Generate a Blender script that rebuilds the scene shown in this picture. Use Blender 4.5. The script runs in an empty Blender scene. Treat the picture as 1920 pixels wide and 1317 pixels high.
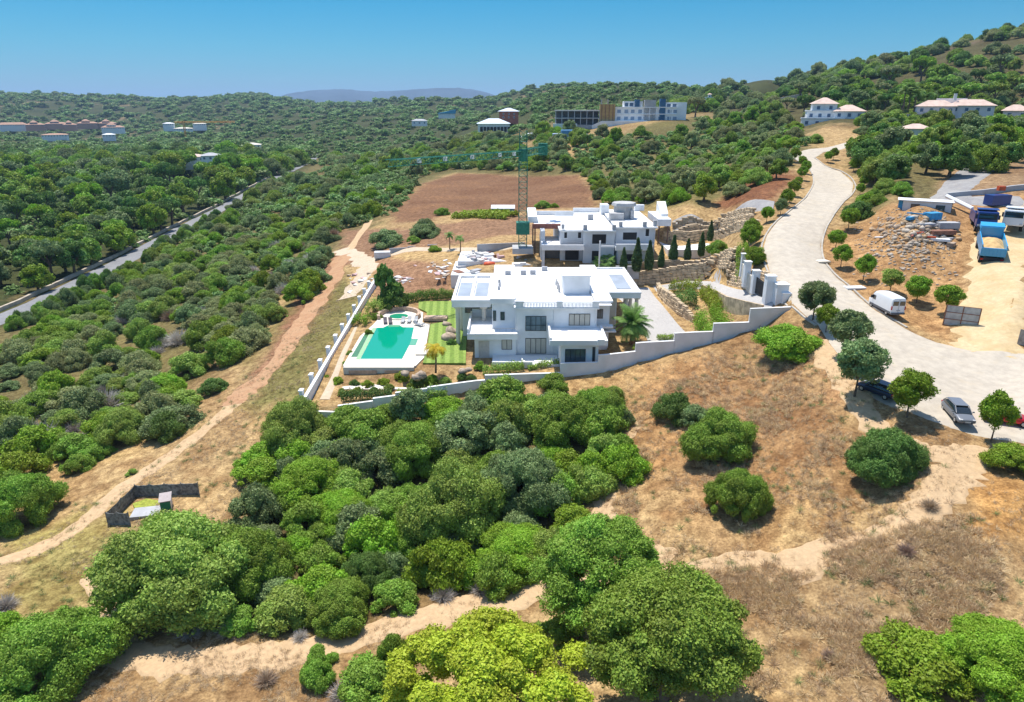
import bpy, bmesh, math, random
import numpy as np
from mathutils import Vector, Matrix, Euler
random.seed(7)
RNG = np.random.default_rng(11)
sc = bpy.context.scene
C = sc.collection

# ------------------------------------------------------------------ camera, sky, sun, exposure
CAMZ = 36.0; PITCH = math.radians(19.9); SP, CP = math.sin(PITCH), math.cos(PITCH); FPX = 1280.0
cam_d = bpy.data.cameras.new('camera'); cam = bpy.data.objects.new('camera', cam_d); C.objects.link(cam)
cam.location = (0, 0, CAMZ); cam.rotation_euler = (math.pi/2 - PITCH, 0, 0)
cam_d.sensor_width = 36; cam_d.lens = 24.0; cam_d.clip_start = 0.5; cam_d.clip_end = 60000
sc.camera = cam
SUN_EL, SUN_AZ = math.radians(69), math.radians(-28)      # azimuth measured from +Y towards +X
w = bpy.data.worlds.new('World'); sc.world = w; w.use_nodes = True
nt = w.node_tree; bg = nt.nodes['Background']
sky = nt.nodes.new('ShaderNodeTexSky'); sky.sky_type = 'NISHITA'; sky.sun_disc = False
sky.sun_elevation = SUN_EL; sky.sun_rotation = SUN_AZ; sky.air_density = 1.0; sky.dust_density = 0.15; sky.ozone_density = 3.0
sky.altitude = 0
bg.inputs[1].default_value = 0.15
wtc = nt.nodes.new('ShaderNodeTexCoord'); wsx = nt.nodes.new('ShaderNodeSeparateXYZ'); wra = nt.nodes.new('ShaderNodeValToRGB'); wmx = nt.nodes.new('ShaderNodeMix')
nt.links.new(wtc.outputs['Generated'], wsx.inputs[0]); nt.links.new(wsx.outputs['Z'], wra.inputs[0]); wmx.data_type = 'RGBA'; wmx.blend_type = 'MULTIPLY'; wmx.inputs[0].default_value = 1
we = wra.color_ramp.elements      # clear, dry summer air: less white glow along the horizon than the sky model gives
we[0].position = 0.0; we[0].color = (.165, .33, .47, 1); we[1].position = .45; we[1].color = (1, 1, 1, 1)
for p_, c_ in ((.03, (.15, .34, .50)), (.07, (.11, .36, .49)), (.14, (.035, .35, .48)), (.22, (.16, .48, .62))):
    q_ = we.new(p_); q_.color = (*c_, 1)
nt.links.new(sky.outputs[0], wmx.inputs[6]); nt.links.new(wra.outputs[0], wmx.inputs[7]); nt.links.new(wmx.outputs[2], bg.inputs[0])
sd = bpy.data.lights.new('sun', 'SUN'); sd.energy = 4.6; sd.angle = math.radians(0.5); sd.color = (1, 0.955, 0.88)
sun = bpy.data.objects.new('sun', sd); C.objects.link(sun)
sdir = Vector((math.sin(SUN_AZ)*math.cos(SUN_EL), math.cos(SUN_AZ)*math.cos(SUN_EL), math.sin(SUN_EL)))
sun.rotation_euler = sdir.to_track_quat('Z', 'Y').to_euler(); sun.location = (0, 0, 200)
sc.view_settings.view_transform = 'Standard'; sc.view_settings.look = 'None'
sc.view_settings.exposure = 0.44; sc.view_settings.gamma = 1
sc.cycles.max_bounces = 6; sc.cycles.diffuse_bounces = 3; sc.cycles.glossy_bounces = 2; sc.cycles.transmission_bounces = 4
sc.cycles.volume_bounces = 0; sc.cycles.transparent_max_bounces = 8
sc.cycles.use_denoising = True

# ------------------------------------------------------------------ photo-measure helpers (a pixel plus a height gives a real point)
def pz(u, v, z):
    cy = (658.5 - v)/FPX; d = (CAMZ - z)/(SP - cy*CP)
    return ((u - 960)/FPX*d, d*(CP + cy*SP), z)
def py(u, v, y):
    cy = (658.5 - v)/FPX; d = y/(CP + cy*SP)
    return ((u - 960)/FPX*d, y, CAMZ + d*(-SP + cy*CP))
def pd(u, v, d):
    cy = (658.5 - v)/FPX
    return ((u - 960)/FPX*d, d*(CP + cy*SP), CAMZ + d*(-SP + cy*CP))
def to_px(x, y, z):
    h = z - CAMZ; d = y*CP - h*SP; up = y*SP + h*CP
    return 960 + x/d*FPX, 658.5 - up/d*FPX, d

# ------------------------------------------------------------------ noise
def _hash(ix, iy, seed):
    h = (ix.astype(np.int64)*374761393 + iy.astype(np.int64)*668265263 + seed*144665) & 0x7fffffff
    h = ((h ^ (h >> 13))*1274126177) & 0x7fffffff
    return ((h ^ (h >> 16)) & 0xffff)/65535.0
def vnoise(x, y, seed=0):
    x = np.asarray(x, float); y = np.asarray(y, float)
    x0 = np.floor(x); y0 = np.floor(y); fx = x - x0; fy = y - y0
    fx = fx*fx*(3 - 2*fx); fy = fy*fy*(3 - 2*fy)
    a = _hash(x0, y0, seed); b = _hash(x0+1, y0, seed); c = _hash(x0, y0+1, seed); d = _hash(x0+1, y0+1, seed)
    return (a*(1-fx)+b*fx)*(1-fy) + (c*(1-fx)+d*fx)*fy
def fbm(x, y, seed=0, oct=4):
    r = 0; a = 0.5
    for k in range(oct):
        r = r + a*vnoise(x*2**k + 13.7*k, y*2**k - 7.1*k, seed+k); a *= 0.5
    return r
def in_poly(px_, py_, poly):
    px_ = np.asarray(px_, float); py_ = np.asarray(py_, float); r = np.zeros(px_.shape, bool); n = len(poly)
    for i in range(n):
        x1, y1 = poly[i][:2]; x2, y2 = poly[(i+1) % n][:2]
        if y1 == y2: continue
        r ^= ((y1 > py_) != (y2 > py_)) & (px_ < (x2-x1)*(py_-y1)/(y2-y1) + x1)
    return r
def poly_dist(px_, py_, pts, closed=True):
    px_ = np.asarray(px_, float); py_ = np.asarray(py_, float); best = np.full(px_.shape, 1e9)
    n = len(pts)
    for i in range(n if closed else n-1):
        x1, y1 = pts[i][:2]; x2, y2 = pts[(i+1) % n][:2]
        dx, dy = x2-x1, y2-y1; L = dx*dx+dy*dy + 1e-9
        t = np.clip(((px_-x1)*dx + (py_-y1)*dy)/L, 0, 1)
        best = np.minimum(best, np.hypot(px_-x1-t*dx, py_-y1-t*dy))
    return best

# ------------------------------------------------------------------ terrain height
class TPS:
    def __init__(s_, q, z, polar):
        s_.polar = polar; q = s_.tr(np.array(q, float)); n = len(q)
        K = s_.k(q, q) + np.eye(n)*1e-4; P = np.c_[np.ones(n), q]
        A = np.block([[K, P], [P.T, np.zeros((3, 3))]])
        s_.q = q; s_.w = np.linalg.solve(A, np.r_[np.array(z, float), 0, 0, 0])
    def tr(s_, q):
        if not s_.polar: return q*0.05
        return np.c_[q[:, 0]/q[:, 1]*3, np.log(q[:, 1])]
    def k(s_, a, b):
        r2 = ((a[:, None, :]-b[None])**2).sum(-1); return r2*np.log(r2 + 1e-12)*0.5
    def __call__(s_, x, y):
        x = np.atleast_1d(np.asarray(x, float)); sh = x.shape; y = np.atleast_1d(np.asarray(y, float))
        q = s_.tr(np.c_[x.ravel(), np.maximum(y.ravel(), 3)]); out = np.zeros(len(q)); n = len(s_.q)
        for i in range(0, len(q), 40000):
            a = q[i:i+40000]
            out[i:i+40000] = s_.k(a, s_.q) @ s_.w[:n] + s_.w[n] + a @ s_.w[n+1:]
        return out.reshape(sh)

def zroad(v):
    return float(np.interp(v, [276, 290, 320, 345, 395, 420, 445, 470, 510, 545, 575, 610, 680, 745, 805, 838],
                           [23.4, 22, 19.5, 18, 15.5, 14.2, 13, 11.8, 10.3, 9.3, 8.6, 8, 7, 6.3, 5.8, 5.5]))
RL = [(1640,268),(1560,275),(1505,283),(1476,294),(1500,305),(1520,322),(1525,345),(1510,370),(1482,395),(1452,420),(1434,445),(1428,470),(1440,510),(1464,545),(1484,575),(1530,612),(1584,685),(1618,742),(1690,777),(1780,808),(1940,842),(2200,892),(2500,940)]
RR = [(1640,272),(1575,281),(1545,286),(1528,297),(1548,312),(1578,322),(1602,345),(1600,362),(1577,385),(1560,410),(1548,432),(1541,460),(1546,490),(1572,522),(1604,548),(1645,584),(1700,615),(1760,640),(1820,655),(1870,662),(1940,672),(2200,700),(2500,735)]
ctrl = [pz(u, v, zroad(v)) for u, v in RL[1:]] + [pz(u, v, zroad(v)) for u, v in RR[1:18]]
ctrl += [pz(1900, 760, 6.2), pz(2100, 900, 5), pz(1900, 665, 7.6)]
ctrl += [pz(*t) for t in [
 # foreground
 (0,1317,-7.5),(300,1317,-7),(640,1317,-6.5),(960,1317,-5.5),(1300,1317,-4),(1620,1317,-1.5),(1900,1300,0),
 (0,1060,-9),(250,1100,-8),(500,1180,-7),(760,1150,-6),(1100,1080,-4.5),(1400,1080,-2),(1600,1050,0.3),(1750,1150,0.2),(1900,1060,2.4),(1900,930,4.6),(1780,860,5),
 (250,950,-8.5),(480,920,-7),(700,900,-6),(950,930,-5),(1180,900,-2.5),(1350,900,0),(1500,860,2.4),(1640,860,3.6),
 (400,800,-7),(620,790,-3.6),(900,745,-2),(1130,712,0),(1250,680,2),(1400,640,4.5),(1500,622,7.2),(1300,760,1),(1500,720,4.6),(1160,800,-1.8),(780,800,-3.5),
 (0,900,-12),(0,760,-14),(200,800,-11),(300,700,-11),(120,680,-13.5),
 # left slope and highway
 (0,620,-15.5),(100,575,-15.5),(240,495,-15.3),(330,440,-15),(440,383,-14.5),(560,318,-13.5),(600,292,-12.5),
 (0,540,-15),(150,470,-15),(0,400,-14),(250,350,-14),(0,300,-14),(400,300,-13),(0,260,-10),
 (300,600,-11.5),(450,600,-7.5),(560,600,-5),(640,560,-3.2),(560,720,-4.2),(450,480,-9),(560,440,-6),(640,480,-1.2),(560,350,-9),(650,330,-5),(680,420,-1),
 # middle
 (700,480,0.3),(760,520,0.6),(850,505,2.6),(960,500,4),(780,465,2.8),(960,462,5.6),(850,440,4),(720,400,1),(800,380,2.2),(1000,380,5.6),(1100,370,7.5),
 (1000,330,3.5),(860,330,0),(750,330,-4),(1150,330,8.5),(1300,400,12),(1400,385,14.8),(1250,350,11.5),(1380,330,15),(1300,290,15),(1450,290,20),
 # building pad of villa 2 and cypress row
 (1010,500,4.8),(1100,497,4.9),(1180,497,5),(1000,440,5.4),(1230,440,7.5),(1330,440,8),(1300,470,6),(1370,465,8.6),
 # right plateau
 (1600,480,11.6),(1620,440,13.5),(1700,420,15),(1640,520,10.4),(1750,560,9.3),(1700,500,12),(1780,460,14.4),(1857,500,13.4),(1857,560,10.9),(1850,610,8.9),(1900,560,11.6),
 (1845,430,16),(1910,443,15.6),(1730,388,18.5),(1692,384,18.5),(1712,391,18.2),(1676,400,17.2),(1660,384,17.6),(1840,380,18.8),(1920,375,19.3),(1640,380,17),(1700,350,19.5),(1850,345,20.6),(1920,320,22.2),(1760,330,20.8),(1620,320,20.3),(1650,300,22),(1800,295,23.1),
 (1750,270,24.6),(1900,270,25),(1700,250,26.2),(1640,255,25.6),(1900,232,28.2),
 # back
  (1780,220,31.2),(1560,228,29.5),(1480,210,28.5),(1350,230,25.5),(1220,232,25),(1090,236,22),(1060,262,16),(925,244,11),(970,290,6),(1150,280,14),(860,290,-2),
 (750,250,-4),(560,255,-9),(400,240,-9),(200,232,-8),(60,235,-9),(300,262,-13),(1300,200,30),(1150,205,25),(1000,215,16),(850,215,5)]]
ctrl += [pd(u, v, d) for u, v, d in [
 # hillside and skyline
 (1920,150,400),(1900,195,330),(1920,115,440),(1920,62,560),(2100,20,600),(1800,82,580),(1700,108,600),(1600,128,640),(1550,137,670),(1540,144,670),(1500,152,690),(1440,157,730),(1380,163,780),(1300,170,900),(1200,168,1150),(1700,160,450),(1550,175,480),
 (1100,164,1450),(1050,162,1500),(990,170,1550),(900,188,1700),(1000,190,1050),(1200,190,700),(820,194,2000),(740,198,2200),(700,204,1700),(640,204,2300),
 (560,200,2900),(515,189,3100),(460,184,3200),(420,194,3200),(380,205,3000),(250,197,2900),(160,191,2800),(60,188,2800),(-60,190,2800),(300,212,1700),(100,208,1700),(500,215,1500),(700,225,1200)]]
WALLF = [(-27.3,82.0,-2.3),(-23.1,81.6,-2.5),(-14.0,84.8,-1.9),(-4.5,88.2,-1.0),(4.0,88.9,-0.6),(12.8,89.6,0.3),(18.3,91.3,2.0),(26.0,92.5,4.0),(33.7,93.3,6.0),(39.9,94.2,7.5)]
def _wy(x): return float(np.interp(x, [p[0] for p in WALLF], [p[1] for p in WALLF]))
for u, v in [(640,786),(700,773),(760,760),(810,750),(909,729),(980,722),(1051,714),(1130,701),(1200,680),(1265,664),(1300,655),(1338,645),(1400,625),(1440,612)]:
    yy = 90.0
    for _ in range(5): xx = py(u, v, yy)[0]; yy = _wy(xx) - .6
    ctrl.append(py(u, v, yy))
far = []
for u, v, d, dz in [(2100,20,900,-30),(1800,95,900,-25),(1500,150,1100,-25),(1200,175,1700,-40),(1050,175,2300,-50),(820,205,3000,-60),(600,205,3600,-60),(460,205,4200,-100),(200,205,3800,-80),(-60,205,3800,-80)]:
    p = pd(u, v, d); far.append((p[0], p[1], p[2]+dz))
for bx in (-0.9, -0.45, 0, 0.45, 0.9): far.append((bx*9000, 9000, -60))
far += [pd(u, 195, d)[:2] + (z,) for u in (1250, 1450, 1650, 1900, 2200) for d, z in ((1600, 25), (2800, -20))]
far += [pd(u, 195, d)[:2] + (z,) for u, d, z in ((1480,590,42),(1490,800,58),(1540,800,60),(1600,860,64),(1700,850,72),(1380,900,52))]
ctrl += far
ctrl += [(-60, 20, -9), (0, 18, -7), (60, 20, 0), (70, 45, 4.5), (130, 90, 8), (-110, 60, -13), (-300, 150, -15), (230, 200, 26), (500, 330, 60), (-900, 700, -14), (900, 700, 120)]
T = TPS([(a[0], a[1]) for a in ctrl], [a[2] for a in ctrl], True)
# same surface on a fine lookup grid, for speed
_gb = np.arange(-7.2, 7.2, .03); _gl = np.arange(1.0, 9.7, .02)
_gy = np.exp(_gl); _TG = T((_gb[None, :]/3*_gy[:, None]), np.repeat(_gy[:, None], len(_gb), 1))
def TF(x, y):
    y = np.maximum(y, 3); b_ = np.clip((x/y*3 - _gb[0])/.03, 0, len(_gb)-1.001); l_ = np.clip((np.log(y) - _gl[0])/.02, 0, len(_gl)-1.001)
    i = b_.astype(int); j = l_.astype(int); fb = b_-i; fl = l_-j
    return (_TG[j, i]*(1-fb) + _TG[j, i+1]*fb)*(1-fl) + (_TG[j+1, i]*(1-fb) + _TG[j+1, i+1]*fb)*fl
# the villa plot, cut level behind its walls
PLOT = [p[:2] for p in WALLF] + [(41,98),(41.2,103),(40.6,108),(41.0,116),(40.5,122),(38,133),(30,134.5),(15.5,134.5),(10,137.5),(-12,138.5),(-20,139),(-28.6,139)]
plot_ctrl = [(-27,84,-1.6),(-20,84,-1.6),(-20,88.5,-1.5),(-12,88,-1.4),(-6,90,-0.6),(-24,95,-0.3),(-24,110,0),(-14,93,0),(-14,120,0),(-27,130,0.2),(-14,137,0.4),(0,95,0),(0,120,0.3),(10,92,0.3),
             (14,93,0.4),(18,95,0.6),(20,110,1),(20,128,1.4),(27,96,0.8),(24,105,1),(24,120,1.4),(29,125,1.6),(34,118,3.0),(38,108,6.3),(38.5,101,7.7),(40,100,8.2),(33,96,2.8),(37,96,6.0),(33,128,2.5),(27,131,1.7),(38,117,4.8),(38,127,3.6),(31.5,110,1.9),(34,104,3.2),(28,110,1.1)]
T2 = TPS([(a[0], a[1]) for a in plot_ctrl], [a[2] for a in plot_ctrl], False)
def G(x, y):
    x = np.atleast_1d(np.asarray(x, float)); y = np.atleast_1d(np.asarray(y, float))
    z = TF(x, y); r = np.hypot(x, y)
    amp = np.clip((r-250)/1500, 0, 1)
    z = z + (fbm(x/9, y/9, 3)-0.47)*0.7*np.clip((r-20)/60, .3, 1) + (fbm(x/90, y/90, 5)-0.47)*9*amp + (fbm(x/420, y/420, 9)-0.47)*34*np.clip((r-900)/2500, 0, 1)
    near = (x > -40) & (x < 55) & (y > 75) & (y < 150)
    if near.any():
        xn, yn = x[near], y[near]; ins = in_poly(xn, yn, PLOT)
        dd = poly_dist(xn, yn, PLOT); k = np.where(ins, np.clip(dd/0.5+0.5, 0, 1), np.clip(0.5-dd/0.5, 0, 1))
        t2 = T2(xn, yn); t2 = np.where((xn > -26) & (xn < 15) & (yn > 92.5) & (yn < 128), np.minimum(t2, .02), t2); z[near] = z[near]*(1-k) + t2*k
    # roads: no bumps
    return z
def g(x, y): return float(G([x], [y])[0])
def pg(u, v, it=24):
    """the point of the ground seen at a place of the photo"""
    cy = (658.5 - v)/FPX
    ds = np.exp(np.linspace(math.log(30), math.log(5000), 700))
    X = (u-960)/FPX*ds; Y = ds*(CP + cy*SP); Zr = CAMZ + ds*(-SP + cy*CP)
    below = Zr < G(X, Y)
    i = int(np.argmax(below)) if below.any() else len(ds)-1
    a, b = ds[max(i-1, 0)], ds[i]
    for _ in range(it):
        m = (a+b)/2
        if CAMZ + m*(-SP + cy*CP) < g((u-960)/FPX*m, m*(CP + cy*SP)): b = m
        else: a = m
    x, y = (u-960)/FPX*b, b*(CP + cy*SP)
    return (x, y, g(x, y))

# ------------------------------------------------------------------ materials
MATS = {}
def newmat(name):
    m = bpy.data.materials.new(name); m.use_nodes = True
    return m, m.node_tree, m.node_tree.nodes['Principled BSDF']
def mat(name, col, rough=0.8, var=0.06, scale=3.0, bump=0.0, metal=0.0, spec=0.3, dirt=None, bscale=None):
    """plain surface with broken-up tone"""
    if name in MATS: return MATS[name]
    m, t, b = newmat(name); L = t.links; N = t.nodes
    tc = N.new('ShaderNodeTexCoord'); no = N.new('ShaderNodeTexNoise'); no.inputs['Scale'].default_value = scale; no.inputs['Detail'].default_value = 6
    L.new(tc.outputs['Object'], no.inputs['Vector'])
    ra = N.new('ShaderNodeValToRGB'); e = ra.color_ramp.elements
    lo = dirt if dirt else [c*(1-var*2) for c in col]
    e[0].position = 0.3; e[0].color = (*lo[:3], 1); e[1].position = 0.62; e[1].color = (*[min(1, c*(1+var)) for c in col], 1)
    L.new(no.outputs[0], ra.inputs[0]); L.new(ra.outputs[0], b.inputs['Base Color'])
    b.inputs['Roughness'].default_value = rough; b.inputs['Metallic'].default_value = metal; b.inputs['Specular IOR Level'].default_value = spec
    if bump:
        bu = N.new('ShaderNodeBump'); bu.inputs['Strength'].default_value = bump; bu.inputs['Distance'].default_value = 0.05
        n2 = N.new('ShaderNodeTexNoise'); n2.inputs['Scale'].default_value = bscale or scale*4; n2.inputs['Detail'].default_value = 5
        L.new(tc.outputs['Object'], n2.inputs['Vector']); L.new(n2.outputs[0], bu.inputs['Height']); L.new(bu.outputs[0], b.inputs['Normal'])
    MATS[name] = m; return m
def leafmat(name, col, vary=0.35, hue=0.03, trans=0.25):
    if name in MATS: return MATS[name]
    m, t, b = newmat(name); L = t.links; N = t.nodes
    at = N.new('ShaderNodeAttribute'); at.attribute_name = 'tint'
    oi = N.new('ShaderNodeObjectInfo')
    hs = N.new('ShaderNodeHueSaturation'); hs.inputs['Color'].default_value = (*col, 1)
    ma = N.new('ShaderNodeMath'); ma.operation = 'MULTIPLY_ADD'; L.new(oi.outputs['Random'], ma.inputs[0]); ma.inputs[1].default_value = hue; ma.inputs[2].default_value = 0.5-hue/2-.016
    mh = N.new('ShaderNodeMath'); mh.operation = 'MULTIPLY_ADD'; L.new(at.outputs['Fac'], mh.inputs[0]); mh.inputs[1].default_value = .032; L.new(ma.outputs[0], mh.inputs[2])
    L.new(mh.outputs[0], hs.inputs['Hue'])
    mb = N.new('ShaderNodeMath'); mb.operation = 'MULTIPLY_ADD'; L.new(at.outputs['Fac'], mb.inputs[0]); mb.inputs[1].default_value = vary*2; mb.inputs[2].default_value = 1-vary
    mc = N.new('ShaderNodeMath'); mc.operation = 'MULTIPLY_ADD'; L.new(oi.outputs['Random'], mc.inputs[0]); mc.inputs[1].default_value = 0.35; mc.inputs[2].default_value = 0.82
    mm = N.new('ShaderNodeMath'); mm.operation = 'MULTIPLY'; L.new(mb.outputs[0], mm.inputs[0]); L.new(mc.outputs[0], mm.inputs[1])
    L.new(mm.outputs[0], hs.inputs['Value']); L.new(hs.outputs[0], b.inputs['Base Color'])
    b.inputs['Roughness'].default_value = 0.6; b.inputs['Specular IOR Level'].default_value = 0.25
    tr = N.new('ShaderNodeBsdfTranslucent'); L.new(hs.outputs[0], tr.inputs[0]); mx = N.new('ShaderNodeMixShader'); mx.inputs[0].default_value = trans
    L.new(b.outputs[0], mx.inputs[1]); L.new(tr.outputs[0], mx.inputs[2]); L.new(mx.outputs[0], N['Material Output'].inputs[0])
    MATS[name] = m; return m

# ------------------------------------------------------------------ object helpers
def tag(o, label=None, cat=None, group=None, kind=None):
    if label: o['label'] = label
    if cat: o['category'] = cat
    if group: o['group'] = group
    if kind: o['kind'] = kind
    return o
def thing(name, label, cat, loc=(0, 0, 0), rz=0, group=None):
    o = bpy.data.objects.new(name, None); C.objects.link(o); o.location = loc; o.rotation_euler = (0, 0, rz)
    o.empty_display_size = 0.5
    return tag(o, label, cat, group)
def mesh_np(name, V, F, m, parent=None, tint=None, smooth=False, mi=None):
    """V (n,3), F (k,4) or (k,3)"""
    me = bpy.data.meshes.new(name); V = np.asarray(V, np.float32); F = np.asarray(F, np.int32); k, q = F.shape
    me.vertices.add(len(V)); me.vertices.foreach_set('co', V.ravel())
    me.loops.add(k*q); me.loops.foreach_set('vertex_index', F.ravel())
    me.polygons.add(k); me.polygons.foreach_set('loop_start', np.arange(0, k*q, q, dtype=np.int32)); me.polygons.foreach_set('loop_total', np.full(k, q, np.int32))
    if smooth: me.polygons.foreach_set('use_smooth', np.ones(k, bool))
    for mm_ in (m if isinstance(m, (list, tuple)) else [m]): me.materials.append(mm_)
    if mi is not None: me.polygons.foreach_set('material_index', np.asarray(mi, np.int32))
    me.update(calc_edges=True)
    if tint is not None:
        a = me.attributes.new('tint', 'FLOAT', 'FACE'); a.data.foreach_set('value', np.asarray(tint, np.float32))
    o = bpy.data.objects.new(name, me); C.objects.link(o)
    if parent: o.parent = parent
    return o
class MB:
    """collects simple solids and links them as one mesh object"""
    def __init__(s_): s_.v = []; s_.f = []; s_.m = []; s_.cur = 0
    def add(s_, vs, fs, mi=None):
        n = len(s_.v); s_.v += [tuple(p) for p in vs]; s_.f += [tuple(i+n for i in f) for f in fs]; s_.m += [s_.cur if mi is None else mi]*len(fs); return s_
    def box(s_, x0, x1, y0, y1, z0, z1, mi=None):
        x0, x1 = min(x0, x1), max(x0, x1); y0, y1 = min(y0, y1), max(y0, y1)
        vs = [(x0,y0,z0),(x1,y0,z0),(x1,y1,z0),(x0,y1,z0),(x0,y0,z1),(x1,y0,z1),(x1,y1,z1),(x0,y1,z1)]
        return s_.add(vs, [(0,3,2,1),(4,5,6,7),(0,1,5,4),(1,2,6,5),(2,3,7,6),(3,0,4,7)], mi)
    def obox(s_, c, dx, dy, z0, z1, ang=0, mi=None):
        ca, sa = math.cos(ang), math.sin(ang)
        p = [(c[0]+ca*a-sa*b, c[1]+sa*a+ca*b) for a, b in ((-dx/2,-dy/2),(dx/2,-dy/2),(dx/2,dy/2),(-dx/2,dy/2))]
        return s_.prism(p, z0, z1, mi)
    def prism(s_, p, z0, z1, mi=None):
        n = len(p); z0 = z0 if hasattr(z0, '__len__') else [z0]*n; z1 = z1 if hasattr(z1, '__len__') else [z1]*n
        vs = [(a[0], a[1], z0[i]) for i, a in enumerate(p)] + [(a[0], a[1], z1[i]) for i, a in enumerate(p)]
        fs = [tuple(reversed(range(n))), tuple(range(n, 2*n))] + [(i, (i+1) % n, n+(i+1) % n, n+i) for i in range(n)]
        return s_.add(vs, fs, mi)
    def tube(s_, pts, r, n=6, mi=None, cap=True):
        pts = [Vector(p) for p in pts]; r = r if hasattr(r, '__len__') else [r]*len(pts); rings = []
        for i, p in enumerate(pts):
            d = (pts[min(i+1, len(pts)-1)] - pts[max(i-1, 0)]).normalized()
            a = d.cross(Vector((0, 0, 1)) if abs(d.z) < .95 else Vector((1, 0, 0))).normalized(); b = d.cross(a)
            rings.append([p + (a*math.cos(2*math.pi*k/n) + b*math.sin(2*math.pi*k/n))*r[i] for k in range(n)])
        vs = [q for rg in rings for q in rg]; fs = []
        for i in range(len(pts)-1):
            for k in range(n): fs.append((i*n+k, i*n+(k+1) % n, (i+1)*n+(k+1) % n, (i+1)*n+k))
        if cap: fs += [tuple(range(n)), tuple(range((len(pts)-1)*n, len(pts)*n))]
        return s_.add(vs, fs, mi)
    def cyl(s_, c, r, z0, z1, n=16, r2=None, mi=None):
        return s_.tube([(c[0], c[1], z0), (c[0], c[1], z1)], [r, r if r2 is None else r2], n, mi)
    def build(s_, name, m, parent=None, smooth=False, bevel=0, loc=None):
        me = bpy.data.meshes.new(name); me.from_pydata(s_.v, [], s_.f)
        for mm_ in (m if isinstance(m, (list, tuple)) else [m]): me.materials.append(mm_)
        for i, p in enumerate(me.polygons): p.material_index = s_.m[i]; p.use_smooth = smooth
        bm = bmesh.new(); bm.from_mesh(me); bmesh.ops.recalc_face_normals(bm, faces=bm.faces); bm.to_mesh(me); bm.free()
        o = bpy.data.objects.new(name, me); C.objects.link(o)
        if parent: o.parent = parent
        if loc: o.location = loc
        if bevel:
            b = o.modifiers.new('bevel', 'BEVEL'); b.width = bevel; b.segments = 2; b.limit_method = 'ANGLE'
        return o
def copy_tree(o, parent=None):
    c = o.copy(); C.objects.link(c)
    if parent: c.parent = parent
    for ch in [k for k in KIDS.get(o.name, [])]: copy_tree(ch, c)
    return c
KIDS = {}
def kids(o):
    KIDS[o.name] = list(o.children)
    for k in o.children: kids(k)

# ------------------------------------------------------------------ ground sheet
def proj_poly(pts, z=None): return [pg(*p)[:2] for p in pts]
nb, nr = 720, 900
B = np.linspace(-1.75, 1.75, nb)
B = np.sign(B)*np.abs(B/1.75)**1.25*1.75
R = np.exp(np.linspace(math.log(14), math.log(9500), nr))
XX = (B[None, :]*R[:, None]); YY = np.repeat(R[:, None], nb, 1)
ZZ = G(XX.ravel(), YY.ravel())
V = np.c_[XX.ravel(), YY.ravel(), ZZ]
ii = np.arange(nr-1)[:, None]*nb + np.arange(nb-1)[None, :]; ii = ii.ravel()
F = np.c_[ii, ii+1, ii+nb+1, ii+nb]
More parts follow.
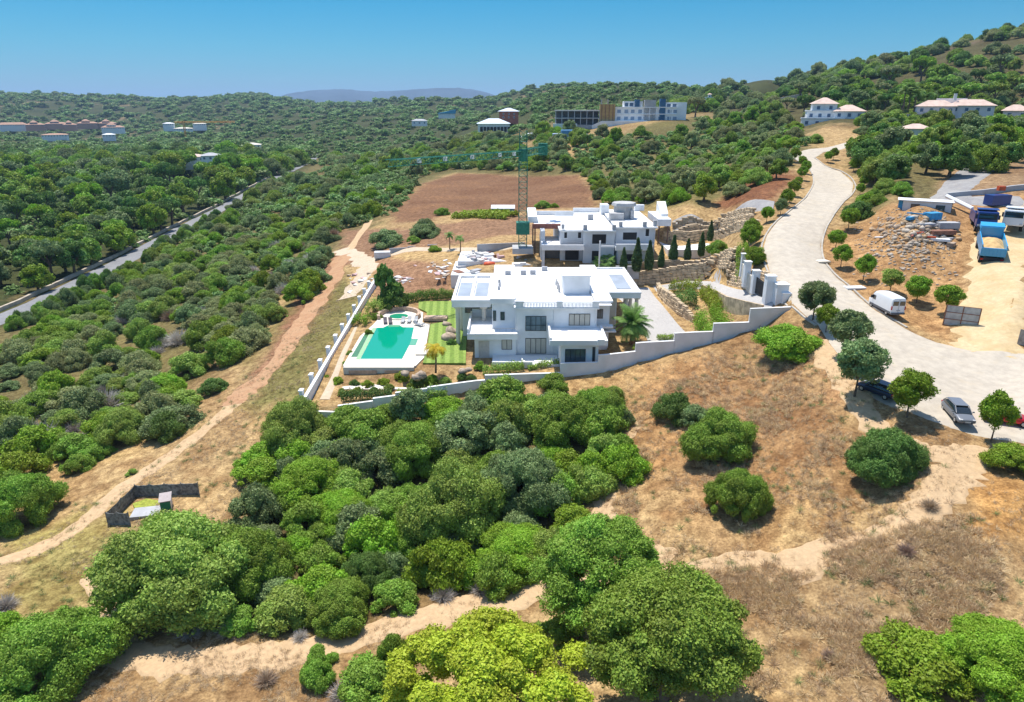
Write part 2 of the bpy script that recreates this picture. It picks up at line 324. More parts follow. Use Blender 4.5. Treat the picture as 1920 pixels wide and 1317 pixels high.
# ground cover kinds, painted as soil and grass colour, darker under the thicket
xs, ys = V[:, 0], V[:, 1]; U_, V_, D_ = to_px(xs, ys, V[:, 2])
def c3(*c): return np.array(c, float)
DRY = c3(.48,.345,.18); SAND = c3(.52,.33,.15); BROWN = c3(.245,.14,.082); GREEN = c3(.065,.10,.028); GRASS = c3(.20,.20,.07); REDD = c3(.33,.165,.085); STRAW = c3(.47,.33,.165); GREY = c3(.27,.22,.17); PALE = c3(.62,.52,.40)
DARKB = c3(.155,.095,.06)
zones = [ # polygon in photo measure, colour, softness in metres
 ([(640,790),(1170,740),(1190,880),(1110,960),(1090,1080),(780,1130),(540,1200),(420,1180),(460,960),(470,870)], c3(.17,.15,.07), 2),
 ([(-400,560),(0,590),(300,430),(600,285),(820,330),(700,440),(640,470),(520,560),(420,680),(330,740),(300,800),(60,860),(-400,960)], c3(.19,.165,.075), 6),
 ([(-400,240),(620,240),(560,330),(300,450),(0,610),(-400,700)], c3(.06,.075,.028), 8),
 ([(620,300),(1060,300),(1300,220),(1500,220),(1530,290),(1450,330),(1300,385),(1120,385),(1100,330),(850,325),(700,370)], c3(.17,.155,.065), 5),
 ([(530,560),(640,500),(672,540),(690,560),(575,735),(470,780),(460,700)], c3(.24,.22,.085), 2),
 ([(0,1010),(150,960),(330,1000),(250,1100),(60,1180),(0,1150)], c3(.36,.31,.12), 2),
 ([(735,395),(790,345),(860,325),(1090,328),(1125,360),(1120,392),(1040,390),(960,398),(870,395),(800,415),(740,420)], BROWN, 2.5),
 ([(1330,385),(1420,330),(1490,320),(1495,345),(1440,385),(1350,392)], c3(.25,.12,.065), 2),
 ([(640,430),(760,430),(1000,400),(1000,440),(850,460),(700,490),(640,500)], c3(.31,.19,.12), 2),
 ([(700,480),(840,500),(850,560),(700,560)], c3(.35,.21,.13), 1),
 ([(600,480),(650,470),(640,520),(560,640),(480,730),(430,760),(520,620)], c3(.36,.21,.13), 1.5),
 ([(1200,700),(1400,640),(1560,650),(1640,760),(1800,840),(1800,900),(1650,950),(1300,1000),(1150,900),(1160,760)], c3(.38,.235,.118), 5),
 ([(1240,1090),(1500,1060),(1720,960),(1850,1000),(1900,1150),(1850,1317),(1300,1317)], c3(.35,.25,.14), 3),
 ([(1780,900),(1990,880),(1990,1040),(1850,1010)], c3(.55,.33,.13), 1.5),
 ([(1560,660),(1640,800),(1560,740),(1500,640)], c3(.45,.27,.14), 2),
 ([(1540,440),(1600,420),(1640,400),(1700,380),(1990,350),(1990,650),(1830,660),(1760,636),(1640,580),(1570,520),(1545,480)], c3(.46,.29,.145), 1),
 ([(1815,480),(1960,470),(1960,600),(1900,670),(1790,660)], c3(.54,.40,.22), 1),
 ([(1600,300),(1700,260),(1990,240),(1990,345),(1700,385),(1600,420)], c3(.17,.15,.07), 4),
 ([(1750,320),(1990,290),(1990,370),(1780,375)], c3(.33,.23,.14), 2),
 ([(1300,60),(1990,-60),(1990,250),(1500,250),(1300,190)], c3(.105,.10,.045), 10),
 ([(1560,150),(1700,105),(1850,85),(1990,60),(1990,150),(1800,170),(1640,160)], c3(.20,.155,.115), 14),
]
base = DRY[None]*np.ones((len(V), 1))
farm = np.clip((D_-330)/350, 0, 1)[:, None]
base = base*(1-farm) + c3(.075,.09,.036)[None]*farm
nz1 = fbm(xs/14, ys/14, 21); nz2 = fbm(xs/3.2, ys/3.2, 31, 3)
for poly, col, soft in zones:
    wp = []
    for (u, v) in poly:
        if v < 200: p = pd(u, v, 560)[:2]
        else: p = pg(u, v)[:2]
        wp.append(p)
    bxmin, bxmax = min(p[0] for p in wp)-soft*2, max(p[0] for p in wp)+soft*2; bymin, bymax = min(p[1] for p in wp)-soft*2, max(p[1] for p in wp)+soft*2
    sel = np.where((xs > bxmin) & (xs < bxmax) & (ys > bymin) & (ys < bymax))[0]
    if not len(sel): continue
    ins = in_poly(xs[sel], ys[sel], wp); dd = poly_dist(xs[sel], ys[sel], wp)
    sdv = np.where(ins, dd, -dd) + (nz2[sel]-.47)*soft*3.0
    k = np.clip(sdv/soft*0.5+0.5, 0, 1)[:, None]
    base[sel] = base[sel]*(1-k) + col[None]*k
# broken tone: paler straw, bare reddish soil, dull grey brush; pale cuts on the far hills
a = np.clip((nz1-.5)*5, 0, 1)[:, None]*.55; base = base*(1-a) + base*c3(1.25,1.22,1.1)*a
nz3 = fbm(xs/2.1+9, ys/2.6, 61, 4); a = (np.clip((nz3-.46)*7, 0, 1)*np.clip((150-D_)/60, 0, 1))[:, None]*.55; base = base*(1-a) + base*c3(.55,.44,.38)*a
a = np.clip((.44-nz1)*6, 0, 1)[:, None]*.6; base = base*(1-a) + base*c3(.74,.66,.62)*a
a = np.clip((nz2-.5)*6, 0, 1)[:, None]*.4; base = base*(1-a) + base*c3(1.22,1.2,1.15)*a
hn = fbm(xs/160+3, ys/160, 77); a = (np.clip((hn-.62)*9, 0, 1)*np.clip((D_-700)/500, 0, 1))[:, None]*.75; base = base*(1-a) + c3(.33,.25,.15)[None]*a
hn = fbm(xs/60+3, ys/45, 57); a = (np.clip((hn-.5)*6, 0, 1)*np.clip((D_-500)/500, 0, 1))[:, None]*.6; base = base*(1-a) + c3(.035,.055,.02)[None]*a
gm, t, b = newmat('soil_and_grass'); L = t.links; N = t.nodes
at = N.new('ShaderNodeAttribute'); at.attribute_name = 'cover'
geo = N.new('ShaderNodeNewGeometry')
def noise(sc_, det=6, rough=.6):
    n = N.new('ShaderNodeTexNoise'); n.inputs['Scale'].default_value = sc_; n.inputs['Detail'].default_value = det; n.inputs['Roughness'].default_value = rough; L.new(geo.outputs['Position'], n.inputs['Vector']); return n
n1 = noise(.9, 8, .68); n2 = noise(4.5, 6, .7); n3 = noise(.22, 5)
r1 = N.new('ShaderNodeValToRGB'); r1.color_ramp.elements[0].position = .36; r1.color_ramp.elements[0].color = (.52,.47,.43,1); r1.color_ramp.elements[1].position = .66; r1.color_ramp.elements[1].color = (1.22,1.2,1.15,1)
L.new(n1.outputs[0], r1.inputs[0])
r2 = N.new('ShaderNodeValToRGB'); r2.color_ramp.elements[0].position = .33; r2.color_ramp.elements[0].color = (.55,.51,.48,1); r2.color_ramp.elements[1].position = .68; r2.color_ramp.elements[1].color = (1.28,1.26,1.2,1)
L.new(n2.outputs[0], r2.inputs[0])
m1 = N.new('ShaderNodeMix'); m1.data_type = 'RGBA'; m1.blend_type = 'MULTIPLY'; m1.inputs[0].default_value = 1
L.new(at.outputs['Color'], m1.inputs[6]); L.new(r1.outputs[0], m1.inputs[7])
m2 = N.new('ShaderNodeMix'); m2.data_type = 'RGBA'; m2.blend_type = 'MULTIPLY'; m2.inputs[0].default_value = 1
L.new(m1.outputs[2], m2.inputs[6]); L.new(r2.outputs[0], m2.inputs[7])
L.new(m2.outputs[2], b.inputs['Base Color']); b.inputs['Roughness'].default_value = .95; b.inputs['Specular IOR Level'].default_value = .1
bu = N.new('ShaderNodeBump'); bu.inputs['Strength'].default_value = .8; bu.inputs['Distance'].default_value = .25; L.new(n1.outputs[0], bu.inputs['Height']); L.new(bu.outputs[0], b.inputs['Normal'])
gr = mesh_np('ground', V, F, gm, smooth=True); tag(gr, kind='structure')
ca = gr.data.color_attributes.new('cover', 'FLOAT_COLOR', 'POINT'); ca.data.foreach_set('color', np.c_[base, np.ones(len(base))].astype(np.float32).ravel())

# ------------------------------------------------------------------ roads and tracks
def ribbon_edges(name, Ls, Rs, m, lift=.05, nx=14, step=.8, kind='structure'):
    """sheet between two edge lines of (x, y); it follows the ground"""
    def dens(P):
        P = np.array([p[:2] for p in P]); return P
    Lp, Rp = dens(Ls), dens(Rs); n = len(Lp); rows = []
    for i in range(n-1):
        k = max(2, int(max(np.hypot(*(Lp[i+1]-Lp[i])), np.hypot(*(Rp[i+1]-Rp[i])))/step))
        for j in range(k):
            t_ = j/k; rows.append((Lp[i]*(1-t_)+Lp[i+1]*t_, Rp[i]*(1-t_)+Rp[i+1]*t_))
    rows.append((Lp[-1], Rp[-1])); A = np.array([r[0] for r in rows]); Bv = np.array([r[1] for r in rows])
    s_ = np.linspace(0, 1, nx); X = A[:, None, 0]*(1-s_) + Bv[:, None, 0]*s_; Y = A[:, None, 1]*(1-s_) + Bv[:, None, 1]*s_
    Z = G(X.ravel(), Y.ravel()) + lift
    edge = np.zeros(X.shape); edge[:, 0] = 1; edge[:, -1] = 1
    Z = Z - edge.ravel()*(lift+.12)
    Vv = np.c_[X.ravel(), Y.ravel(), Z]; q = (np.arange(len(rows)-1)[:, None]*nx + np.arange(nx-1)[None]).ravel()
    o = mesh_np(name, Vv, np.c_[q, q+1, q+nx+1, q+nx], m, smooth=True); tag(o, kind=kind); return o
def smooth_line(P, n=5):
    P = [np.array(p[:2], float) for p in P]; out = []
    for i in range(len(P)-1):
        p0 = P[max(i-1, 0)]; p1 = P[i]; p2 = P[i+1]; p3 = P[min(i+2, len(P)-1)]
        for j in range(n):
            t_ = j/n; out.append(.5*((2*p1)+(-p0+p2)*t_+(2*p0-5*p1+4*p2-p3)*t_**2+(-p0+3*p1-3*p2+p3)*t_**3))
    out.append(P[-1]); return out
def track(name, pts, wd, m, lift=.06, rag=.45, **k):
    """ribbon along a line of photo places, width in metres with a ragged edge"""
    P = smooth_line([pg(*p) for p in pts], 8); Ls = []; Rs = []
    for i, p in enumerate(P):
        d = P[min(i+1, len(P)-1)] - P[max(i-1, 0)]; d = d/(np.hypot(*d)+1e-9); nrm = np.array([-d[1], d[0]])
        ww = wd*(1 + rag*(random.random()-.5)); Ls.append(p+nrm*ww/2); Rs.append(p-nrm*ww*(.5+rag*(random.random()-.5)*.5))
    return ribbon_edges(name, Ls, Rs, m, lift, **k)
def roadmat(name, c1, c2, c3_, s1=.12, s2=1.6):
    m, t, b = newmat(name); L = t.links; N = t.nodes; ge = N.new('ShaderNodeNewGeometry')
    def nn(s_, d):
        n = N.new('ShaderNodeTexNoise'); n.inputs['Scale'].default_value = s_; n.inputs['Detail'].default_value = d; n.inputs['Roughness'].default_value = .65; L.new(ge.outputs['Position'], n.inputs['Vector']); return n
    a = nn(s1, 5); ra = N.new('ShaderNodeValToRGB'); e = ra.color_ramp.elements; e[0].position = .38; e[0].color = (*c1, 1); e[1].position = .62; e[1].color = (*c2, 1); L.new(a.outputs[0], ra.inputs[0])
    bb = nn(s2, 8); rb = N.new('ShaderNodeValToRGB'); e = rb.color_ramp.elements; e[0].position = .35; e[0].color = (.88,.87,.86,1); e[1].position = .65; e[1].color = (1.1,1.1,1.08,1); L.new(bb.outputs[0], rb.inputs[0])
    mx = N.new('ShaderNodeMix'); mx.data_type = 'RGBA'; mx.blend_type = 'MULTIPLY'; mx.inputs[0].default_value = 1; L.new(ra.outputs[0], mx.inputs[6]); L.new(rb.outputs[0], mx.inputs[7])
    n3 = nn(.5, 4); r3 = N.new('ShaderNodeValToRGB'); e = r3.color_ramp.elements; e[0].position = .55; e[0].color = (0,0,0,1); e[1].position = .75; e[1].color = (.7,.7,.7,1); L.new(n3.outputs[0], r3.inputs[0])
    m3 = N.new('ShaderNodeMix'); m3.data_type = 'RGBA'; L.new(r3.outputs[0], m3.inputs[0]); L.new(mx.outputs[2], m3.inputs[6]); m3.inputs[7].default_value = (*c3_, 1)
    L.new(m3.outputs[2], b.inputs['Base Color']); b.inputs['Roughness'].default_value = .93; b.inputs['Specular IOR Level'].default_value = .15
    bu = N.new('ShaderNodeBump'); bu.inputs['Strength'].default_value = .4; bu.inputs['Distance'].default_value = .05; L.new(bb.outputs[0], bu.inputs['Height']); L.new(bu.outputs[0], b.inputs['Normal'])
    return m
M_road = roadmat('dusty_asphalt', (.47,.41,.33), (.50,.44,.36), (.52,.43,.31), .05, .9)
M_high = roadmat('highway_asphalt', (.21,.21,.22), (.26,.26,.27), (.25,.25,.25))
M_track = roadmat('dirt_track', (.49,.335,.19), (.55,.39,.23), (.45,.29,.155), .5, 2.5)
M_pale = roadmat('pale_dirt_track', (.52,.41,.29), (.58,.47,.35), (.48,.35,.23), .5, 2.5)
M_rust = roadmat('red_dirt_track', (.40,.22,.12), (.47,.29,.165), (.36,.19,.10), .5, 2.5)
M_yel = roadmat('yellow_sand_track', (.52,.38,.20), (.58,.45,.27), (.46,.31,.16), .3, 2.0)
M_grey = roadmat('grey_site_road', (.26,.25,.25), (.33,.32,.31), (.40,.36,.31), .3, 1.5)
M_drive = roadmat('driveway_paving', (.42,.40,.385), (.46,.44,.42), (.44,.42,.40), .2, 3)
KERBS = []
def smooth_kerb(P): return smooth_line(P, 4)
ribbon_edges('road', [pz(u, v, zroad(v)) for u, v in RL], [pz(u, v, zroad(v)) for u, v in RR], M_road, .07, nx=24)
for side, nm in ((RL[3:16], 'left'), (RR[3:17], 'right')):
    kp = [(q[0], q[1]) for q in smooth_kerb([pz(u, v, zroad(v)) for u, v in side])]; KERBS.append(kp)
# highway in the valley with its low parapet
hw = [(-320,705),(-40,612),(60,574),(150,530),(240,485),(330,436),(440,378),(500,345),(560,312),(600,290)]
HP = smooth_line([pz(u, v, -15.2 if v > 400 else -15.2+(400-v)*.022) for u, v in hw], 6)
def offset_line(P, o_):
    out = []
    for i, p in enumerate(P):
        d = P[min(i+1, len(P)-1)] - P[max(i-1, 0)]; d = d/(np.hypot(*d)+1e-9); out.append(p + np.array([-d[1], d[0]])*o_)
    return out
ribbon_edges('highway', offset_line(HP, 4.2), offset_line(HP, -4.2), M_high, .12, nx=16, step=2)
def wall_line(name, P, w_, h, m, label, cat, z=None, below=.6, group=None, step=3, top=None):
    """wall that follows the ground along a line"""
    t_ = MB(); Pn = [np.array(p[:2], float) for p in P]; Q = []
    for i in range(len(Pn)-1):
        k = max(1, int(np.hypot(*(Pn[i+1]-Pn[i]))/step)); Q += [Pn[i]*(1-j/k)+Pn[i+1]*j/k for j in range(k)]
    Q.append(Pn[-1]); A = offset_line(Q, w_/2); Bq = offset_line(Q, -w_/2); gz = G([q[0] for q in Q], [q[1] for q in Q])
    vs = []; fs = []
    for i in range(len(Q)):
        zt = gz[i]+h if top is None else top(Q[i]); vs += [(*A[i], gz[i]-below), (*Bq[i], gz[i]-below), (*Bq[i], zt), (*A[i], zt)]
    for i in range(len(Q)-1):
        for k in range(4): fs.append((4*i+k, 4*i+(k+1) % 4, 4*i+4+(k+1) % 4, 4*i+4+k))
    fs += [(0,1,2,3), tuple(4*(len(Q)-1)+k for k in (3,2,1,0))]
    t_.add(vs, fs); o = t_.build(name, m)
    return tag(o, label, cat, group)
M_conc = mat('weathered_concrete', (.42,.39,.35), .9, .15, .6, .3)
wall_line('parapet_wall', offset_line(HP, 5.6), .8, 1.0, mat('parapet_stone', (.45,.38,.29), .9, .15, .5), 'long low stone parapet running along the far side of the valley highway', 'wall', step=6)
# dirt tracks
for kp in KERBS: o = wall_line('kerb', kp, .3, .17, mat('pale_kerb', (.42,.38,.32), .9, .1, 1), None, None, step=1.2, below=.4); tag(o, kind='structure')
track('path', [(-60,1075),(60,1035),(150,985),(230,915),(300,868),(390,800),(450,745)], 3.0, M_track)
track('dirt_track', [(436,760),(462,732),(520,678),(562,612),(598,560),(632,505),(640,480)], 4.6, M_rust, lift=.08)
track('dirt_track', [(640,468),(668,482),(690,500),(672,530),(650,560)], 5.0, M_pale, step=.6)
track('path', [(655,470),(700,402),(716,376),(722,350)], 2.6, M_track)
track('dirt_track', [(200,1225),(330,1240),(480,1232),(640,1205),(800,1160),(960,1120),(1080,1098),(1200,1085),(1330,1090),(1470,1065),(1600,1035),(1700,985),(1760,930),(1800,880),(1830,850)], 3.8, M_track)
track('path', [(1270,1075),(1400,1050),(1480,1050),(1560,1020)], 2.0, M_track)
track('path', [(240,1210),(200,1140),(170,1080)], 2.2, M_track)
track('path', [(1190,790),(1150,860),(1130,960),(1180,1020),(1260,1050)], 2.6, M_track)
track('path', [(1530,640),(1590,720),(1640,800),(1740,850),(1860,855),(1990,880)], 3.0, M_track)
track('dirt_track', [(1850,664),(1858,620),(1866,560),(1872,500),(1880,455),(1900,410),(1990,395)], 8.0, M_yel, step=.6)
ribbon_edges('site_road', [pz(1452,382,15.8),pz(1390,383,14.4),pz(1330,393,13),pz(1262,402,11.6)], [pz(1449,396,15.4),pz(1400,402,13.6),pz(1345,408,12.4),pz(1262,428,9.8)], M_grey, .15, nx=12)
track('path', [(660,497),(760,470),(850,468),(930,468),(980,462)], 3.2, M_pale, rag=.2)
track('path', [(1850,308),(1800,345),(1790,375),(1920,378)], 7, M_grey, rag=.2)
#=OBJ=
# ------------------------------------------------------------------ vegetation prototypes
def unit(v): return v/(np.linalg.norm(v, axis=1, keepdims=True)+1e-9)
def cards(P, Nn, size, rng, asp=.62, jit=.75):
    """one small leaf-clump face at each point, facing roughly along its normal"""
    n = len(P); nn = unit(Nn + rng.normal(0, jit, (n, 3))); t_ = unit(np.cross(nn, rng.normal(0, 1, (n, 3)))); b_ = np.cross(nn, t_)
    s_ = (size*(.45+1.15*rng.random(n)**1.6))[:, None]
    V = np.stack([P - t_*s_, P - b_*s_*asp, P + t_*s_, P + b_*s_*asp], 1).reshape(-1, 3)
    return V, np.arange(n*4).reshape(n, 4)
def ico(c, r, rng, sub=1):
    bm = bmesh.new(); bmesh.ops.create_icosphere(bm, subdivisions=sub, radius=1); v = np.array([q.co[:] for q in bm.verts]); f = np.array([[q.index for q in fc.verts] for fc in bm.faces]); bm.free()
    v = v*(1 + rng.normal(0, .07, (len(v), 1))); return v*r + c, f
def crown(kind, n, card, seed, lobes=40, lr=(.2, .36), jit=.7):
    rng = np.random.default_rng(seed); Cn = []; Rr = []
    while len(Cn) < lobes:
        th = rng.random()*2*math.pi; q = rng.random()
        if len(Cn) < 3 and kind in ('smooth', 'bush', 'ball', 'tree'):
            c = np.array([rng.normal(0, .16), rng.normal(0, .16), {'smooth': .82, 'bush': .82, 'ball': 1.85, 'tree': 1.55}[kind]])
        elif kind == 'bush':      # dome that reaches the ground
            ph = math.acos(1-1.0*q); r0 = .78*(.8+.3*rng.random()); asym = 1+.16*math.sin(2*th+seed)+.1*math.sin(3*th+seed*2)
            c = np.array([math.sin(ph)*math.cos(th)*r0*asym, math.sin(ph)*math.sin(th)*r0*asym, .12+math.cos(ph)*.78*(.85+.25*rng.random())])
        elif kind == 'smooth':
            ph = math.acos(1-1.05*q); c = np.array([math.sin(ph)*math.cos(th)*.76, math.sin(ph)*math.sin(th)*.76, .15+math.cos(ph)*.72])
        elif kind == 'tree':    # lifted, lumpy crown
            ph = math.acos(1-1.7*q); asym = 1+.15*math.sin(2*th+seed); r0 = .72*(.7+.45*rng.random())
            c = np.array([math.sin(ph)*math.cos(th)*r0*asym, math.sin(ph)*math.sin(th)*r0*asym, 1.05+math.cos(ph)*.62*(.8+.3*rng.random())])
        elif kind == 'umbrella':
            r0 = math.sqrt(q)*.78; c = np.array([math.cos(th)*r0, math.sin(th)*r0, 1.0+.28*(1-r0**2)+rng.normal(0, .035)])
        elif kind == 'ball':
            ph = math.acos(1-1.9*q); c = np.array([math.sin(ph)*math.cos(th)*.7, math.sin(ph)*math.sin(th)*.7, 1.35+math.cos(ph)*.58])
        Cn.append(c); Rr.append(lr[0]+(lr[1]-lr[0])*rng.random())
    Cn = np.array(Cn); Rr = np.array(Rr); lt = rng.random(lobes); flat = .62 if kind == 'umbrella' else .9
    st = np.c_[1+rng.normal(0, .14, lobes), 1+rng.normal(0, .14, lobes), 1+rng.normal(0, .14, lobes)]
    P = []; Nn = []; tt = []; need = n
    while need > 0:
        m_ = need*3; li = rng.choice(lobes, m_, p=Rr**2/np.sum(Rr**2)); d = unit(rng.normal(0, 1, (m_, 3))); d[:, 2] = np.where(rng.random(m_) < .5, np.abs(d[:, 2]), d[:, 2])
        lump = np.sin(d[:, 0]*6.1+li)*np.sin(d[:, 1]*6.7+li*2.1)*np.sin(d[:, 2]*5.9+li*.7); rr = Rr[li]*(1.0+.22*lump-.42*rng.random(m_)**1.6+.30*rng.random(m_)**6); off = d*st[li]*rr[:, None]; off[:, 2] *= flat; p = Cn[li]+off
        deep = np.zeros(m_, bool)
        for k in range(lobes):
            q = (p - Cn[k]); q[:, 2] /= flat; deep |= (np.linalg.norm(q, axis=1) < Rr[k]*.62) & (li != k)
        ok = (~deep) & (p[:, 2] > (0.0 if kind in ('bush', 'smooth') else .3)); p = p[ok][:need]; P.append(p); Nn.append(d[ok][:need]); tt.append((lt[li]*.55+rng.random(m_)*.45)[ok][:need]); need -= len(p)
    P = np.concatenate(P); Nn = np.concatenate(Nn); tt = np.concatenate(tt)
    V, F = cards(P, Nn, card, rng, jit=jit)
    VV = [V]; FF = [F]; TT = [tt]; o_ = len(V)
    for k in range(lobes):      # leafy inner mass of each limb, its inner shade put into a darker tint
        v, f = ico(Cn[k], Rr[k]*np.array([.66, .66, .66*flat]), rng); v[:, 2] = np.maximum(v[:, 2], .02); f = np.c_[f, f[:, 2]]; VV.append(v); FF.append(f+o_); TT.append(np.full(len(f), .25+.2*lt[k])); o_ += len(v)
    return np.concatenate(VV), np.concatenate(FF), np.concatenate(TT)
def tri_ok(F): return F
def veg_mesh(name, V, F, tint, m):
    """mesh with mixed quads and triangles (a triangle repeats its last corner)"""
    tri = F[:, 2] == F[:, 3]; lt = np.where(tri, 3, 4).astype(np.int32); ls = np.r_[0, np.cumsum(lt)[:-1]].astype(np.int32)
    keep = np.ones(F.shape, bool); keep[tri, 3] = False
    me = bpy.data.meshes.new(name); me.vertices.add(len(V)); me.vertices.foreach_set('co', V.astype(np.float32).ravel())
    lv = F[keep].astype(np.int32); me.loops.add(len(lv)); me.loops.foreach_set('vertex_index', lv)
    me.polygons.add(len(F)); me.polygons.foreach_set('loop_start', ls); me.polygons.foreach_set('loop_total', lt)
    me.materials.append(m); me.update(calc_edges=True)
    a = me.attributes.new('tint', 'FLOAT', 'FACE'); a.data.foreach_set('value', tint.astype(np.float32)); return me
G_mid = leafmat('leaf_mid_green', (.245,.375,.048)); G_brt = leafmat('leaf_bright_green', (.255,.40,.03)); G_yel = leafmat('leaf_yellow_green', (.46,.56,.04), hue=.02)
G_gry = leafmat('leaf_grey_green', (.235,.31,.115)); G_drk = leafmat('leaf_dark_green', (.15,.25,.05)); G_pine = leafmat('leaf_pine_green', (.27,.37,.03)); G_wood = leafmat('leaf_woodland', (.20,.26,.075), hue=.06)
G_olv = leafmat('leaf_olive_green', (.31,.42,.075)); G_str = leafmat('leaf_street_tree', (.22,.34,.025))
M_bark = mat('bark', (.16,.115,.08), .95, .25, 6, .5); M_greybark = mat('grey_bark', (.30,.27,.24), .95, .2, 5, .4)
def trunk_mesh(h, seed, r=.09, spread=.5, forks=4):
    rng = random.Random(seed); t_ = MB(); top = (rng.uniform(-.08, .08), rng.uniform(-.08, .08), h*.55)
    t_.tube([(0, 0, -.25), (0, 0, 0), (top[0]*.5, top[1]*.5, h*.3), top], [r*1.5, r*1.2, r*.9, r*.75], 7)
    for k in range(forks):
        a = 2*math.pi*k/forks + rng.random(); e = (math.cos(a)*spread*(.6+.5*rng.random()), math.sin(a)*spread*(.6+.5*rng.random()), h*(.9+.2*rng.random()))
        mid = tuple((top[i]+e[i])/2 + (0.05 if i == 2 else 0) for i in range(3)); t_.tube([top, mid, e], [r*.65, r*.42, r*.15], 5)
    me = bpy.data.meshes.new('trunk'); me.from_pydata(t_.v, [], t_.f); me.materials.append(M_bark); return me
CR = {}
def crown_me(key, kind, n, card, seed, m, **k):
    V, F, tt = crown(kind, n, card, seed, **k); CR[key] = veg_mesh('crown', V, F, tt, m); CR[key+'_raw'] = (V, F, tt); return CR[key]
def recolor(key, new, m):
    me = CR[key].copy(); me.materials.clear(); me.materials.append(m); CR[new] = me; return me
for i in range(3): crown_me('hero%d' % i, 'bush', 150000, .0165, 50+i, G_mid, lobes=(110, 90, 125)[i], lr=(.07, .27))
for i in range(2): crown_me('herot%d' % i, 'tree', 140000, .0165, 70+i, G_mid, lobes=(115, 130)[i], lr=(.07, .25))
for i in range(4): crown_me('bush%d' % i, 'bush', 22000, .034, 10+i, G_mid, lobes=(44, 60, 36, 50)[i], lr=(.10, .33))
for i in range(2): crown_me('smooth%d' % i, 'smooth', 36000, .026, 20+i, G_brt, lobes=60, lr=(.17, .3))
for i in range(3): crown_me('tree%d' % i, 'tree', 9000, .06, 30+i, G_drk, lobes=(34, 42, 30)[i], lr=(.17, .33))
for i in range(3): crown_me('umb%d' % i, 'umbrella', 6500, .065, 40+i, G_pine, lobes=(30, 38, 26)[i], lr=(.15, .26))
for i in range(3): crown_me('ball%d' % i, 'ball', 13000, .046, 45+i, G_str, lobes=36, lr=(.2, .34), jit=.9)
TR = [trunk_mesh(1.0, 3+i) for i in range(3)]; TRB = trunk_mesh(1.15, 9, .045, .4, 5)
PAL = {'mid': G_mid, 'bright': G_brt, 'yellow': G_yel, 'grey': G_gry, 'dark': G_drk, 'pine': G_pine, 'olive': G_olv, 'street': G_str, 'pale': leafmat('leaf_pale_scrub', (.33,.36,.14), .3)}
def cm(key, pal):
    k = key+'_'+pal
    if k not in CR: recolor(key, k, PAL[pal])
    return CR[k]
def ob(name, me, parent=None):
    o = bpy.data.objects.new(name, me); C.objects.link(o)
    if parent: o.parent = parent
    return o
PLACED = []   # (x, y, r)
def bush(u, v, w_, key, pal, label, h=1.0, cat='bush', name='bush', group=None, wide=1.0, at=None):
    """bush whose foot shows at pixel (u, v) and whose crown is w_ photo pixels wide"""
    x, y, z = pg(u, v); d = to_px(x, y, z)[2]; r = w_/2*d/FPX*1.06
    y2 = y + r*.72; x2 = x*y2/y; z = g(x2, y2); o = ob(name, cm(key, pal)); s_ = r*.94
    o.location = (x2, y2, z-.1); o.scale = (s_, s_*wide, s_*h); o.rotation_euler = (0, 0, random.uniform(0, 6.28))
    tag(o, label, cat, group); PLACED.append((x2, y2, r*.8)); return o
def tree(u, v, w_, key, pal, label, h=1.0, name='tree', trunk=None, group=None, front=0.0, cat='tree'):
    """tree whose trunk stands at pixel (u, v)"""
    x, y, z = pg(u, v); d = to_px(x, y, z)[2]; r = w_/2*d/FPX; y2 = y + r*front; x2 = x*y2/y; z = g(x2, y2)
    t_ = thing(name, label, cat, (x2, y2, z), random.uniform(0, 6.28), group); t_.scale = (r*(.9 if name == 'street_tree' else 1),)*2 + (r*h,)
    ob('trunk', trunk or TR[int(u) % 3], t_); ob('crown', cm(key, pal), t_); PLACED.append((x2, y2, r*.7)); return t_
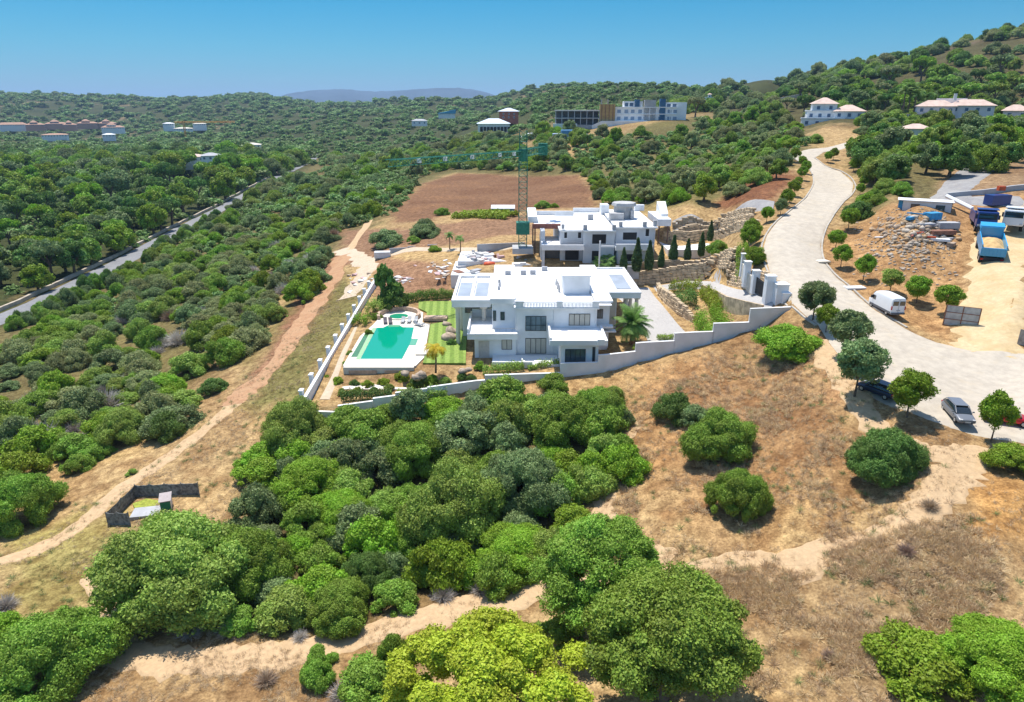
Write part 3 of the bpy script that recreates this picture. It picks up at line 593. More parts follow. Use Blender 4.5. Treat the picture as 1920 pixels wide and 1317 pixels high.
# --- single bushes and trees of the foreground
for a in [
 (1345,882,148,'hero0','mid','broad round green bush standing alone left of centre on the dry right slope',1.05),
 (1262,800,80,'bush1','dark','small dark bush touching the left side of the broad round bush on the dry slope',1.15),
 (1300,812,70,'bush2','grey','grey green shrub squeezed between the dark bush and the broad round bush',1.0),
 (1378,990,116,'hero1','mid','tall narrow green bush below the broad round bush on the dry slope',1.35),
 (1645,930,150,'hero2','dark','large soft dome shaped bush near the curved dirt track',1.1),
 (1470,690,132,'smooth0','bright','dense dark dome of a bush just outside the white wall near the gate',.75),
 (1886,900,102,'smooth1','bright','clipped dense green bush at the right edge below the red car',.8),
 (1905,1262,70,'bush0','dark','small dark shrub at the lower right edge above the yellow green bushes',1.2),
 (1700,1345,200,'bush3','bright','low bright green bush at the bottom edge, left one of the lower right pair',.7),
 (1840,1350,230,'hero0','bright','wide bright green bush in the bottom right corner',.75),
 (1122,822,122,'hero1','mid','lumpy green tree like bush on the right of the group under the villa',1.1),
 (1052,848,150,'hero2','mid','broad mid green bush in front of the right part of the villa wall',1.0),
 (945,795,120,'bush0','mid','bush close under the white wall below the villa terrace',1.0),
 (1037,742,62,'bush1','mid','small bush right at the foot of the white wall under the right window',.9),
 (1134,884,88,'bush2','olive','olive green bush at the edge of the dry slope, upper of two',1.1),
 (1104,945,94,'bush3','olive','olive green bush at the edge of the dry slope, lower of two',1.1),
 (980,812,70,'bush1','grey','pale grey green shrub between two broad green bushes',.9),
 (560,862,150,'hero0','olive','big pale olive bush at the lower end of the left boundary wall',1.1),
 (612,880,80,'bush0','grey','grey green shrub beside the big pale olive bush',.9),
 (690,850,110,'bush1','mid','bush under the lowest step of the front wall',.9),
 (640,880,80,'bush2','bright','bright green shrub below the front wall steps',.8),
 (830,810,100,'smooth0','bright','fresh bright green bush below the front wall',.8),
 (775,905,150,'hero1','mid','large mid green bush in the centre of the thicket',1.0),
 (880,868,140,'bush3','grey','silvery grey green bush behind the large tree of the thicket',.9),
 (860,1045,210,'hero0','olive','huge pale green rounded tree in the middle of the thicket',1.25),
 (985,985,180,'hero2','grey','big grey green tree right of the pale green one',1.15),
 (1070,1015,96,'bush0','bright','bright green bush at the right tip of the thicket',.9),
 (960,1092,165,'hero1','bright','low glossy green bush in front of the grey green tree',.75),
 (870,1112,110,'bush1','bright','glossy green bush at the front edge of the thicket above the orange track',.8),
 (696,1118,104,'hero2','dark','dark rounded bush in the front of the thicket',1.2),
 (590,962,160,'hero0','bright','wide bright green bush in the left part of the thicket',.8),
 (500,930,110,'bush2','bright','bright green bush beside the dead grey shrub',.8),
 (650,1010,130,'hero1','bright','bright bush in the middle left of the thicket',.85),
 (722,975,76,'bush3','olive','small pale bush by the gap in the thicket',1.0),
 (800,1105,90,'bush2','mid','round bush at the front of the thicket left of the glossy ones',1.0),
 (640,1195,140,'hero2','mid','broad bush at the lower front of the thicket beside the track',1.0),
 (555,1190,130,'bush1','olive','yellowish green spreading bush on the front of the thicket',.85),
 (745,1155,96,'bush0','mid','bush above the orange track with dead twigs at its foot',.9),
 (775,1010,90,'bush1','bright','bright bush left of the huge pale green tree',1.0),
 (600,1260,60,'bush2','mid','small upright green shrub below the track',1.1),
 (600,1296,72,'bush3','mid','green shrub at the bottom edge left of the yellow green tree',1.2),
 (740,1262,62,'bush0','mid','narrow upright shrub beside the yellow green tree',2.0),
 (690,1335,130,'bush1','mid','low green bush at the bottom edge beside the yellow green tree',.8),
 (1050,1230,90,'bush2','mid','small bush wedged between the yellow tree and the giant green tree',1.0),
 (120,1345,260,'hero0','mid','large dark green bush in the bottom left corner',.95),
 (20,1215,90,'bush1','bright','bush at the left edge above the corner bush',.9),
 (50,1003,150,'hero1','mid','big bushy green tree at the left edge beside the track',1.2),
 (-20,960,120,'bush3','bright','bush at the far left edge behind the big one',1.2),
 (312,750,82,'smooth1','bright','neat round bright green bush left of the dirt track',.85),
 (402,742,56,'bush0','dark','small dark green round bush beside the dirt track',.9),
 (314,830,74,'bush1','dark','dark upright bush at the corner of the left scrub',1.2),
 (242,838,110,'hero2','olive','olive bush in the left scrub next to the dark upright one',1.05),
 (150,872,90,'bush2','mid','green bush at the lower edge of the left scrub',.9),
 (250,892,22,'bush2','olive','tiny green tuft of a bush alone on the dry ground by the track',.9),
 (800,442,50,'bush1','grey','grey green bush right of the round ones on the waste ground',1.0)]:
    bush(a[0], a[1], a[2], a[3], a[4], a[5], a[6])
bush(350,1205,335,'hero1','olive','massive rounded tree at the lower left beside the track bend',.95,cat='tree',name='tree')
bush(478,1130,180,'hero2','mid','dark lumpy tree joined to the massive one',1.15,cat='tree',name='tree')
tree(1120,1195,250,'herot0','mid','giant green tree at the bottom, rear crown of the two',.9,front=.35)
tree(1235,1340,330,'herot1','mid','giant green tree at the bottom, front crown of the two',.85,front=.2)
tree(920,1440,400,'umbh','yellow','bright yellow green pine with clumped crown at the bottom edge',1.0,front=.0) if 'umbh' in CR else None
tree(772,800,70,'tree1','grey','slender tree standing in front of the lowest wall steps',1.15,front=.1)
# bottom pine, finer crown
crown_me('umbh', 'tree', 140000, .0145, 91, G_yel, lobes=110, lr=(.09, .17))
tree(920,1420,400,'umbh','yellow','bright yellow green pine with clumped crown at the bottom edge',.72,front=.1,name='pine_tree',cat='pine')
# --- street trees
ST = 'young shade trees along the hill road'
for u, v, w_, pal, lab, h in [
 (1858,828,70,'street','young round street tree beside the red car',1.3),(1700,782,88,'street','bright round street tree between the dark blue and the grey car',.95),
 (1602,744,106,'grey','big grey green street tree with the dark blue car behind it',1.0),(1603,700,60,'street','light green street tree squeezed between two grey green ones',.9),
 (1585,668,86,'grey','broad grey green street tree halfway down the row',.95),(1548,624,50,'street','small bright street tree second from the gate',1.0),
 (1524,600,76,'grey','dark spreading street tree nearest the gate pillars',.9),
 (1566,468,40,'street','round street tree on the inner side of the road bend',.85),(1576,503,40,'street','street tree on the green verge below the bend',1.0),
 (1618,527,42,'street','street tree with a visible trunk beside the white slab',1.1),(1668,549,46,'olive','olive toned street tree above the white van',.9),
 (1718,568,52,'street','street tree directly behind the white van',.9),(1772,588,56,'street','street tree beside the slatted panel',.9),
 (1590,432,40,'street','street tree at the top of the rubble slope',.95),(1412,512,46,'street','round tree just inside the pillars of the gate wall',1.0),
 (1402,470,44,'street','bright tree at the top of the stone terraces',1.0),(1408,455,40,'street','tree behind the bright one at the stone terraces',1.0),
 (1437,418,28,'street','round tree at the end of the grey site road',1.0),(1463,403,28,'grey','grey green street tree above the site road',1.0),
 (1474,388,30,'street','street tree above the site road entrance',1.0),(1488,368,28,'street','street tree on the left verge of the upper road',1.0)]:
    t_ = tree(u, v, w_, 'ball%d' % (u % 3), pal, lab, h, name='street_tree', trunk=TRB, group=ST)
for k, (u, v) in enumerate([(1496,352),(1503,338),(1510,326),(1503,314),(1490,304),(1480,380),(1552,305),(1562,300),(1600,322),(1614,340),(1618,352),(1612,366)]):
    tree(u, v, random.uniform(18, 26), 'ball%d' % (k % 3), 'street', 'small street tree in the hedge like row on the upper bend of the road', 1.0, name='street_tree', trunk=TRB, group='row of trees on the upper road bend')
# --- dead shrubs, palms, cypress
def twig_mesh(seed, n=260, m=None, up=.75):
    rng = random.Random(seed); V = []; F = []
    for k in range(n):
        a = rng.uniform(0, 6.28); ph = math.acos(rng.uniform(.05, 1)); d = Vector((math.sin(ph)*math.cos(a), math.sin(ph)*math.sin(a), math.cos(ph)*up+.05)); L_ = rng.uniform(.55, 1.0)
        p0 = Vector((rng.uniform(-.12, .12), rng.uniform(-.12, .12), 0)) + d*L_*rng.uniform(0, .45); p1 = d*L_ + Vector((rng.gauss(0, .08), rng.gauss(0, .08), rng.gauss(0, .08))); s_ = (p1-p0).cross(Vector((rng.gauss(0, 1), rng.gauss(0, 1), rng.gauss(0, 1)))).normalized()*.013
        i = len(V); V += [p0-s_, p0+s_, p1+s_*.4, p1-s_*.4]; F.append((i, i+1, i+2, i+3))
    V = np.array([v[:] for v in V]); F = np.array(F); V[:, 2] = np.maximum(V[:, 2], 0)
    return veg_mesh('twigs', V, F, np.array([rng.random() for _ in F]), m)
G_dead = leafmat('dead_twigs', (.50,.45,.40), .25, .02, .05); G_deadb = leafmat('brown_twigs', (.42,.30,.21), .25, .03, .05)
DEAD = [twig_mesh(1, 900, G_dead), twig_mesh(2, 700, G_dead), twig_mesh(3, 800, G_deadb)]
def dead(u, v, w_, k, label, h=.9):
    x, y, z = pg(u, v); d = to_px(x, y, z)[2]; r = w_/2*d/FPX; o = ob('dead_shrub', DEAD[k]); o.location = (x, y+r*.5, g(x, y+r*.5)); o.scale = (r, r, r*h*1.2); o.rotation_euler = (0, 0, random.uniform(0, 6)); tag(o, label, 'dead shrub'); PLACED.append((x, y+r*.5, r*.6)); return o
for a in [(190,775,90,0,'bare brown grey shrub in the left scrub'),(60,850,110,0,'big leafless grey shrub near the left edge'),(235,720,40,1,'small leafless grey tree left of the round bright bush'),(330,650,60,0,'bare grey shrub on the open patch above the track'),
 (430,1195,62,0,'pale dead shrub at the foot of the massive tree'),(350,1200,60,1,'dead twiggy shrub beside the trunk of the massive tree'),(560,1205,40,1,'dead grey tuft at the front of the thicket'),(495,1290,56,2,'brownish dead shrub below the orange track'),(640,1320,70,0,'tangle of grey dead twigs at the bottom edge'),
 (830,1130,60,0,'dead grey shrub above the orange track, left of two'),(900,1118,50,1,'dead grey shrub above the orange track, right of two'),(560,905,40,0,'silver dead shrub in the gap of the thicket'),(680,905,50,1,'dead grey shrub in the middle of the thicket'),(670,870,30,0,'small dead shrub beside the thicket gap'),
 (1420,620,60,2,'brown dead shrub against the front wall near the gate'),(0,1150,60,0,'pale leafless bush on the left edge'),(540,505,40,0,'leafless silver tree in the left scrub near the track'),(585,500,60,0,'wide silver leafless shrub beside the track bend'),(515,470,44,1,'leafless grey tree in the upper left scrub'),(578,430,30,1,'tall bare grey shrub in the upper scrub'),
 (1705,1045,44,2,'brown dry shrub beside the curved dirt track'),(1560,1240,40,2,'dry brown shrub at the bottom right of the slope'),(1750,960,44,2,'dry shrub on the edge of the yellow sand patch')]:
    dead(*a)
DSC = [(random.uniform(0, 640), random.uniform(440, 860)) for _ in range(260)]
SCP = [(60,640),(330,470),(560,380),(700,350),(640,440),(600,480),(560,590),(480,650),(420,690),(350,790),(100,880),(-20,880)]
k_ = 0
for u, v in DSC:
    if not in_poly(np.array([u]), np.array([v]), SCP)[0] or k_ > 46: continue
    x, y, z = pg(u, v); r = random.uniform(1.2, 2.6); o = ob('dead_shrub', DEAD[k_ % 3]); o.location = (x, y, z); o.scale = (r, r, r*random.uniform(1, 1.5)); k_ += 1
    tag(o, 'leafless '+['pale grey','grey','brown'][k_ % 3]+' shrub among the green scrub '+('close to the highway' if v < 560 else ('on the lower slope' if v > 700 else 'in the middle of the slope')), 'dead shrub', 'leafless shrubs scattered through the left scrub'); PLACED.append((x, y, r*.45))
# --- scattered woodland and scrub
def scat(poly, rmin, rmax, cover, seed, kinds, dmax=700, lim=4000):
    rng = np.random.default_rng(seed); wp = [pg(max(-300, u), v) if v > 206 else pd(u, v, dmax) for u, v in poly]
    x0, x1 = min(p[0] for p in wp), max(p[0] for p in wp); y0, y1 = min(p[1] for p in wp), max(p[1] for p in wp)
    area = (x1-x0)*(y1-y0); rm = (rmin+rmax)/2; n = int(min(area/(math.pi*rm*rm)*cover*1.6, 90000)); X = rng.uniform(x0, x1, n); Y = rng.uniform(y0, y1, n); Z = G(X, Y); U, Vv, D = to_px(X, Y, Z)
    ok = in_poly(U, Vv, poly) & (D < dmax) & ~clear(X, Y, U, Vv, D); R_ = rng.uniform(rmin, rmax, n)*np.clip(D/260, 1, 2.2)
    out = []; cell = {}; cs = rmax*2.4
    for i in np.where(ok)[0]:
        x, y, r = X[i], Y[i], R_[i]; cx, cy = int(x//cs), int(y//cs); bad = False
        for a in (-1, 0, 1):
            for b_ in (-1, 0, 1):
                for (px_, py_, pr) in cell.get((cx+a, cy+b_), ()):
                    if (px_-x)**2+(py_-y)**2 < ((pr+r)*.62/max(cover, .3)**.3)**2: bad = True; break
                if bad: break
            if bad: break
        if bad: continue
        cell.setdefault((cx, cy), []).append((x, y, r)); out.append((x, y, Z[i], r, D[i], kinds[rng.integers(len(kinds))]))
        if len(out) >= lim: break
    return out
RP = [(u, v) for u, v in RL] + [(u, v) for u, v in reversed(RR)]
ROADW = [pz(u, v, zroad(v))[:2] for u, v in RL] + [pz(u, v, zroad(v))[:2] for u, v in reversed(RR)]
NOV = [[(735,412),(790,345),(855,320),(1095,325),(1128,360),(1125,398),(1330,398),(1470,376),(1500,330),(1500,290),(1560,270),(1640,265),(1640,290),(1580,300),(1620,340),(1560,460),(1990,420),(1990,350),(1700,378),(1620,430),(1580,520),(1480,620),(1100,725),(640,790),(560,750),(640,520),(600,480),(620,440),(690,420)],
       [(1660,372),(1990,345),(1990,660),(1620,560),(1590,440)]]
BARE = [([(1590,160),(1700,112),(1850,88),(1990,66),(1990,125),(1860,135),(1760,172),(1640,178)], .85), ([(270,600),(400,600),(410,700),(280,700)], .6), ([(300,690),(420,680),(470,720),(380,800)], .7), ([(560,400),(700,330),(740,360),(640,440)], .45), ([(1780,150),(1990,140),(1990,190),(1800,190)], .6), ([(1290,190),(1500,185),(1500,215),(1300,215)], .4), ([(1740,300),(1990,270),(1990,340),(1740,345)], .6)]
CLEARBOX = []   # photo boxes of distant buildings with their distance: nothing may grow right in front
def clear(X, Y, U, Vv, D):
    bad = np.zeros(len(X), bool)
    bad |= in_poly(X, Y, ROADW) | (poly_dist(X, Y, ROADW) < 3.5)
    H_ = [tuple(p) for p in HP]; bad |= (poly_dist(X, Y, H_, False) < 6.0)
    for q in NOV: bad |= in_poly(U, Vv, q)
    for (u0, v0, u1, v1, dd) in CLEARBOX: bad |= (U > u0-4) & (U < u1+4) & (Vv > v0-2) & (Vv < v1) & (D < dd*.97)
    hsh = _hash(np.floor(X*3), np.floor(Y*3), 4)
    for q, pr in BARE: bad |= in_poly(U, Vv, q) & (hsh < pr)
    for (x, y, r) in PLACED: bad |= (X-x)**2+(Y-y)**2 < (r*.72)**2
    return bad
CLEARBOX += [(1150,180,1290,258,470),(1035,200,1155,262,430),(1025,235,1110,290,350),(890,218,990,262,600),(1496,180,1610,268,330),(1712,178,1850,246,270),(1870,190,1920,222,270),(1685,236,1725,282,250),(0,226,240,240,1500),(305,290,405,304,480),(965,240,1010,285,500),(330,230,400,241,1200),(70,248,125,258,1050),(820,205,860,225,900),(770,220,800,236,800),(850,255,960,275,560),(330,340,376,356,460)]
"""groups: name, label, category, list of candidates"""
shrub = scat([(60,640),(330,470),(600,300),(700,330),(740,360),(700,420),(640,440),(600,480),(630,510),(560,590),(480,650),(420,690),(350,730),(350,790),(330,830),(100,900),(-120,900),(-120,700)], 1.7, 3.6, 1.05, 1, ['bush0','bush1','bush2','bush3'], 420)
shrub += scat([(640,330),(760,335),(790,345),(740,400),(680,420),(640,400)], 1.4, 2.6, .5, 2, ['bush0','bush2'], 420)
pines = scat([(-200,640),(-200,240),(640,240),(600,290),(440,372),(240,480),(60,570)], 3.0, 5.2, 1.0, 3, ['umb0','umb1','umb2','tree0','tree1','tree2','tree0'], 760)
mids = scat([(620,310),(640,262),(900,262),(1060,250),(1300,244),(1420,232),(1540,250),(1530,275),(1470,290),(1500,318),(1480,330),(1440,345),(1380,372),(1330,392),(1130,385),(1118,350),(1090,322),(850,318),(760,340)], 1.7, 3.3, .62, 4, ['bush0','bush1','bush2','bush3','bush1','tree2'], 640)
hill = scat([(1200,205),(1300,170),(1450,152),(1640,122),(1800,88),(1960,50),(1990,240),(1700,246),(1540,240),(1350,228)], 1.8, 3.6, .26, 5, ['bush0','bush1','bush2','bush3','umb1'], 760, 900)
slope = scat([(1540,240),(1990,236),(1990,300),(1800,330),(1700,345),(1640,372),(1616,380),(1610,345),(1596,325),(1590,300),(1640,270),(1560,262)], 2.2, 3.8, .95, 6, ['tree0','tree1','bush1','bush3','bush0','tree2'], 420)
slope += scat([(1600,372),(1680,350),(1700,372),(1650,420),(1618,440),(1600,410)], 1.3, 2.4, .9, 7, ['bush1','bush3'], 300)
slope += scat([(1540,150),(1760,130),(1990,140),(1990,190),(1700,220),(1560,215)], 2.4, 4.2, .25, 17, ['tree0','umb0','bush3'], 560, 200)
thick = scat([(640,790),(1170,740),(1180,900),(1100,960),(1080,1080),(780,1130),(540,1190),(430,1180),(470,960),(470,880)], 1.5, 3.0, 1.5, 27, ['bush0','bush1','bush2','bush3'], 120)
dryd = scat([(1180,740),(1400,660),(1560,690),(1640,780),(1560,800),(1440,780),(1420,900),(1560,980),(1300,1010),(1180,880)], .5, 1.0, .12, 8, ['dry'], 120)
def emit(lst, nmax, name, cat, group, pals, labels, low=0, seed=0, places=()):
    """the ones that show largest become objects of their own, the rest is returned"""
    rng = random.Random(seed); lst = sorted(lst, key=lambda a: -a[3]/a[4]); med = float(np.median([a[3] for a in lst])) if lst else 1
    for i, (x, y, z, r, d, kd) in enumerate(lst[:nmax]):
        pal = rng.choice(pals); lab = labels[pal]; uu, vv, _ = to_px(x, y, z); sz = 'small ' if r < med*.86 else ('large ' if r > med*1.14 else '')
        pl = min(places, key=lambda q: ((q[0]-uu)/1.6)**2+(q[1]-vv)**2)[2] if places else ''
        lab = sz+lab+(' '+pl if pl else '')
        if kd.startswith('bush'):
            o = ob(name, cm(kd, pal)); o.scale = (r*1.14, r*1.14, r*rng.uniform(.85, 1.5))
        elif d >= 480:
            o = ob(name, cm('bush%d' % (i % 4), pal)); o.scale = (r*1.1, r*1.1, r*rng.uniform(.95, 1.3))
        else:
            if True:
                o = thing(name, None, None); ob('trunk', TR[i % 3], o); ob('crown', cm(kd, pal), o)
            hh = r*rng.uniform(.95, 1.3)*(1.35 if kd.startswith('umb') else 1); o.scale = (r*1.1, r*1.1, hh)
        o.location = (x, y, z-.15); o.rotation_euler = (0, 0, rng.uniform(0, 6.28)); tag(o, lab, cat, group)
    return lst[nmax:]
rest = []
def LB(s_): return {'mid': 'mid green '+s_, 'bright': 'bright green '+s_, 'grey': 'grey green '+s_, 'dark': 'dark green '+s_, 'olive': 'olive green '+s_, 'pine': 'fresh green '+s_, 'yellow': 'yellow green '+s_, 'pale': 'pale dusty green '+s_}
rest += emit(thick, 230, 'thicket_bush', 'bush', 'small bushes filling the thicket below the villa', ['mid','bright','olive','grey'], LB('bush filling a gap in the thicket'), seed=8, places=[(500,930,'at its left end'),(560,1150,'above the orange track'),(700,850,'under the low wall steps'),(780,950,'near its centre'),(900,1080,'at its front'),(1000,850,'under the villa'),(1120,860,'at its right end')])
rest += emit(shrub, 290, 'shrub', 'shrub', 'scrub bushes on the slope above the highway', ['mid','mid','bright','grey','grey','olive','olive','pine','pale','pale'], LB('scrub bush'), seed=1, places=[(60,700,'at the left edge under the highway'),(230,640,'in the left scrub below the highway'),(150,830,'at the lower left end of the scrub'),(300,760,'beside the lower dirt track'),(330,560,'in the middle of the scrub slope'),(480,610,'beside the bend of the dirt track'),(420,480,'close to the highway in the middle'),(560,520,'left of the red soil bank'),(560,420,'in the upper part of the scrub slope'),(660,380,'left of the ploughed field'),(560,340,'near the far end of the highway')])
rest += emit(pines, 290, 'valley_tree', 'tree', 'wooded valley trees beyond the highway', ['mid','pine','dark','dark','grey','mid','bright'], LB('tree'), seed=2, places=[(20,560,'just beyond the highway at the left edge'),(200,450,'beyond the highway in the left wood'),(60,400,'deep in the left wood'),(300,390,'in the middle of the valley wood'),(400,340,'near the highway middle'),(150,320,'far back in the left wood'),(480,300,'near the far end of the highway'),(350,270,'far back in the valley')])
rest += emit(mids, 260, 'field_shrub', 'shrub', 'bushes around and beyond the ploughed field', ['mid','bright','grey','olive','mid','pale','pale','pine'], LB('bush'), seed=3, places=[(700,300,'left beyond the brown field'),(900,290,'behind the brown field'),(1080,300,'right beyond the brown field'),(1200,350,'behind the unfinished villa'),(1350,350,'below the upper road'),(1300,280,'under the apartment block'),(1450,270,'left of the upper road bend')])
_ = emit(hill, 250, 'hill_bush', 'bush', 'bushes dotted over the hillside', ['mid','grey','dark','olive','pale'], LB('bush on the hillside'), seed=4, places=[(1250,180,'at the low left end of the ridge'),(1400,170,'left under the skyline'),(1550,150,'above the two tiered villa'),(1700,130,'in the middle of the bare slope'),(1850,90,'near the top right skyline'),(1880,180,'above the long pink roofed villa'),(1450,210,'left of the two tiered villa')])
rest += emit(slope, 260, 'roadside_tree', 'tree', 'trees on the slope right of the road', ['mid','grey','olive','bright','dark','mid'], LB('tree'), seed=5, places=[(1620,330,'right beside the upper road bend'),(1640,270,'behind the upper road bend'),(1700,320,'above the site cabin'),(1800,280,'below the long pink roofed villa'),(1900,270,'at the right edge below the villas'),(1640,400,'between the road and the rubble'),(1750,190,'behind the long pink roofed villa')])
for k in range(76):
    q = k/75; P_ = HP[int(len(HP)*(.12+.84*q))]; nrm_ = 7.6+random.uniform(0, 4); i_ = min(int(len(HP)*(.12+.84*q)), len(HP)-2); d_ = HP[i_+1]-HP[i_]; d_ = d_/np.hypot(*d_); x, y = P_[0]+d_[1]*nrm_, P_[1]-d_[0]*nrm_
    uu_, vv_, _d = to_px(x, y, g(x, y))
    if 415 < uu_ < 462 or 520 < uu_ < 610: continue
    r = random.uniform(2.2, 3.4)*(.8 if q < .35 else 1); o = ob('verge_tree', cm(('bush%d' % (k % 4)), ['mid','grey','dark','olive'][k % 4])); o.location = (x, y, g(x, y)-.2); o.scale = (r, r, r*random.uniform(1.2, 1.7)); o.rotation_euler = (0, 0, k)
    tag(o, ['mid green','grey green','dark green','olive green'][k % 4]+' bushy tree on the near verge of the highway, '+['before the middle','in the middle','toward its far end'][min(2, int(q*3))], 'tree', 'bushy trees on the near verge of the highway')
# everything smaller or farther merges into one mass of woodland
far_proto = []
for kd, sd in (('bush', 200), ('bush', 201), ('bush', 202), ('tree', 203)):
    V, F, tt = crown(kd, 330, .15, sd, lobes=9, lr=(.22, .5)); far_proto.append((V, F, tt))
def polar_scatter(n, seed):
    rng = np.random.default_rng(seed); d = np.exp(rng.uniform(math.log(430), math.log(3200), n)); u = rng.uniform(-250, 2150, n); X = (u-960)/FPX*d; Y = d*(CP+.37*SP); Z = G(X, Y); U, Vv, D = to_px(X, Y, Z)
    ok = ~clear(X, Y, U, Vv, D); R_ = np.clip(D/420, 1, 5)*rng.uniform(1.8, 3.8, n)
    den = fbm(X/70, Y/110, 66); ok &= (den > .31+.34*(((U > 1400) & (Vv < 215))) ) & ~((U > 1180) & (D < 480))
    return [(X[i], Y[i], Z[i], R_[i], D[i], 'x') for i in np.where(ok)[0]]
rest += polar_scatter(11000, 5)
VV = []; FF = []; TT = []; o_ = 0; rng = np.random.default_rng(99)
for i, (x, y, z, r, d, kd) in enumerate(rest):
    V, F, tt = far_proto[i % 4]; a = rng.random()*6.28; ca_, sa_ = math.cos(a), math.sin(a); hh = r*(.55+.35*rng.random())*(1 if d < 800 else .85)
    Q = np.c_[(V[:, 0]*ca_-V[:, 1]*sa_)*r+x, (V[:, 0]*sa_+V[:, 1]*ca_)*r+y, V[:, 2]*hh+z-(.1 if i % 4 < 3 else .42)*r]; VV.append(Q); FF.append(F+o_); TT.append(np.clip(tt*.5+rng.random()*.9-.2, 0, 1.1)); o_ += len(V)
me = veg_mesh('woodland', np.concatenate(VV), np.concatenate(FF), np.concatenate(TT), G_wood); o = ob('woodland', me); tag(o, 'distant mass of woodland covering the valley and far hills', 'woodland', kind='stuff')
print('veg', len(shrub), len(pines), len(mids), len(hill), len(slope), 'rest', len(rest))
# --- dry ground cover: brown brush and straw tufts
def tufts(name, label, cat, polys, n, size, cols, seed, blades=16, dens=None):
    rng = np.random.default_rng(seed); P = []
    for poly, frac in polys:
        wp = [pg(u, v) for u, v in poly]; k = int(n*frac); x0, x1 = min(p[0] for p in wp), max(p[0] for p in wp); y0, y1 = min(p[1] for p in wp), max(p[1] for p in wp)
        X = rng.uniform(x0, x1, k*3); Y = rng.uniform(y0, y1, k*3); jx = rng.normal(0, 1.3, k*3); jy = rng.normal(0, 1.3, k*3); ok = in_poly(X+jx, Y+jy, [p[:2] for p in wp]) & (fbm(X/3.6, Y/3.6, seed+3) > rng.uniform(.38, .70, k*3)); P.append(np.c_[X[ok], Y[ok]][:k])
    P = np.concatenate(P); Z = G(P[:, 0], P[:, 1]); m_ = len(P); S = rng.uniform(size[0], size[1], m_)
    nb_ = m_*blades; idx = np.repeat(np.arange(m_), blades); a = rng.uniform(0, 6.28, nb_); ph = np.arccos(rng.uniform(.15, 1, nb_)); d = np.c_[np.sin(ph)*np.cos(a), np.sin(ph)*np.sin(a), np.cos(ph)]; s1 = S[idx][:, None]
    B0 = np.c_[P[idx], Z[idx]] + d*s1*rng.uniform(0, .4, (nb_, 1)); B1 = np.c_[P[idx], Z[idx]] + d*s1*rng.uniform(.6, 1.1, (nb_, 1)); w_ = unit(np.cross(d, rng.normal(0, 1, (nb_, 3))))*s1*.020
    V = np.stack([B0-w_, B0+w_, B1+w_*.6, B1-w_*.6], 1).reshape(-1, 3); F = np.arange(nb_*4).reshape(nb_, 4); tt = (rng.random(m_)*.7)[idx]+rng.random(nb_)*.3
    o = ob(name, veg_mesh(name, V, F, tt, cols)); tag(o, label, cat, kind='stuff'); return o
G_straw = leafmat('straw', (.66,.52,.32), .25, .02, .1); G_brush = leafmat('brown_brush', (.66,.49,.29), .35, .03, .1); G_gbrush = leafmat('green_grass_tufts', (.17,.19,.06), .3, .04, .15)
tufts('dry_brush', 'dry brown and grey brush covering the right hand slope', 'brush', [([(1150,740),(1400,650),(1560,680),(1760,880),(1700,960),(1560,1020),(1250,1050),(1130,960)], .35), ([(1260,1080),(1500,1060),(1720,980),(1880,1020),(1950,1317),(1350,1317)], .65)], 9500, (.2, .75), G_brush, 41, 40)
tufts('straw_grass', 'sun bleached straw grass over the slopes', 'dry grass', [([(1150,700),(1460,620),(1600,700),(1900,900),(1980,1317),(1300,1317),(1120,960)], .4), ([(0,1020),(330,840),(560,600),(660,500),(560,760),(480,900),(230,1120),(0,1200)], .42), ([(200,1180),(700,1180),(1000,1120),(1000,1180),(640,1317),(150,1317)], .2), ([(620,780),(1300,650),(1180,760),(640,840)], .1)], 13000, (.12, .42), G_straw, 43, 26)
tufts('weeds', 'low grey and green weeds dotted over the dry slopes', 'weeds', [([(1150,740),(1400,650),(1560,680),(1760,880),(1900,1000),(1950,1317),(1350,1317),(1130,960)], .6), ([(0,1020),(330,840),(560,620),(560,760),(480,900),(230,1180),(0,1200)], .4)], 900, (.25, .7), G_gry, 53, 46)
tufts('green_grass', 'patches of greenish wild grass along the left boundary', 'grass', [([(575,735),(690,552),(650,520),(560,620),(470,760)], .55), ([(0,1090),(200,1000),(380,960),(300,1120),(60,1180)], .3), ([(470,760),(620,600),(600,560),(440,730)], .15)], 3600, (.15, .4), G_gbrush, 47, 12)
# ------------------------------------------------------------------ the white villa
M_white = mat('white_plaster', (.80,.80,.80), .75, .03, .5, .05, spec=.3, dirt=(.70,.70,.69))
M_roof = mat('white_roof', (.83,.825,.81), .8, .02, .35, .1, dirt=(.70,.695,.68))
M_cream = mat('cream_stone', (.66,.60,.50), .8, .05, .8, .1); M_frame = mat('dark_frame', (.045,.05,.055), .4, .05, 3)
M_glass = mat('window_glass', (.06,.085,.10), .08, .2, .6, spec=.8); M_blind = mat('cream_blind', (.50,.47,.40), .6, .05, 1)
M_curt = mat('curtained_glass', (.17,.22,.25), .25, .2, .8); M_grey = mat('grey_render', (.42,.42,.43), .85, .08, .6, .1); M_sky = mat('skylight_glass', (.36,.39,.43), .35, .08, .4, spec=.8); M_dark = mat('painted_shade_black', (.03,.03,.032), .9, .1, 1)  # M_dark puts the shade of open holes into a near-black colour
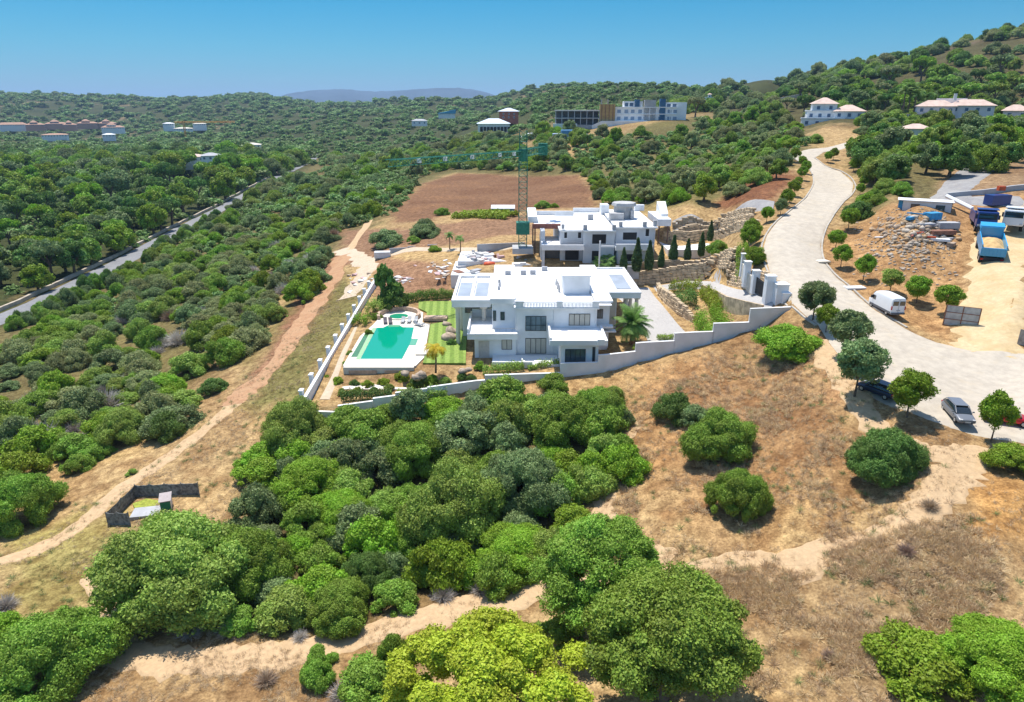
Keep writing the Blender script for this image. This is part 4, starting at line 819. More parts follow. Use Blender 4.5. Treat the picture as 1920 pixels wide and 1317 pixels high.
def window(par, x0, x1, y, z0, z1, n=4, blind=True, name='window', rail=False, side=None):
    """framed window on a wall facing the camera side; the pane is its sub-part"""
    f = MB(); t_ = .07; yy0, yy1 = y-.07, y+.03
    f.box(x0, x1, yy0, yy1, z0, z0+t_); f.box(x0, x1, yy0, yy1, z1-t_, z1)
    for k in range(n+1):
        c = x0+t_/2+(x1-x0-t_)*k/n; f.box(c-t_/2, c+t_/2, yy0-.002, yy1, z0+t_, z1-t_)
    if rail:
        f.box(x0+.05, x1-.05, yy0-.05, yy0-.01, z0+.85, z0+.91)
    fr = f.build(name, M_frame, par); p = MB().box(x0+.05, x1-.05, y-.02, y+.02, z0+.05, z1-.05).build('pane', (M_curt if blind == 'c' else M_blind) if blind else M_glass, fr); return fr
def wallset(par, name, boxes, m, bevel=.03):
    t_ = MB(); 
    for b_ in boxes: t_.box(*b_)
    return t_.build(name, m, par, bevel=bevel)
def rim(t_, x0, x1, y0, y1, z0, z1, w_):
    t_.box(x0, x1, y0, y0+w_, z0, z1); t_.box(x0, x1, y1-w_, y1, z0, z1); t_.box(x0, x0+w_, y0+w_, y1-w_, z0, z1); t_.box(x1-w_, x1, y0+w_, y1-w_, z0, z1)
V1 = thing('modern_villa', 'large finished white flat roofed villa beside the green swimming pool', 'villa', (4, 108, 0))
class Loc:
    """children of V1 are written in scene metres and shifted to its base"""
def shift(par):
    for k in list(par.children): k.location = (-par.location.x, -par.location.y, -par.location.z)
wallset(V1, 'wall', [(.5,12.6,97,124,-.6,7.5), (-3.0,.498,98.5,124,-.6,7.9), (12.602,14.9,100,124,-.4,7.7), (-5.6,.6,96.4,98.498,-.9,3.3), (-8.0,-3.002,106,124,-.4,6.3), (14.902,17.2,108,124,-.4,6.4)], M_white)
wallset(V1, 'garage_block', [(6.9,12.2,90.6,96.998,-1.4,4.2)], M_white)
t_ = MB(); t_.box(5.3,13.4,90.0,97.3,4.205,4.65); t_.box(5.3,13.4,90.0,90.3,4.652,4.95); t_.box(5.3,5.6,90.302,97.2,4.652,5.25); t_.box(13.1,13.4,90.302,97.2,4.652,4.95); t_.box(11.9,12.9,89.7,89.998,4.3,5.2); t_.build('garage_roof_terrace', M_roof, V1, bevel=.03)
t_ = MB(); t_.box(.3,12.9,96.7,98.6,7.505,7.82); t_.box(.5,15.0,98.602,124,7.505,7.6)
for b_ in ((.2,.55,98.7,124,7.61,7.95),(12.5,12.8,98.7,104,7.61,7.95)): t_.box(*b_)
t_.build('roof', M_roof, V1, bevel=.03)
t_ = MB(); t_.box(12.5,15.3,99.6,124.2,7.702,8.0); t_.build('side_roof', M_roof, V1, bevel=.03)
t_ = MB(); t_.box(-3.3,.45,98.2,101.4,7.905,8.7); t_.box(-3.2,.19,101.402,124,7.905,8.05); t_.build('stair_roof', M_roof, V1, bevel=.03)
# front balustrade with posts
for x0, x1 in ((.5, 1.7), (6.6, 7.4), (11.9, 12.8)):
    MB().box(x0, x1, 96.75, 97.35, 7.825, 8.65).box(x0-.08, x1+.08, 96.7, 97.4, 8.652, 8.75).build('parapet_post', M_white, V1, bevel=.02)
for x0, x1 in ((1.71, 6.59), (7.41, 11.89)):
    t_ = MB(); t_.box(x0, x1, 96.95, 97.15, 8.4, 8.52); n_ = 22
    for k in range(n_): c = x0+(x1-x0)*(k+.5)/n_; t_.tube([(c, 97.05, 7.825), (c, 97.05, 8.1), (c, 97.05, 8.4)], [.05, .085, .05], 6)
    t_.build('balustrade', M_white, V1)
# left roof slab with two glazed openings, tall columns
t_ = MB(); t_.box(-9.3,-3.31,101.6,117.8,6.4,7.2); rim(t_, -9.35, -3.31, 101.5, 117.9, 7.205, 7.6, .45); t_.box(-6.5,-6.1,102,117.4,7.205,7.5); t_.box(-8.9,-3.7,102,104.5,7.205,7.4); t_.build('pergola_roof', M_roof, V1, bevel=.03)
for x0, x1 in ((-8.7, -6.7), (-5.9, -3.9)):
    sk = MB().box(x0, x1, 105, 113.5, 7.206, 7.32).build('skylight', M_sky, V1)
for x, y in ((-8.5, 102.4), (-8.5, 109.5), (-8.5, 117.0), (-4.4, 102.4)):
    MB().cyl((x, y), .34, -.2, 6.1, 14).box(x-.5, x+.5, y-.5, y+.5, 6.102, 6.395).box(x-.5, x+.5, y-.5, y+.5, -.6, -.198).build('column', M_cream, V1)
# right roof slab
t_ = MB(); t_.box(15.31,20.8,106.6,124.4,6.45,7.2); rim(t_, 15.31, 20.85, 106.5, 124.5, 7.205, 7.5, .35); t_.build('portico_roof', M_roof, V1, bevel=.03)
MB().box(17.3, 19.7, 109.5, 119.5, 7.206, 7.33).build('skylight', M_sky, V1)
for x, y in ((18.6, 107.3), (20.3, 107.3), (20.3, 113), (20.3, 118.5)):
    MB().cyl((x, y), .3, .2, 6.2, 14).box(x-.42, x+.42, y-.42, y+.42, 6.202, 6.445).box(x-.42, x+.42, y-.42, y+.42, -.2, .2).build('column', M_cream, V1)
# lift tower on the roof
t_ = MB(); t_.box(8.1,12.3,104.9,110,7.606,10.4); t_.box(7.95,12.45,104.75,110.1,10.402,10.65); t_.build('roof_tower', M_white, V1, bevel=.06)
for x, y, w_ in ((7.3,108,.5),(7.2,110.5,.45),(7.4,106,.35)): MB().box(x, x+w_, y, y+w_, 7.605, 8.3).cyl((x+w_/2, y+w_/2), .1, 8.3, 8.7, 8).build('roof_vent', M_grey, V1)
for x, y in ((-2.3,106),(-2.2,108),(-2.3,110.4)): MB().box(x, x+.4, y, y+.3, 8.055, 8.6).build('roof_vent', M_grey, V1)
for k, (x, y) in enumerate(((1.5,118),(3.2,118.2),(5.4,121),(-1.2,116))): MB().box(x, x+1.0, y, y+.5, 7.605 if x > 0 else 8.055, 8.35 if x > 0 else 8.75).build('roof_unit', M_grey, V1, bevel=.03)
for x in (.62, 6.2, 12.3): MB().tube([(x, 96.93, .5), (x, 96.93, 7.4)], .05, 6).build('downpipe', M_white, V1)
# terraces
t_ = MB(); t_.box(-6.6,.8,95.2,98.48,3.305,4.0); t_.box(-6.6,-3.01,98.482,105,3.305,4.0); t_.box(-6.6,.8,95.1,95.35,4.002,4.25); t_.box(-6.6,-6.35,95.36,104.9,4.002,4.9); t_.box(-6.34,-3.1,104.4,104.9,4.002,5.3); t_.build('upper_terrace', M_white, V1, bevel=.03)
t_ = MB(); t_.box(-2.9,6.85,92.4,96.38,-1.5,.45); t_.box(-2.9,3,92.3,92.5,.452,.9); t_.build('front_terrace', M_roof, V1, bevel=.03)
MB().box(-6.0,-2.95,95.2,96.38,-1.6,-.2).build('plinth', mat('brown_stone', (.30,.22,.16), .9, .1, 1, .2), V1)
t_ = MB(); t_.box(12.61,15.4,98.8,99.98,3.9,4.2); t_.box(14.0,15.9,98.9,99.98,3.2,3.4); t_.build('side_canopy', M_white, V1, bevel=.02)
MB().box(14.91, 16.9, 107.4, 107.98, -.3, 6.3).build('portico_wall', M_cream, V1)
window(V1, 2.0, 5.1, 97, 4.1, 6.4, 4, 'c', rail=True); window(V1, 8.45, 11.6, 97, 4.95, 6.75, 4, True); window(V1, 2.0, 5.15, 97, .5, 2.95, 4, True)
window(V1, 7.5, 10.4, 90.6, 1.4, 3.5, 4, False, name='garage_window'); window(V1, -1.55, .0, 96.4, 1.35, 2.95, 2, True)
window(V1, -1.75, -1.1, 98.5, 5.3, 6.6, 1, False); window(V1, -2.85, -2.4, 98.5, 5.2, 6.8, 1, False)
window(V1, 12.75, 13.9, 100, 5.1, 6.6, 3, False); window(V1, 13.2, 13.8, 100, 2.6, 3.2, 1, False)
MB().box(11.35, 11.75, 90.52, 90.62, 1.0, 3.8).build('side_door', M_frame, V1)
MB().box(-5.0, -3.4, 96.33, 96.41, -.1, 2.7).build('recess', mat('pale_recess', (.55,.50,.46), .8, .05), V1)  # flat panel; the alcove's shade is put into its darker colour
MB().box(-6.5,-3.02,105.9,106.0,1.0,3.0).box(-7.6,-5.2,105.92,105.99,4.2,6.2).build('patio_door', M_glass, V1)
window(V1, -6.9, -4.6, 106, .2, 2.6, 3, False, name='patio_window')
t_ = MB(); 
for x in np.arange(-6.3, .7, .9): t_.box(x, x+.04, 95.2, 95.24, 4.25, 5.0)
t_.box(-6.3, .7, 95.19, 95.25, 5.0, 5.05); t_.build('terrace_rail', M_grey, V1)
for x in (14.95, 15.7): MB().box(x, x+.5, 99.93, 100.0, .5, 2.4).build('shutter', M_frame, V1) if x < 14.9 else None
shift(V1)
# ------------------------------------------------------------------ the villa plot: paving, pool, lawn
def flat(name, pts, z, m, kind='structure', parent=None, th=.04, label=None, cat=None):
    P = [(p[0], p[1]) for p in pts]; o = MB().prism(P, z-th, z).build(name, m, parent)
    if parent is None: tag(o, label, cat, kind=kind)
    return o
M_deck = mat('cream_pool_deck', (.74,.66,.56), .8, .05, 1.5, .1); M_gravel = mat('pale_gravel', (.62,.54,.43), .9, .12, 3, .3)
flat('patio', [(-24.6,92.6),(-14.0,92.6),(-13.2,96),(-14.2,112.5),(-15.6,113.5),(-16.2,119.5),(-18,122),(-22,122),(-23.6,117),(-23.9,112.5),(-24.9,106)], .22, M_deck, th=.9)
SW = thing('swimming_pool', 'long rectangular swimming pool with bright green water', 'pool', (-19.7, 103, 0))
def water(name, col, deep):
    m, t, b = newmat(name); b.inputs['Base Color'].default_value = (*col, 1); b.inputs['Roughness'].default_value = .04; b.inputs['Specular IOR Level'].default_value = .5
    n = t.nodes.new('ShaderNodeTexNoise'); n.inputs['Scale'].default_value = 1.2; bu = t.nodes.new('ShaderNodeBump'); bu.inputs['Strength'].default_value = .06; t.links.new(n.outputs[0], bu.inputs['Height']); t.links.new(bu.outputs[0], b.inputs['Normal']); return m
M_wat = water('pool_water', (.0,.30,.18), 1); M_wat2 = water('spa_water', (.02,.27,.15), 1); M_wat3 = water('shallow_water', (.13,.38,.22), 1)
pw = [(-22.6,95.2),(-16.4,95.2),(-16.2,101.5),(-15.2,101.6),(-15.2,104.6),(-16.3,104.7),(-16.7,110.6),(-18.6,110.7),(-19.4,111.9),(-21.2,111.9),(-21.9,110.5),(-23.0,110.4)]
flat('water', pw, .245, M_wat, parent=SW); flat('step', [(-21.2,110.9),(-19.2,110.9),(-19.4,111.85),(-21.1,111.85)], .252, M_wat3, parent=SW); flat('bench', [(-16.2,101.6),(-15.25,101.7),(-15.25,104.5),(-16.25,104.6)], .252, M_wat3, parent=SW)
flat('water', [(-24.2,96.2),(-23.3,96.2),(-23.7,109.2),(-24.4,109.2)], .235, mat('channel_water', (.08,.20,.08), .1, .1), parent=SW); flat('coping', [(-23.25,95.2),(-22.65,95.2),(-23.05,110.4),(-23.65,110.2)], .262, mat('green_tile', (.30,.48,.26), .5, .05), parent=SW)
t_ = MB(); q = [(-22.7,94.9),(-16.0,94.9),(-16.0,95.19),(-22.62,95.19)]; t_.prism(q, .0, .29); t_.build('coping', mat('pool_coping', (.80,.75,.68), .6, .03), SW)
shift(SW)
SP_ = thing('hot_tub', 'round hot tub with green water behind the swimming pool', 'hot tub', (-20.2, 116.6, 0))
circ = lambda cx, cy, rx, ry, a0=0, a1=6.2832, n=28: [(cx+rx*math.cos(a0+(a1-a0)*k/(n if a1-a0 > 6.28 else n-1)), cy+ry*math.sin(a0+(a1-a0)*k/(n if a1-a0 > 6.28 else n-1))) for k in range(n)]
flat('rim', circ(-20.2,116.6,2.0,1.9), .42, M_deck, parent=SP_, th=.3); flat('water', circ(-20.2,116.6,1.65,1.5), .432, M_wat2, parent=SP_); shift(SP_)
def arcwall(name, pts, w_, z0, z1, m, label=None, cat=None, parent=None):
    A = offset_line([np.array(p, float) for p in pts], w_/2); Bq = offset_line([np.array(p, float) for p in pts], -w_/2); n = len(pts)
    z0 = z0 if hasattr(z0, '__len__') else [z0]*n; z1 = z1 if hasattr(z1, '__len__') else [z1]*n
    vs = []; fs = []
    for i in range(n): vs += [(*A[i], z0[i]), (*Bq[i], z0[i]), (*Bq[i], z1[i]), (*A[i], z1[i])]
    for i in range(n-1):
        for k in range(4): fs.append((4*i+k, 4*i+(k+1) % 4, 4*i+4+(k+1) % 4, 4*i+4+k))
    fs += [(0,1,2,3), tuple(4*(n-1)+k for k in (3,2,1,0))]
    o = MB().add(vs, fs).build(name, m, parent)
    return tag(o, label, cat) if parent is None else o
M_tanw = mat('tan_stone_wall', (.50,.36,.26), .9, .15, 2, .4)
arcwall('seat_wall', circ(-20.2,116.8,3.6,4.0,-.35,3.6), .5, 0, .95, M_tanw, 'curved tan seat wall wrapping behind the hot tub', 'wall')
# loungers
def lounger(x, y, a, lab, m):
    L_ = thing('sun_lounger', lab, 'sun lounger', (x, y, .22), a, 'sun loungers by the hot tub')
    MB().box(-.32,.32,-.95,.4,.28,.38).build('seat', m, L_); MB().prism([(-.32,.4),(.32,.4),(.32,.98),(-.32,.98)], [.28,.28,.68,.68], [.38,.38,.78,.78]).build('backrest', m, L_)
    for sx in (-.28, .28):
        for sy in (-.85, .3): MB().box(sx-.03, sx+.03, sy-.03, sy+.03, 0, .28).build('leg', M_grey, L_)
M_cloth = mat('pale_lounger_fabric', (.42,.42,.42), .8); M_clothd = mat('dark_lounger_fabric', (.10,.09,.10), .8)
for x, y, a, lab, m in ((-22.0,113.2,.2,'dark sun lounger at the left of the hot tub, outer one',M_clothd),(-21.1,113.1,.2,'dark sun lounger at the left of the hot tub, inner one',M_clothd),(-19.0,113.6,0,'pale sun lounger nearest the hot tub on its right',M_cloth),(-17.9,113.7,0,'pale sun lounger, middle one right of the hot tub',M_cloth),(-16.8,113.8,0,'pale sun lounger beside the low brown planter',M_cloth),(-16.1,111.6,.9,'sun lounger lying askew at the pool corner',M_cloth)): lounger(x, y, a, lab, m)
m, t, b = newmat('striped_lawn'); L = t.links; N = t.nodes; ge = N.new('ShaderNodeNewGeometry'); sx = N.new('ShaderNodeSeparateXYZ'); L.new(ge.outputs['Position'], sx.inputs[0])
wv = N.new('ShaderNodeMath'); wv.operation = 'MULTIPLY_ADD'; wv.inputs[1].default_value = 4.6; L.new(sx.outputs[0], wv.inputs[0]); mm_ = N.new('ShaderNodeMath'); mm_.operation = 'MULTIPLY'; mm_.inputs[1].default_value = .35; L.new(sx.outputs[1], mm_.inputs[0]); L.new(mm_.outputs[0], wv.inputs[2])
sn = N.new('ShaderNodeMath'); sn.operation = 'SINE'; L.new(wv.outputs[0], sn.inputs[0]); ra = N.new('ShaderNodeValToRGB'); e = ra.color_ramp.elements; e[0].position = .3; e[0].color = (.15,.235,.03,1); e[1].position = .7; e[1].color = (.235,.33,.06,1)
mp = N.new('ShaderNodeMapRange'); mp.inputs['From Min'].default_value = -1; L.new(sn.outputs[0], mp.inputs['Value']); L.new(mp.outputs[0], ra.inputs[0]); no = N.new('ShaderNodeTexNoise'); no.inputs['Scale'].default_value = 3; no.inputs['Detail'].default_value = 8; L.new(ge.outputs['Position'], no.inputs['Vector'])
r2 = N.new('ShaderNodeValToRGB'); r2.color_ramp.elements[0].color = (.75,.75,.7,1); r2.color_ramp.elements[0].position = .35; r2.color_ramp.elements[1].color = (1.15,1.15,1.1,1); r2.color_ramp.elements[1].position = .65; L.new(no.outputs[0], r2.inputs[0])
mx = N.new('ShaderNodeMix'); mx.data_type = 'RGBA'; mx.blend_type = 'MULTIPLY'; mx.inputs[0].default_value = 1; L.new(ra.outputs[0], mx.inputs[6]); L.new(r2.outputs[0], mx.inputs[7]); L.new(mx.outputs[2], b.inputs['Base Color']); b.inputs['Roughness'].default_value = .9; M_lawn = m
flat('lawn', [(-13.1,93.6),(-6.8,93.6),(-7.2,101),(-7.9,118),(-9.2,127),(-18.0,127),(-17.4,122.2),(-15.6,119.8),(-15.2,116.8),(-12,116.8),(-12,113.6),(-14.1,112.6),(-13.2,99)], .26, M_lawn, th=.35)
MB().box(-15.5,-11.4,114.2,116.0,.2,.75).box(-15.2,-11.7,114.5,115.7,.752,.85, 0).build('planter', M_tanw); tag(bpy.data.objects['planter'], 'low brown stone planter box at the end of the lawn behind the pool', 'planter')
MB().box(-14.6,-12.4,96.8,99.2,.2,.45).build('steps', M_cream); tag(bpy.data.objects['steps'], 'pale square stone steps between the pool and the lawn', 'steps')
M_rock = mat('beige_rock', (.40,.31,.23), .95, .25, 1.5, .6)
def rock(x, y, z, s_, m, label, seed, group=None, name='rock', flatz=.7):
    rng = np.random.default_rng(seed); v, f = ico(np.zeros(3), 1, rng, 2 if s_ > .9 else 1); v = v*(1+rng.normal(0, .1, (len(v), 1))); v[:, 0] *= 1+rng.uniform(-.2, .35); v[:, 2] *= flatz*rng.uniform(.8, 1.1)
    o = mesh_np(name, v*s_, f, m); o.location = (x, y, z); o.rotation_euler = (rng.uniform(-.2,.2), rng.uniform(-.2,.2), rng.uniform(0, 6)); return tag(o, label, 'rock', group)
for i, (u, v, s_, lab) in enumerate([(846,625,1.2,'sculpted pale boulder on the lawn, upper of the stack'),(842,637,1.4,'sculpted pale boulder on the lawn, lower of the stack'),(838,612,.8,'small boulder behind the stack on the lawn'),(868,700,.8,'boulder under the villa corner'),(880,697,.6,'small boulder beside the clipped shrub by the villa'),(790,708,.9,'boulder at the foot of the yellow palm'),(760,704,.8,'boulder in the planting left of the yellow palm'),(780,712,.7,'flat boulder near the yellow palm')]):
    p = pz(u, v, 0); rock(p[0], p[1], .3, s_, M_rock, lab, 300+i)
# lower garden in front of the pool
MB().box(-24.4,-14.2,91.9,92.55,-1.6,.2).box(-23.6,-19.6,91.75,91.9,-1.2,-.2,1).box(-18.4,-15.0,91.75,91.9,-1.2,-.2,1).build('pool_retaining_wall', [M_cream, M_tanw]); tag(bpy.data.objects['pool_retaining_wall'], 'cream retaining wall with brown niches below the pool terrace', 'wall')
flat('lower_patio', [(-23.8,87.6),(-14.6,87.6),(-14.6,91.7),(-23.8,91.7)], -1.35, M_deck, th=.5)
ribbon_edges('garden_path', [(-26.3,84.5),(-26.2,93),(-26.7,103),(-27.2,112)], [(-24.4,84.5),(-25.0,93),(-25.6,103),(-26.5,112)], M_pale, .05, nx=6)
# boundary walls
def wall_y(x):
    P = WALLF
    for i in range(len(P)-1):
        if P[i][0] <= x <= P[i+1][0]: t_ = (x-P[i][0])/(P[i+1][0]-P[i][0]); return P[i][1]*(1-t_)+P[i+1][1]*t_
    return P[-1][1] if x > 0 else P[0][1]
FW = thing('front_wall', 'long white stepped boundary wall below the villa, climbing to the gate', 'wall', (0, 88, 0)); t_ = MB(); cap = MB()
for u0, u1, vt in [(577,633,772),(633,699,757),(699,741,745),(741,801,733),(801,909,720),(909,1051,702),(1051,1122,681),(1122,1192,663),(1192,1265,642),(1265,1338,624),(1338,1407,606),(1407,1482,578)]:
    def xu(u, v):
        y = 88.0
        for _ in range(6): x = py(u, v, y)[0]; y = wall_y(x)
        return x, y
    xa, ya = xu(u0, vt); xb, yb = xu(u1, vt); zt = py((u0+u1)/2, vt, (ya+yb)/2)[2]
    k = 6; 
    pts = [(xa+(xb-xa)*j/k, wall_y(xa+(xb-xa)*j/k)) for j in range(k+1)]; gz = min(g(p[0], p[1]-1.2) for p in pts)
    A = [(p[0], p[1]-.15) for p in pts]; Bq = [(p[0], p[1]+.15) for p in reversed(pts)]; t_.prism(A+Bq, gz-.8, zt); cap.prism([(p[0], p[1]-.19) for p in pts]+[(p[0], p[1]+.19) for p in reversed(pts)], zt+.002, zt+.08)
t_.build('wall', M_white, FW); cap.build('coping', M_roof, FW); shift(FW)
LW = thing('side_wall', 'white boundary wall with square piers along the left side of the garden', 'wall', (-28, 110, 0))
lp = [(-27.3-1.3*k/24, 82.3+56.7*k/24) for k in range(25)]; arcwall('wall', lp, .45, [-3.2+2.5*k/24 for k in range(25)], [-.3+1.9*k/24 for k in range(25)], M_white, parent=LW)
for k in range(11):
    y = 83.5+k*5.2; x = -27.75-1.3*(y-82.3)/56.7; zb = -4.5+3*(y-82)/57; zt = .15+1.9*(y-82.3)/56.7
    MB().box(x-.45, x+.0, y-.4, y+.4, zb, zt).box(x-.52, x+.05, y-.48, y+.48, zt+.002, zt+.14).build('pier', M_white, LW)
shift(LW)
M_stone = mat('sandstone_blocks', (.52,.40,.26), .95, .22, 1.2, .5)
def stone_wall(pts, h, label, batter=.25, course=.55, seed=0, name='stone_wall', m=None, zb=None):
    """dry wall of rough blocks laid in courses"""
    rng = random.Random(seed); P = [np.array(p[:2], float) for p in pts]; L_ = [0]
    for i in range(len(P)-1): L_.append(L_[-1]+float(np.hypot(*(P[i+1]-P[i]))))
    def at(s_):
        s_ = min(max(s_, 0), L_[-1]-1e-4)
        for i in range(len(P)-1):
            if s_ <= L_[i+1]: t1 = (s_-L_[i])/(L_[i+1]-L_[i]); d = (P[i+1]-P[i])/np.hypot(*(P[i+1]-P[i])); return P[i]*(1-t1)+P[i+1]*t1, d
    t_ = MB(); hh = h if hasattr(h, '__len__') else [h]*len(pts); rows = int(max(hh)/course)+1
    for r in range(-1, rows):
        s_ = rng.uniform(-.6, 0)
        while s_ < L_[-1]:
            w_ = rng.uniform(.6, 1.5); p, d = at(s_+w_/2); hloc = float(np.interp(min(max(s_, 0), L_[-1]), L_, hh))
            if r*course < hloc:
                gz = (g(p[0], p[1]) if zb is None else zb); nrm = np.array([d[1], -d[0]]); c = p - nrm*(batter*r*course*.6) + nrm*rng.uniform(-.06, .1); z0 = gz+r*course; dz = min(course, hloc-r*course+.08)
                a = math.atan2(d[1], d[0])+rng.gauss(0, .03); t_.obox(c, w_*.97, .7+rng.uniform(-.1, .1), z0+.02, z0+dz-.015+rng.uniform(-.05, .05), a)
            s_ += w_
    o = t_.build(name, m or M_stone, None, bevel=.05); return tag(o, label, 'stone wall')
stone_wall([(16.0,133.6),(22,133.8),(28.5,133.8),(34,133.4),(38.6,130.5)], [2.2,2.6,2.8,3.0,3.4], 'rough sandstone retaining wall behind the courtyard, lower course', .3, seed=1)
stone_wall([(26,136.0),(31,136.2),(36,135.2),(40.2,131.5),(41.4,126),(41.3,121)], [1.2,1.8,2.2,2.6,2.4,2.0], 'upper sandstone terrace wall under the cypresses and the gate pillars', .3, seed=2)
stone_wall([(28.8,131),(28.2,126),(28.4,120),(29.2,114),(30.4,110)], [.9,1.8,2.3,2.0,.9], 'curved sandstone wall around the sunken bush in the courtyard', .15, seed=3)
stone_wall([(40.2,129),(40.2,119),(40.3,112),(40.7,106),(41.0,102.6)], [3.2,3.2,2.4,1.8,1.0], 'sandstone slope wall along the drive up to the gate', .5, seed=4)
for i, (pts, h, lab) in enumerate([([(1262,432),(1310,424),(1360,413),(1410,405)], 1.6, 'lowest rough rock terrace beside the unfinished villa'),([(1275,446),(1310,438),(1350,427),(1405,420)], 2.0, 'middle rough rock terrace beside the unfinished villa'),([(1245,452),(1290,452),(1325,446),(1380,432),(1415,430)], 1.8, 'upper rough rock terrace beside the unfinished villa')]):
    stone_wall([pg(*p) for p in pts], h, lab, .4, .6, 20+i)
ribbon_edges('driveway', [(20.9,95.4),(21,105),(21,118),(18.5,131.6)], [(29.3,96.6),(28.8,104),(27.9,117),(27.6,131.6)], M_drive, .06, nx=12)
ribbon_edges('driveway', [(28.0,132.4),(35,132.6),(39.6,128.5),(39.4,116),(39.7,108),(40.2,103),(40.6,100)], [(28.0,128.6),(32.6,128.0),(36.0,124.5),(36.7,117),(36.0,108),(36.8,101),(38.0,97.3)], M_drive, .08, nx=12)
arcwall('kerb_wall', [(35.4,123.5),(35.9,116),(35.2,108),(35.9,101.4),(37.2,97.4)], .35, [2.0,2.6,3.6,4.6,5.6], [4.4,5.2,6.4,7.5,8.0], M_stone, 'low sandstone wall on the garden side of the ramp', 'stone wall')
# gate pillars
GT = thing('gate_wall', 'white gate pillars with dark sliding gate beside the hill road', 'gate', (40, 103, 0))
def pillar(u0, u1, vb, vt, zb, name='pillar'):
    a = pz(u0, vb, zb); b_ = pz(u1, vb, zb); zt = py((u0+u1)/2, vt, a[1])[2]; w_ = b_[0]-a[0]; MB().box(a[0], b_[0], a[1], a[1]+w_, zb-1.2, zt-.12).box(a[0]-.1, b_[0]+.1, a[1]-.1, a[1]+w_+.1, zt-.118, zt).build(name, M_white, GT); return (a[0]+b_[0])/2, a[1]+w_/2, zt
pp = [pillar(1389,1396,507,476,9.2), pillar(1395,1406,526,491,8.9), pillar(1411,1423,538,508,8.6), pillar(1434,1450,566,518,7.9), pillar(1453,1475,573,534,7.7), pillar(1465,1480,577,550,7.5)]
for i in (0, 1): 
    a, b_ = pp[i], pp[i+1]; arcwall('infill_wall', [a[:2], b_[:2]], .25, [a[2]-4.5, b_[2]-4.5], [a[2]-1.6, b_[2]-1.6], M_cream, parent=GT)
a, b_ = pp[2], pp[3]; t_ = MB()
for k in range(14):
    q = .1+.8*k/13; x = a[0]*(1-q)+b_[0]*q; y = a[1]*(1-q)+b_[1]*q; t_.box(x-.06, x+.06, y-.04, y+.04, 7.6, 10.2)
for zz in (7.8, 10.0): t_.tube([(a[0]*.9+b_[0]*.1, a[1]*.9+b_[1]*.1, zz), (a[0]*.1+b_[0]*.9, a[1]*.1+b_[1]*.9, zz)], .06, 4)
t_.build('gate_leaf', M_frame, GT); shift(GT)
# ------------------------------------------------------------------ the unfinished villa behind
ZQ = lambda X, Y: (980+X/5.647, 360+Y/5.647)
def q2(X, Y, y): return py(*ZQ(X, Y), y)
M_raw = mat('pale_raw_render', (.54,.56,.59), .85, .1, .4, .1, dirt=(.50,.51,.53)); M_brick = mat('red_brick_edge', (.36,.14,.10), .9, .15, 2)
V2 = thing('unfinished_villa', 'white villa still under construction with raw openings and props behind the finished one', 'villa', (20, 150, 5))
X = lambda a, y, Y=500: q2(a, Y, y)[0]
zr = 11.6
t_ = MB(); t_.box(X(400,141),X(640,141),141,166,4,11.3); t_.box(X(645,139.5),X(975,139.5),139.5,165.8,4,11.5); t_.box(X(980,141),X(1400,141),141,165,4,11.9); t_.build('wall', M_raw, V2, bevel=.03)
t_ = MB(); t_.box(X(400,141)-.3,X(640,139.5)-.05,140.4,166.2,11.305,11.6); t_.box(X(640,139.5),X(980,139.5),139.0,166,11.505,11.8); t_.box(X(985,140.6),X(1420,141),140.4,165.4,11.905,12.2)
t_.box(X(120,146),X(400,141)-.31,146,163,11.2,11.7); t_.build('roof', M_roof, V2, bevel=.03)
t_ = MB(); t_.box(X(100,145.6),X(398,145.6),145.5,145.98,11.0,12.0); t_.build('brick_edge', M_brick, V2)
x0 = X(90,147)
for b6 in ((x0-.6,x0+1.4,149,163,11.705,13.0),(x0+1.41,X(380,150),160,160.5,11.705,12.6),(X(340,158),X(530,158),158,158.5,11.81,12.9),(X(520,165),X(840,165),163.5,164,11.81,12.8),(X(1150,165),X(1250,165),163,164,12.21,13.6),(X(800,163),X(880,163),160,163,11.81,14.0)): MB().box(*b6).build('roof_upstand', M_white, V2, bevel=.03)
MB().box(X(1420,150),X(1560,150),150,162,10.8,12.3).build('side_slab', M_white, V2, bevel=.03); MB().prism([(X(1450,154),154.01),(X(1520,154),154.01),(X(1565,154),161.99),(X(1470,154),161.99)], 12.305, [12.9,12.9,14.6,14.6]).build('sloped_upstand', M_white, V2, bevel=.03)
for a, b_, y, h in ((410,440,140.6,.9),(640,680,139.3,1.0),(945,985,139.3,1.0),(1015,1050,140.7,1.0),(1265,1305,140.7,1.0),(1375,1410,141.4,1.2),(1130,1165,150,2.0),(685,740,152,1.2)):
    zz = 12.21 if a > 985 else 11.81; MB().box(X(a, y), X(b_, y), y, y+.7, zz, zz+h).build('parapet_pier', M_grey, V2)
t_ = MB(); cx, cy = X(1055,152), 152.5; t_.cyl((cx, cy), 2.2, 12.21, 15.0, 8).cyl((cx, cy), 2.75, 15.0, 15.6, 8, 2.6); t_.box(cx-3.4, cx-.4, 149, 151.5, 12.21, 13.7); t_.build('roof_turret', mat('raw_concrete', (.45,.44,.43), .9, .1, .8, .2), V2)
t_ = MB(); t_.box(X(205,137),X(655,137),137,139.4,8.1,8.6); t_.box(X(205,137),X(400,141)-.02,139.402,150,8.1,8.6); t_.box(X(205,137),X(650,137),137,137.3,8.602,9.2); t_.box(X(205,137),X(205,137)+.3,137.31,150,8.602,9.2); t_.build('upper_terrace', M_white, V2, bevel=.03)
t_ = MB(); t_.box(X(240,140),X(400,141)-.02,143,150,4,8.09); t_.box(X(190,142),X(235,142),141.5,146,4,11.19); t_.box(X(205,138),X(235,138),137.6,138.4,4,8.09); t_.build('side_wall', M_raw, V2)
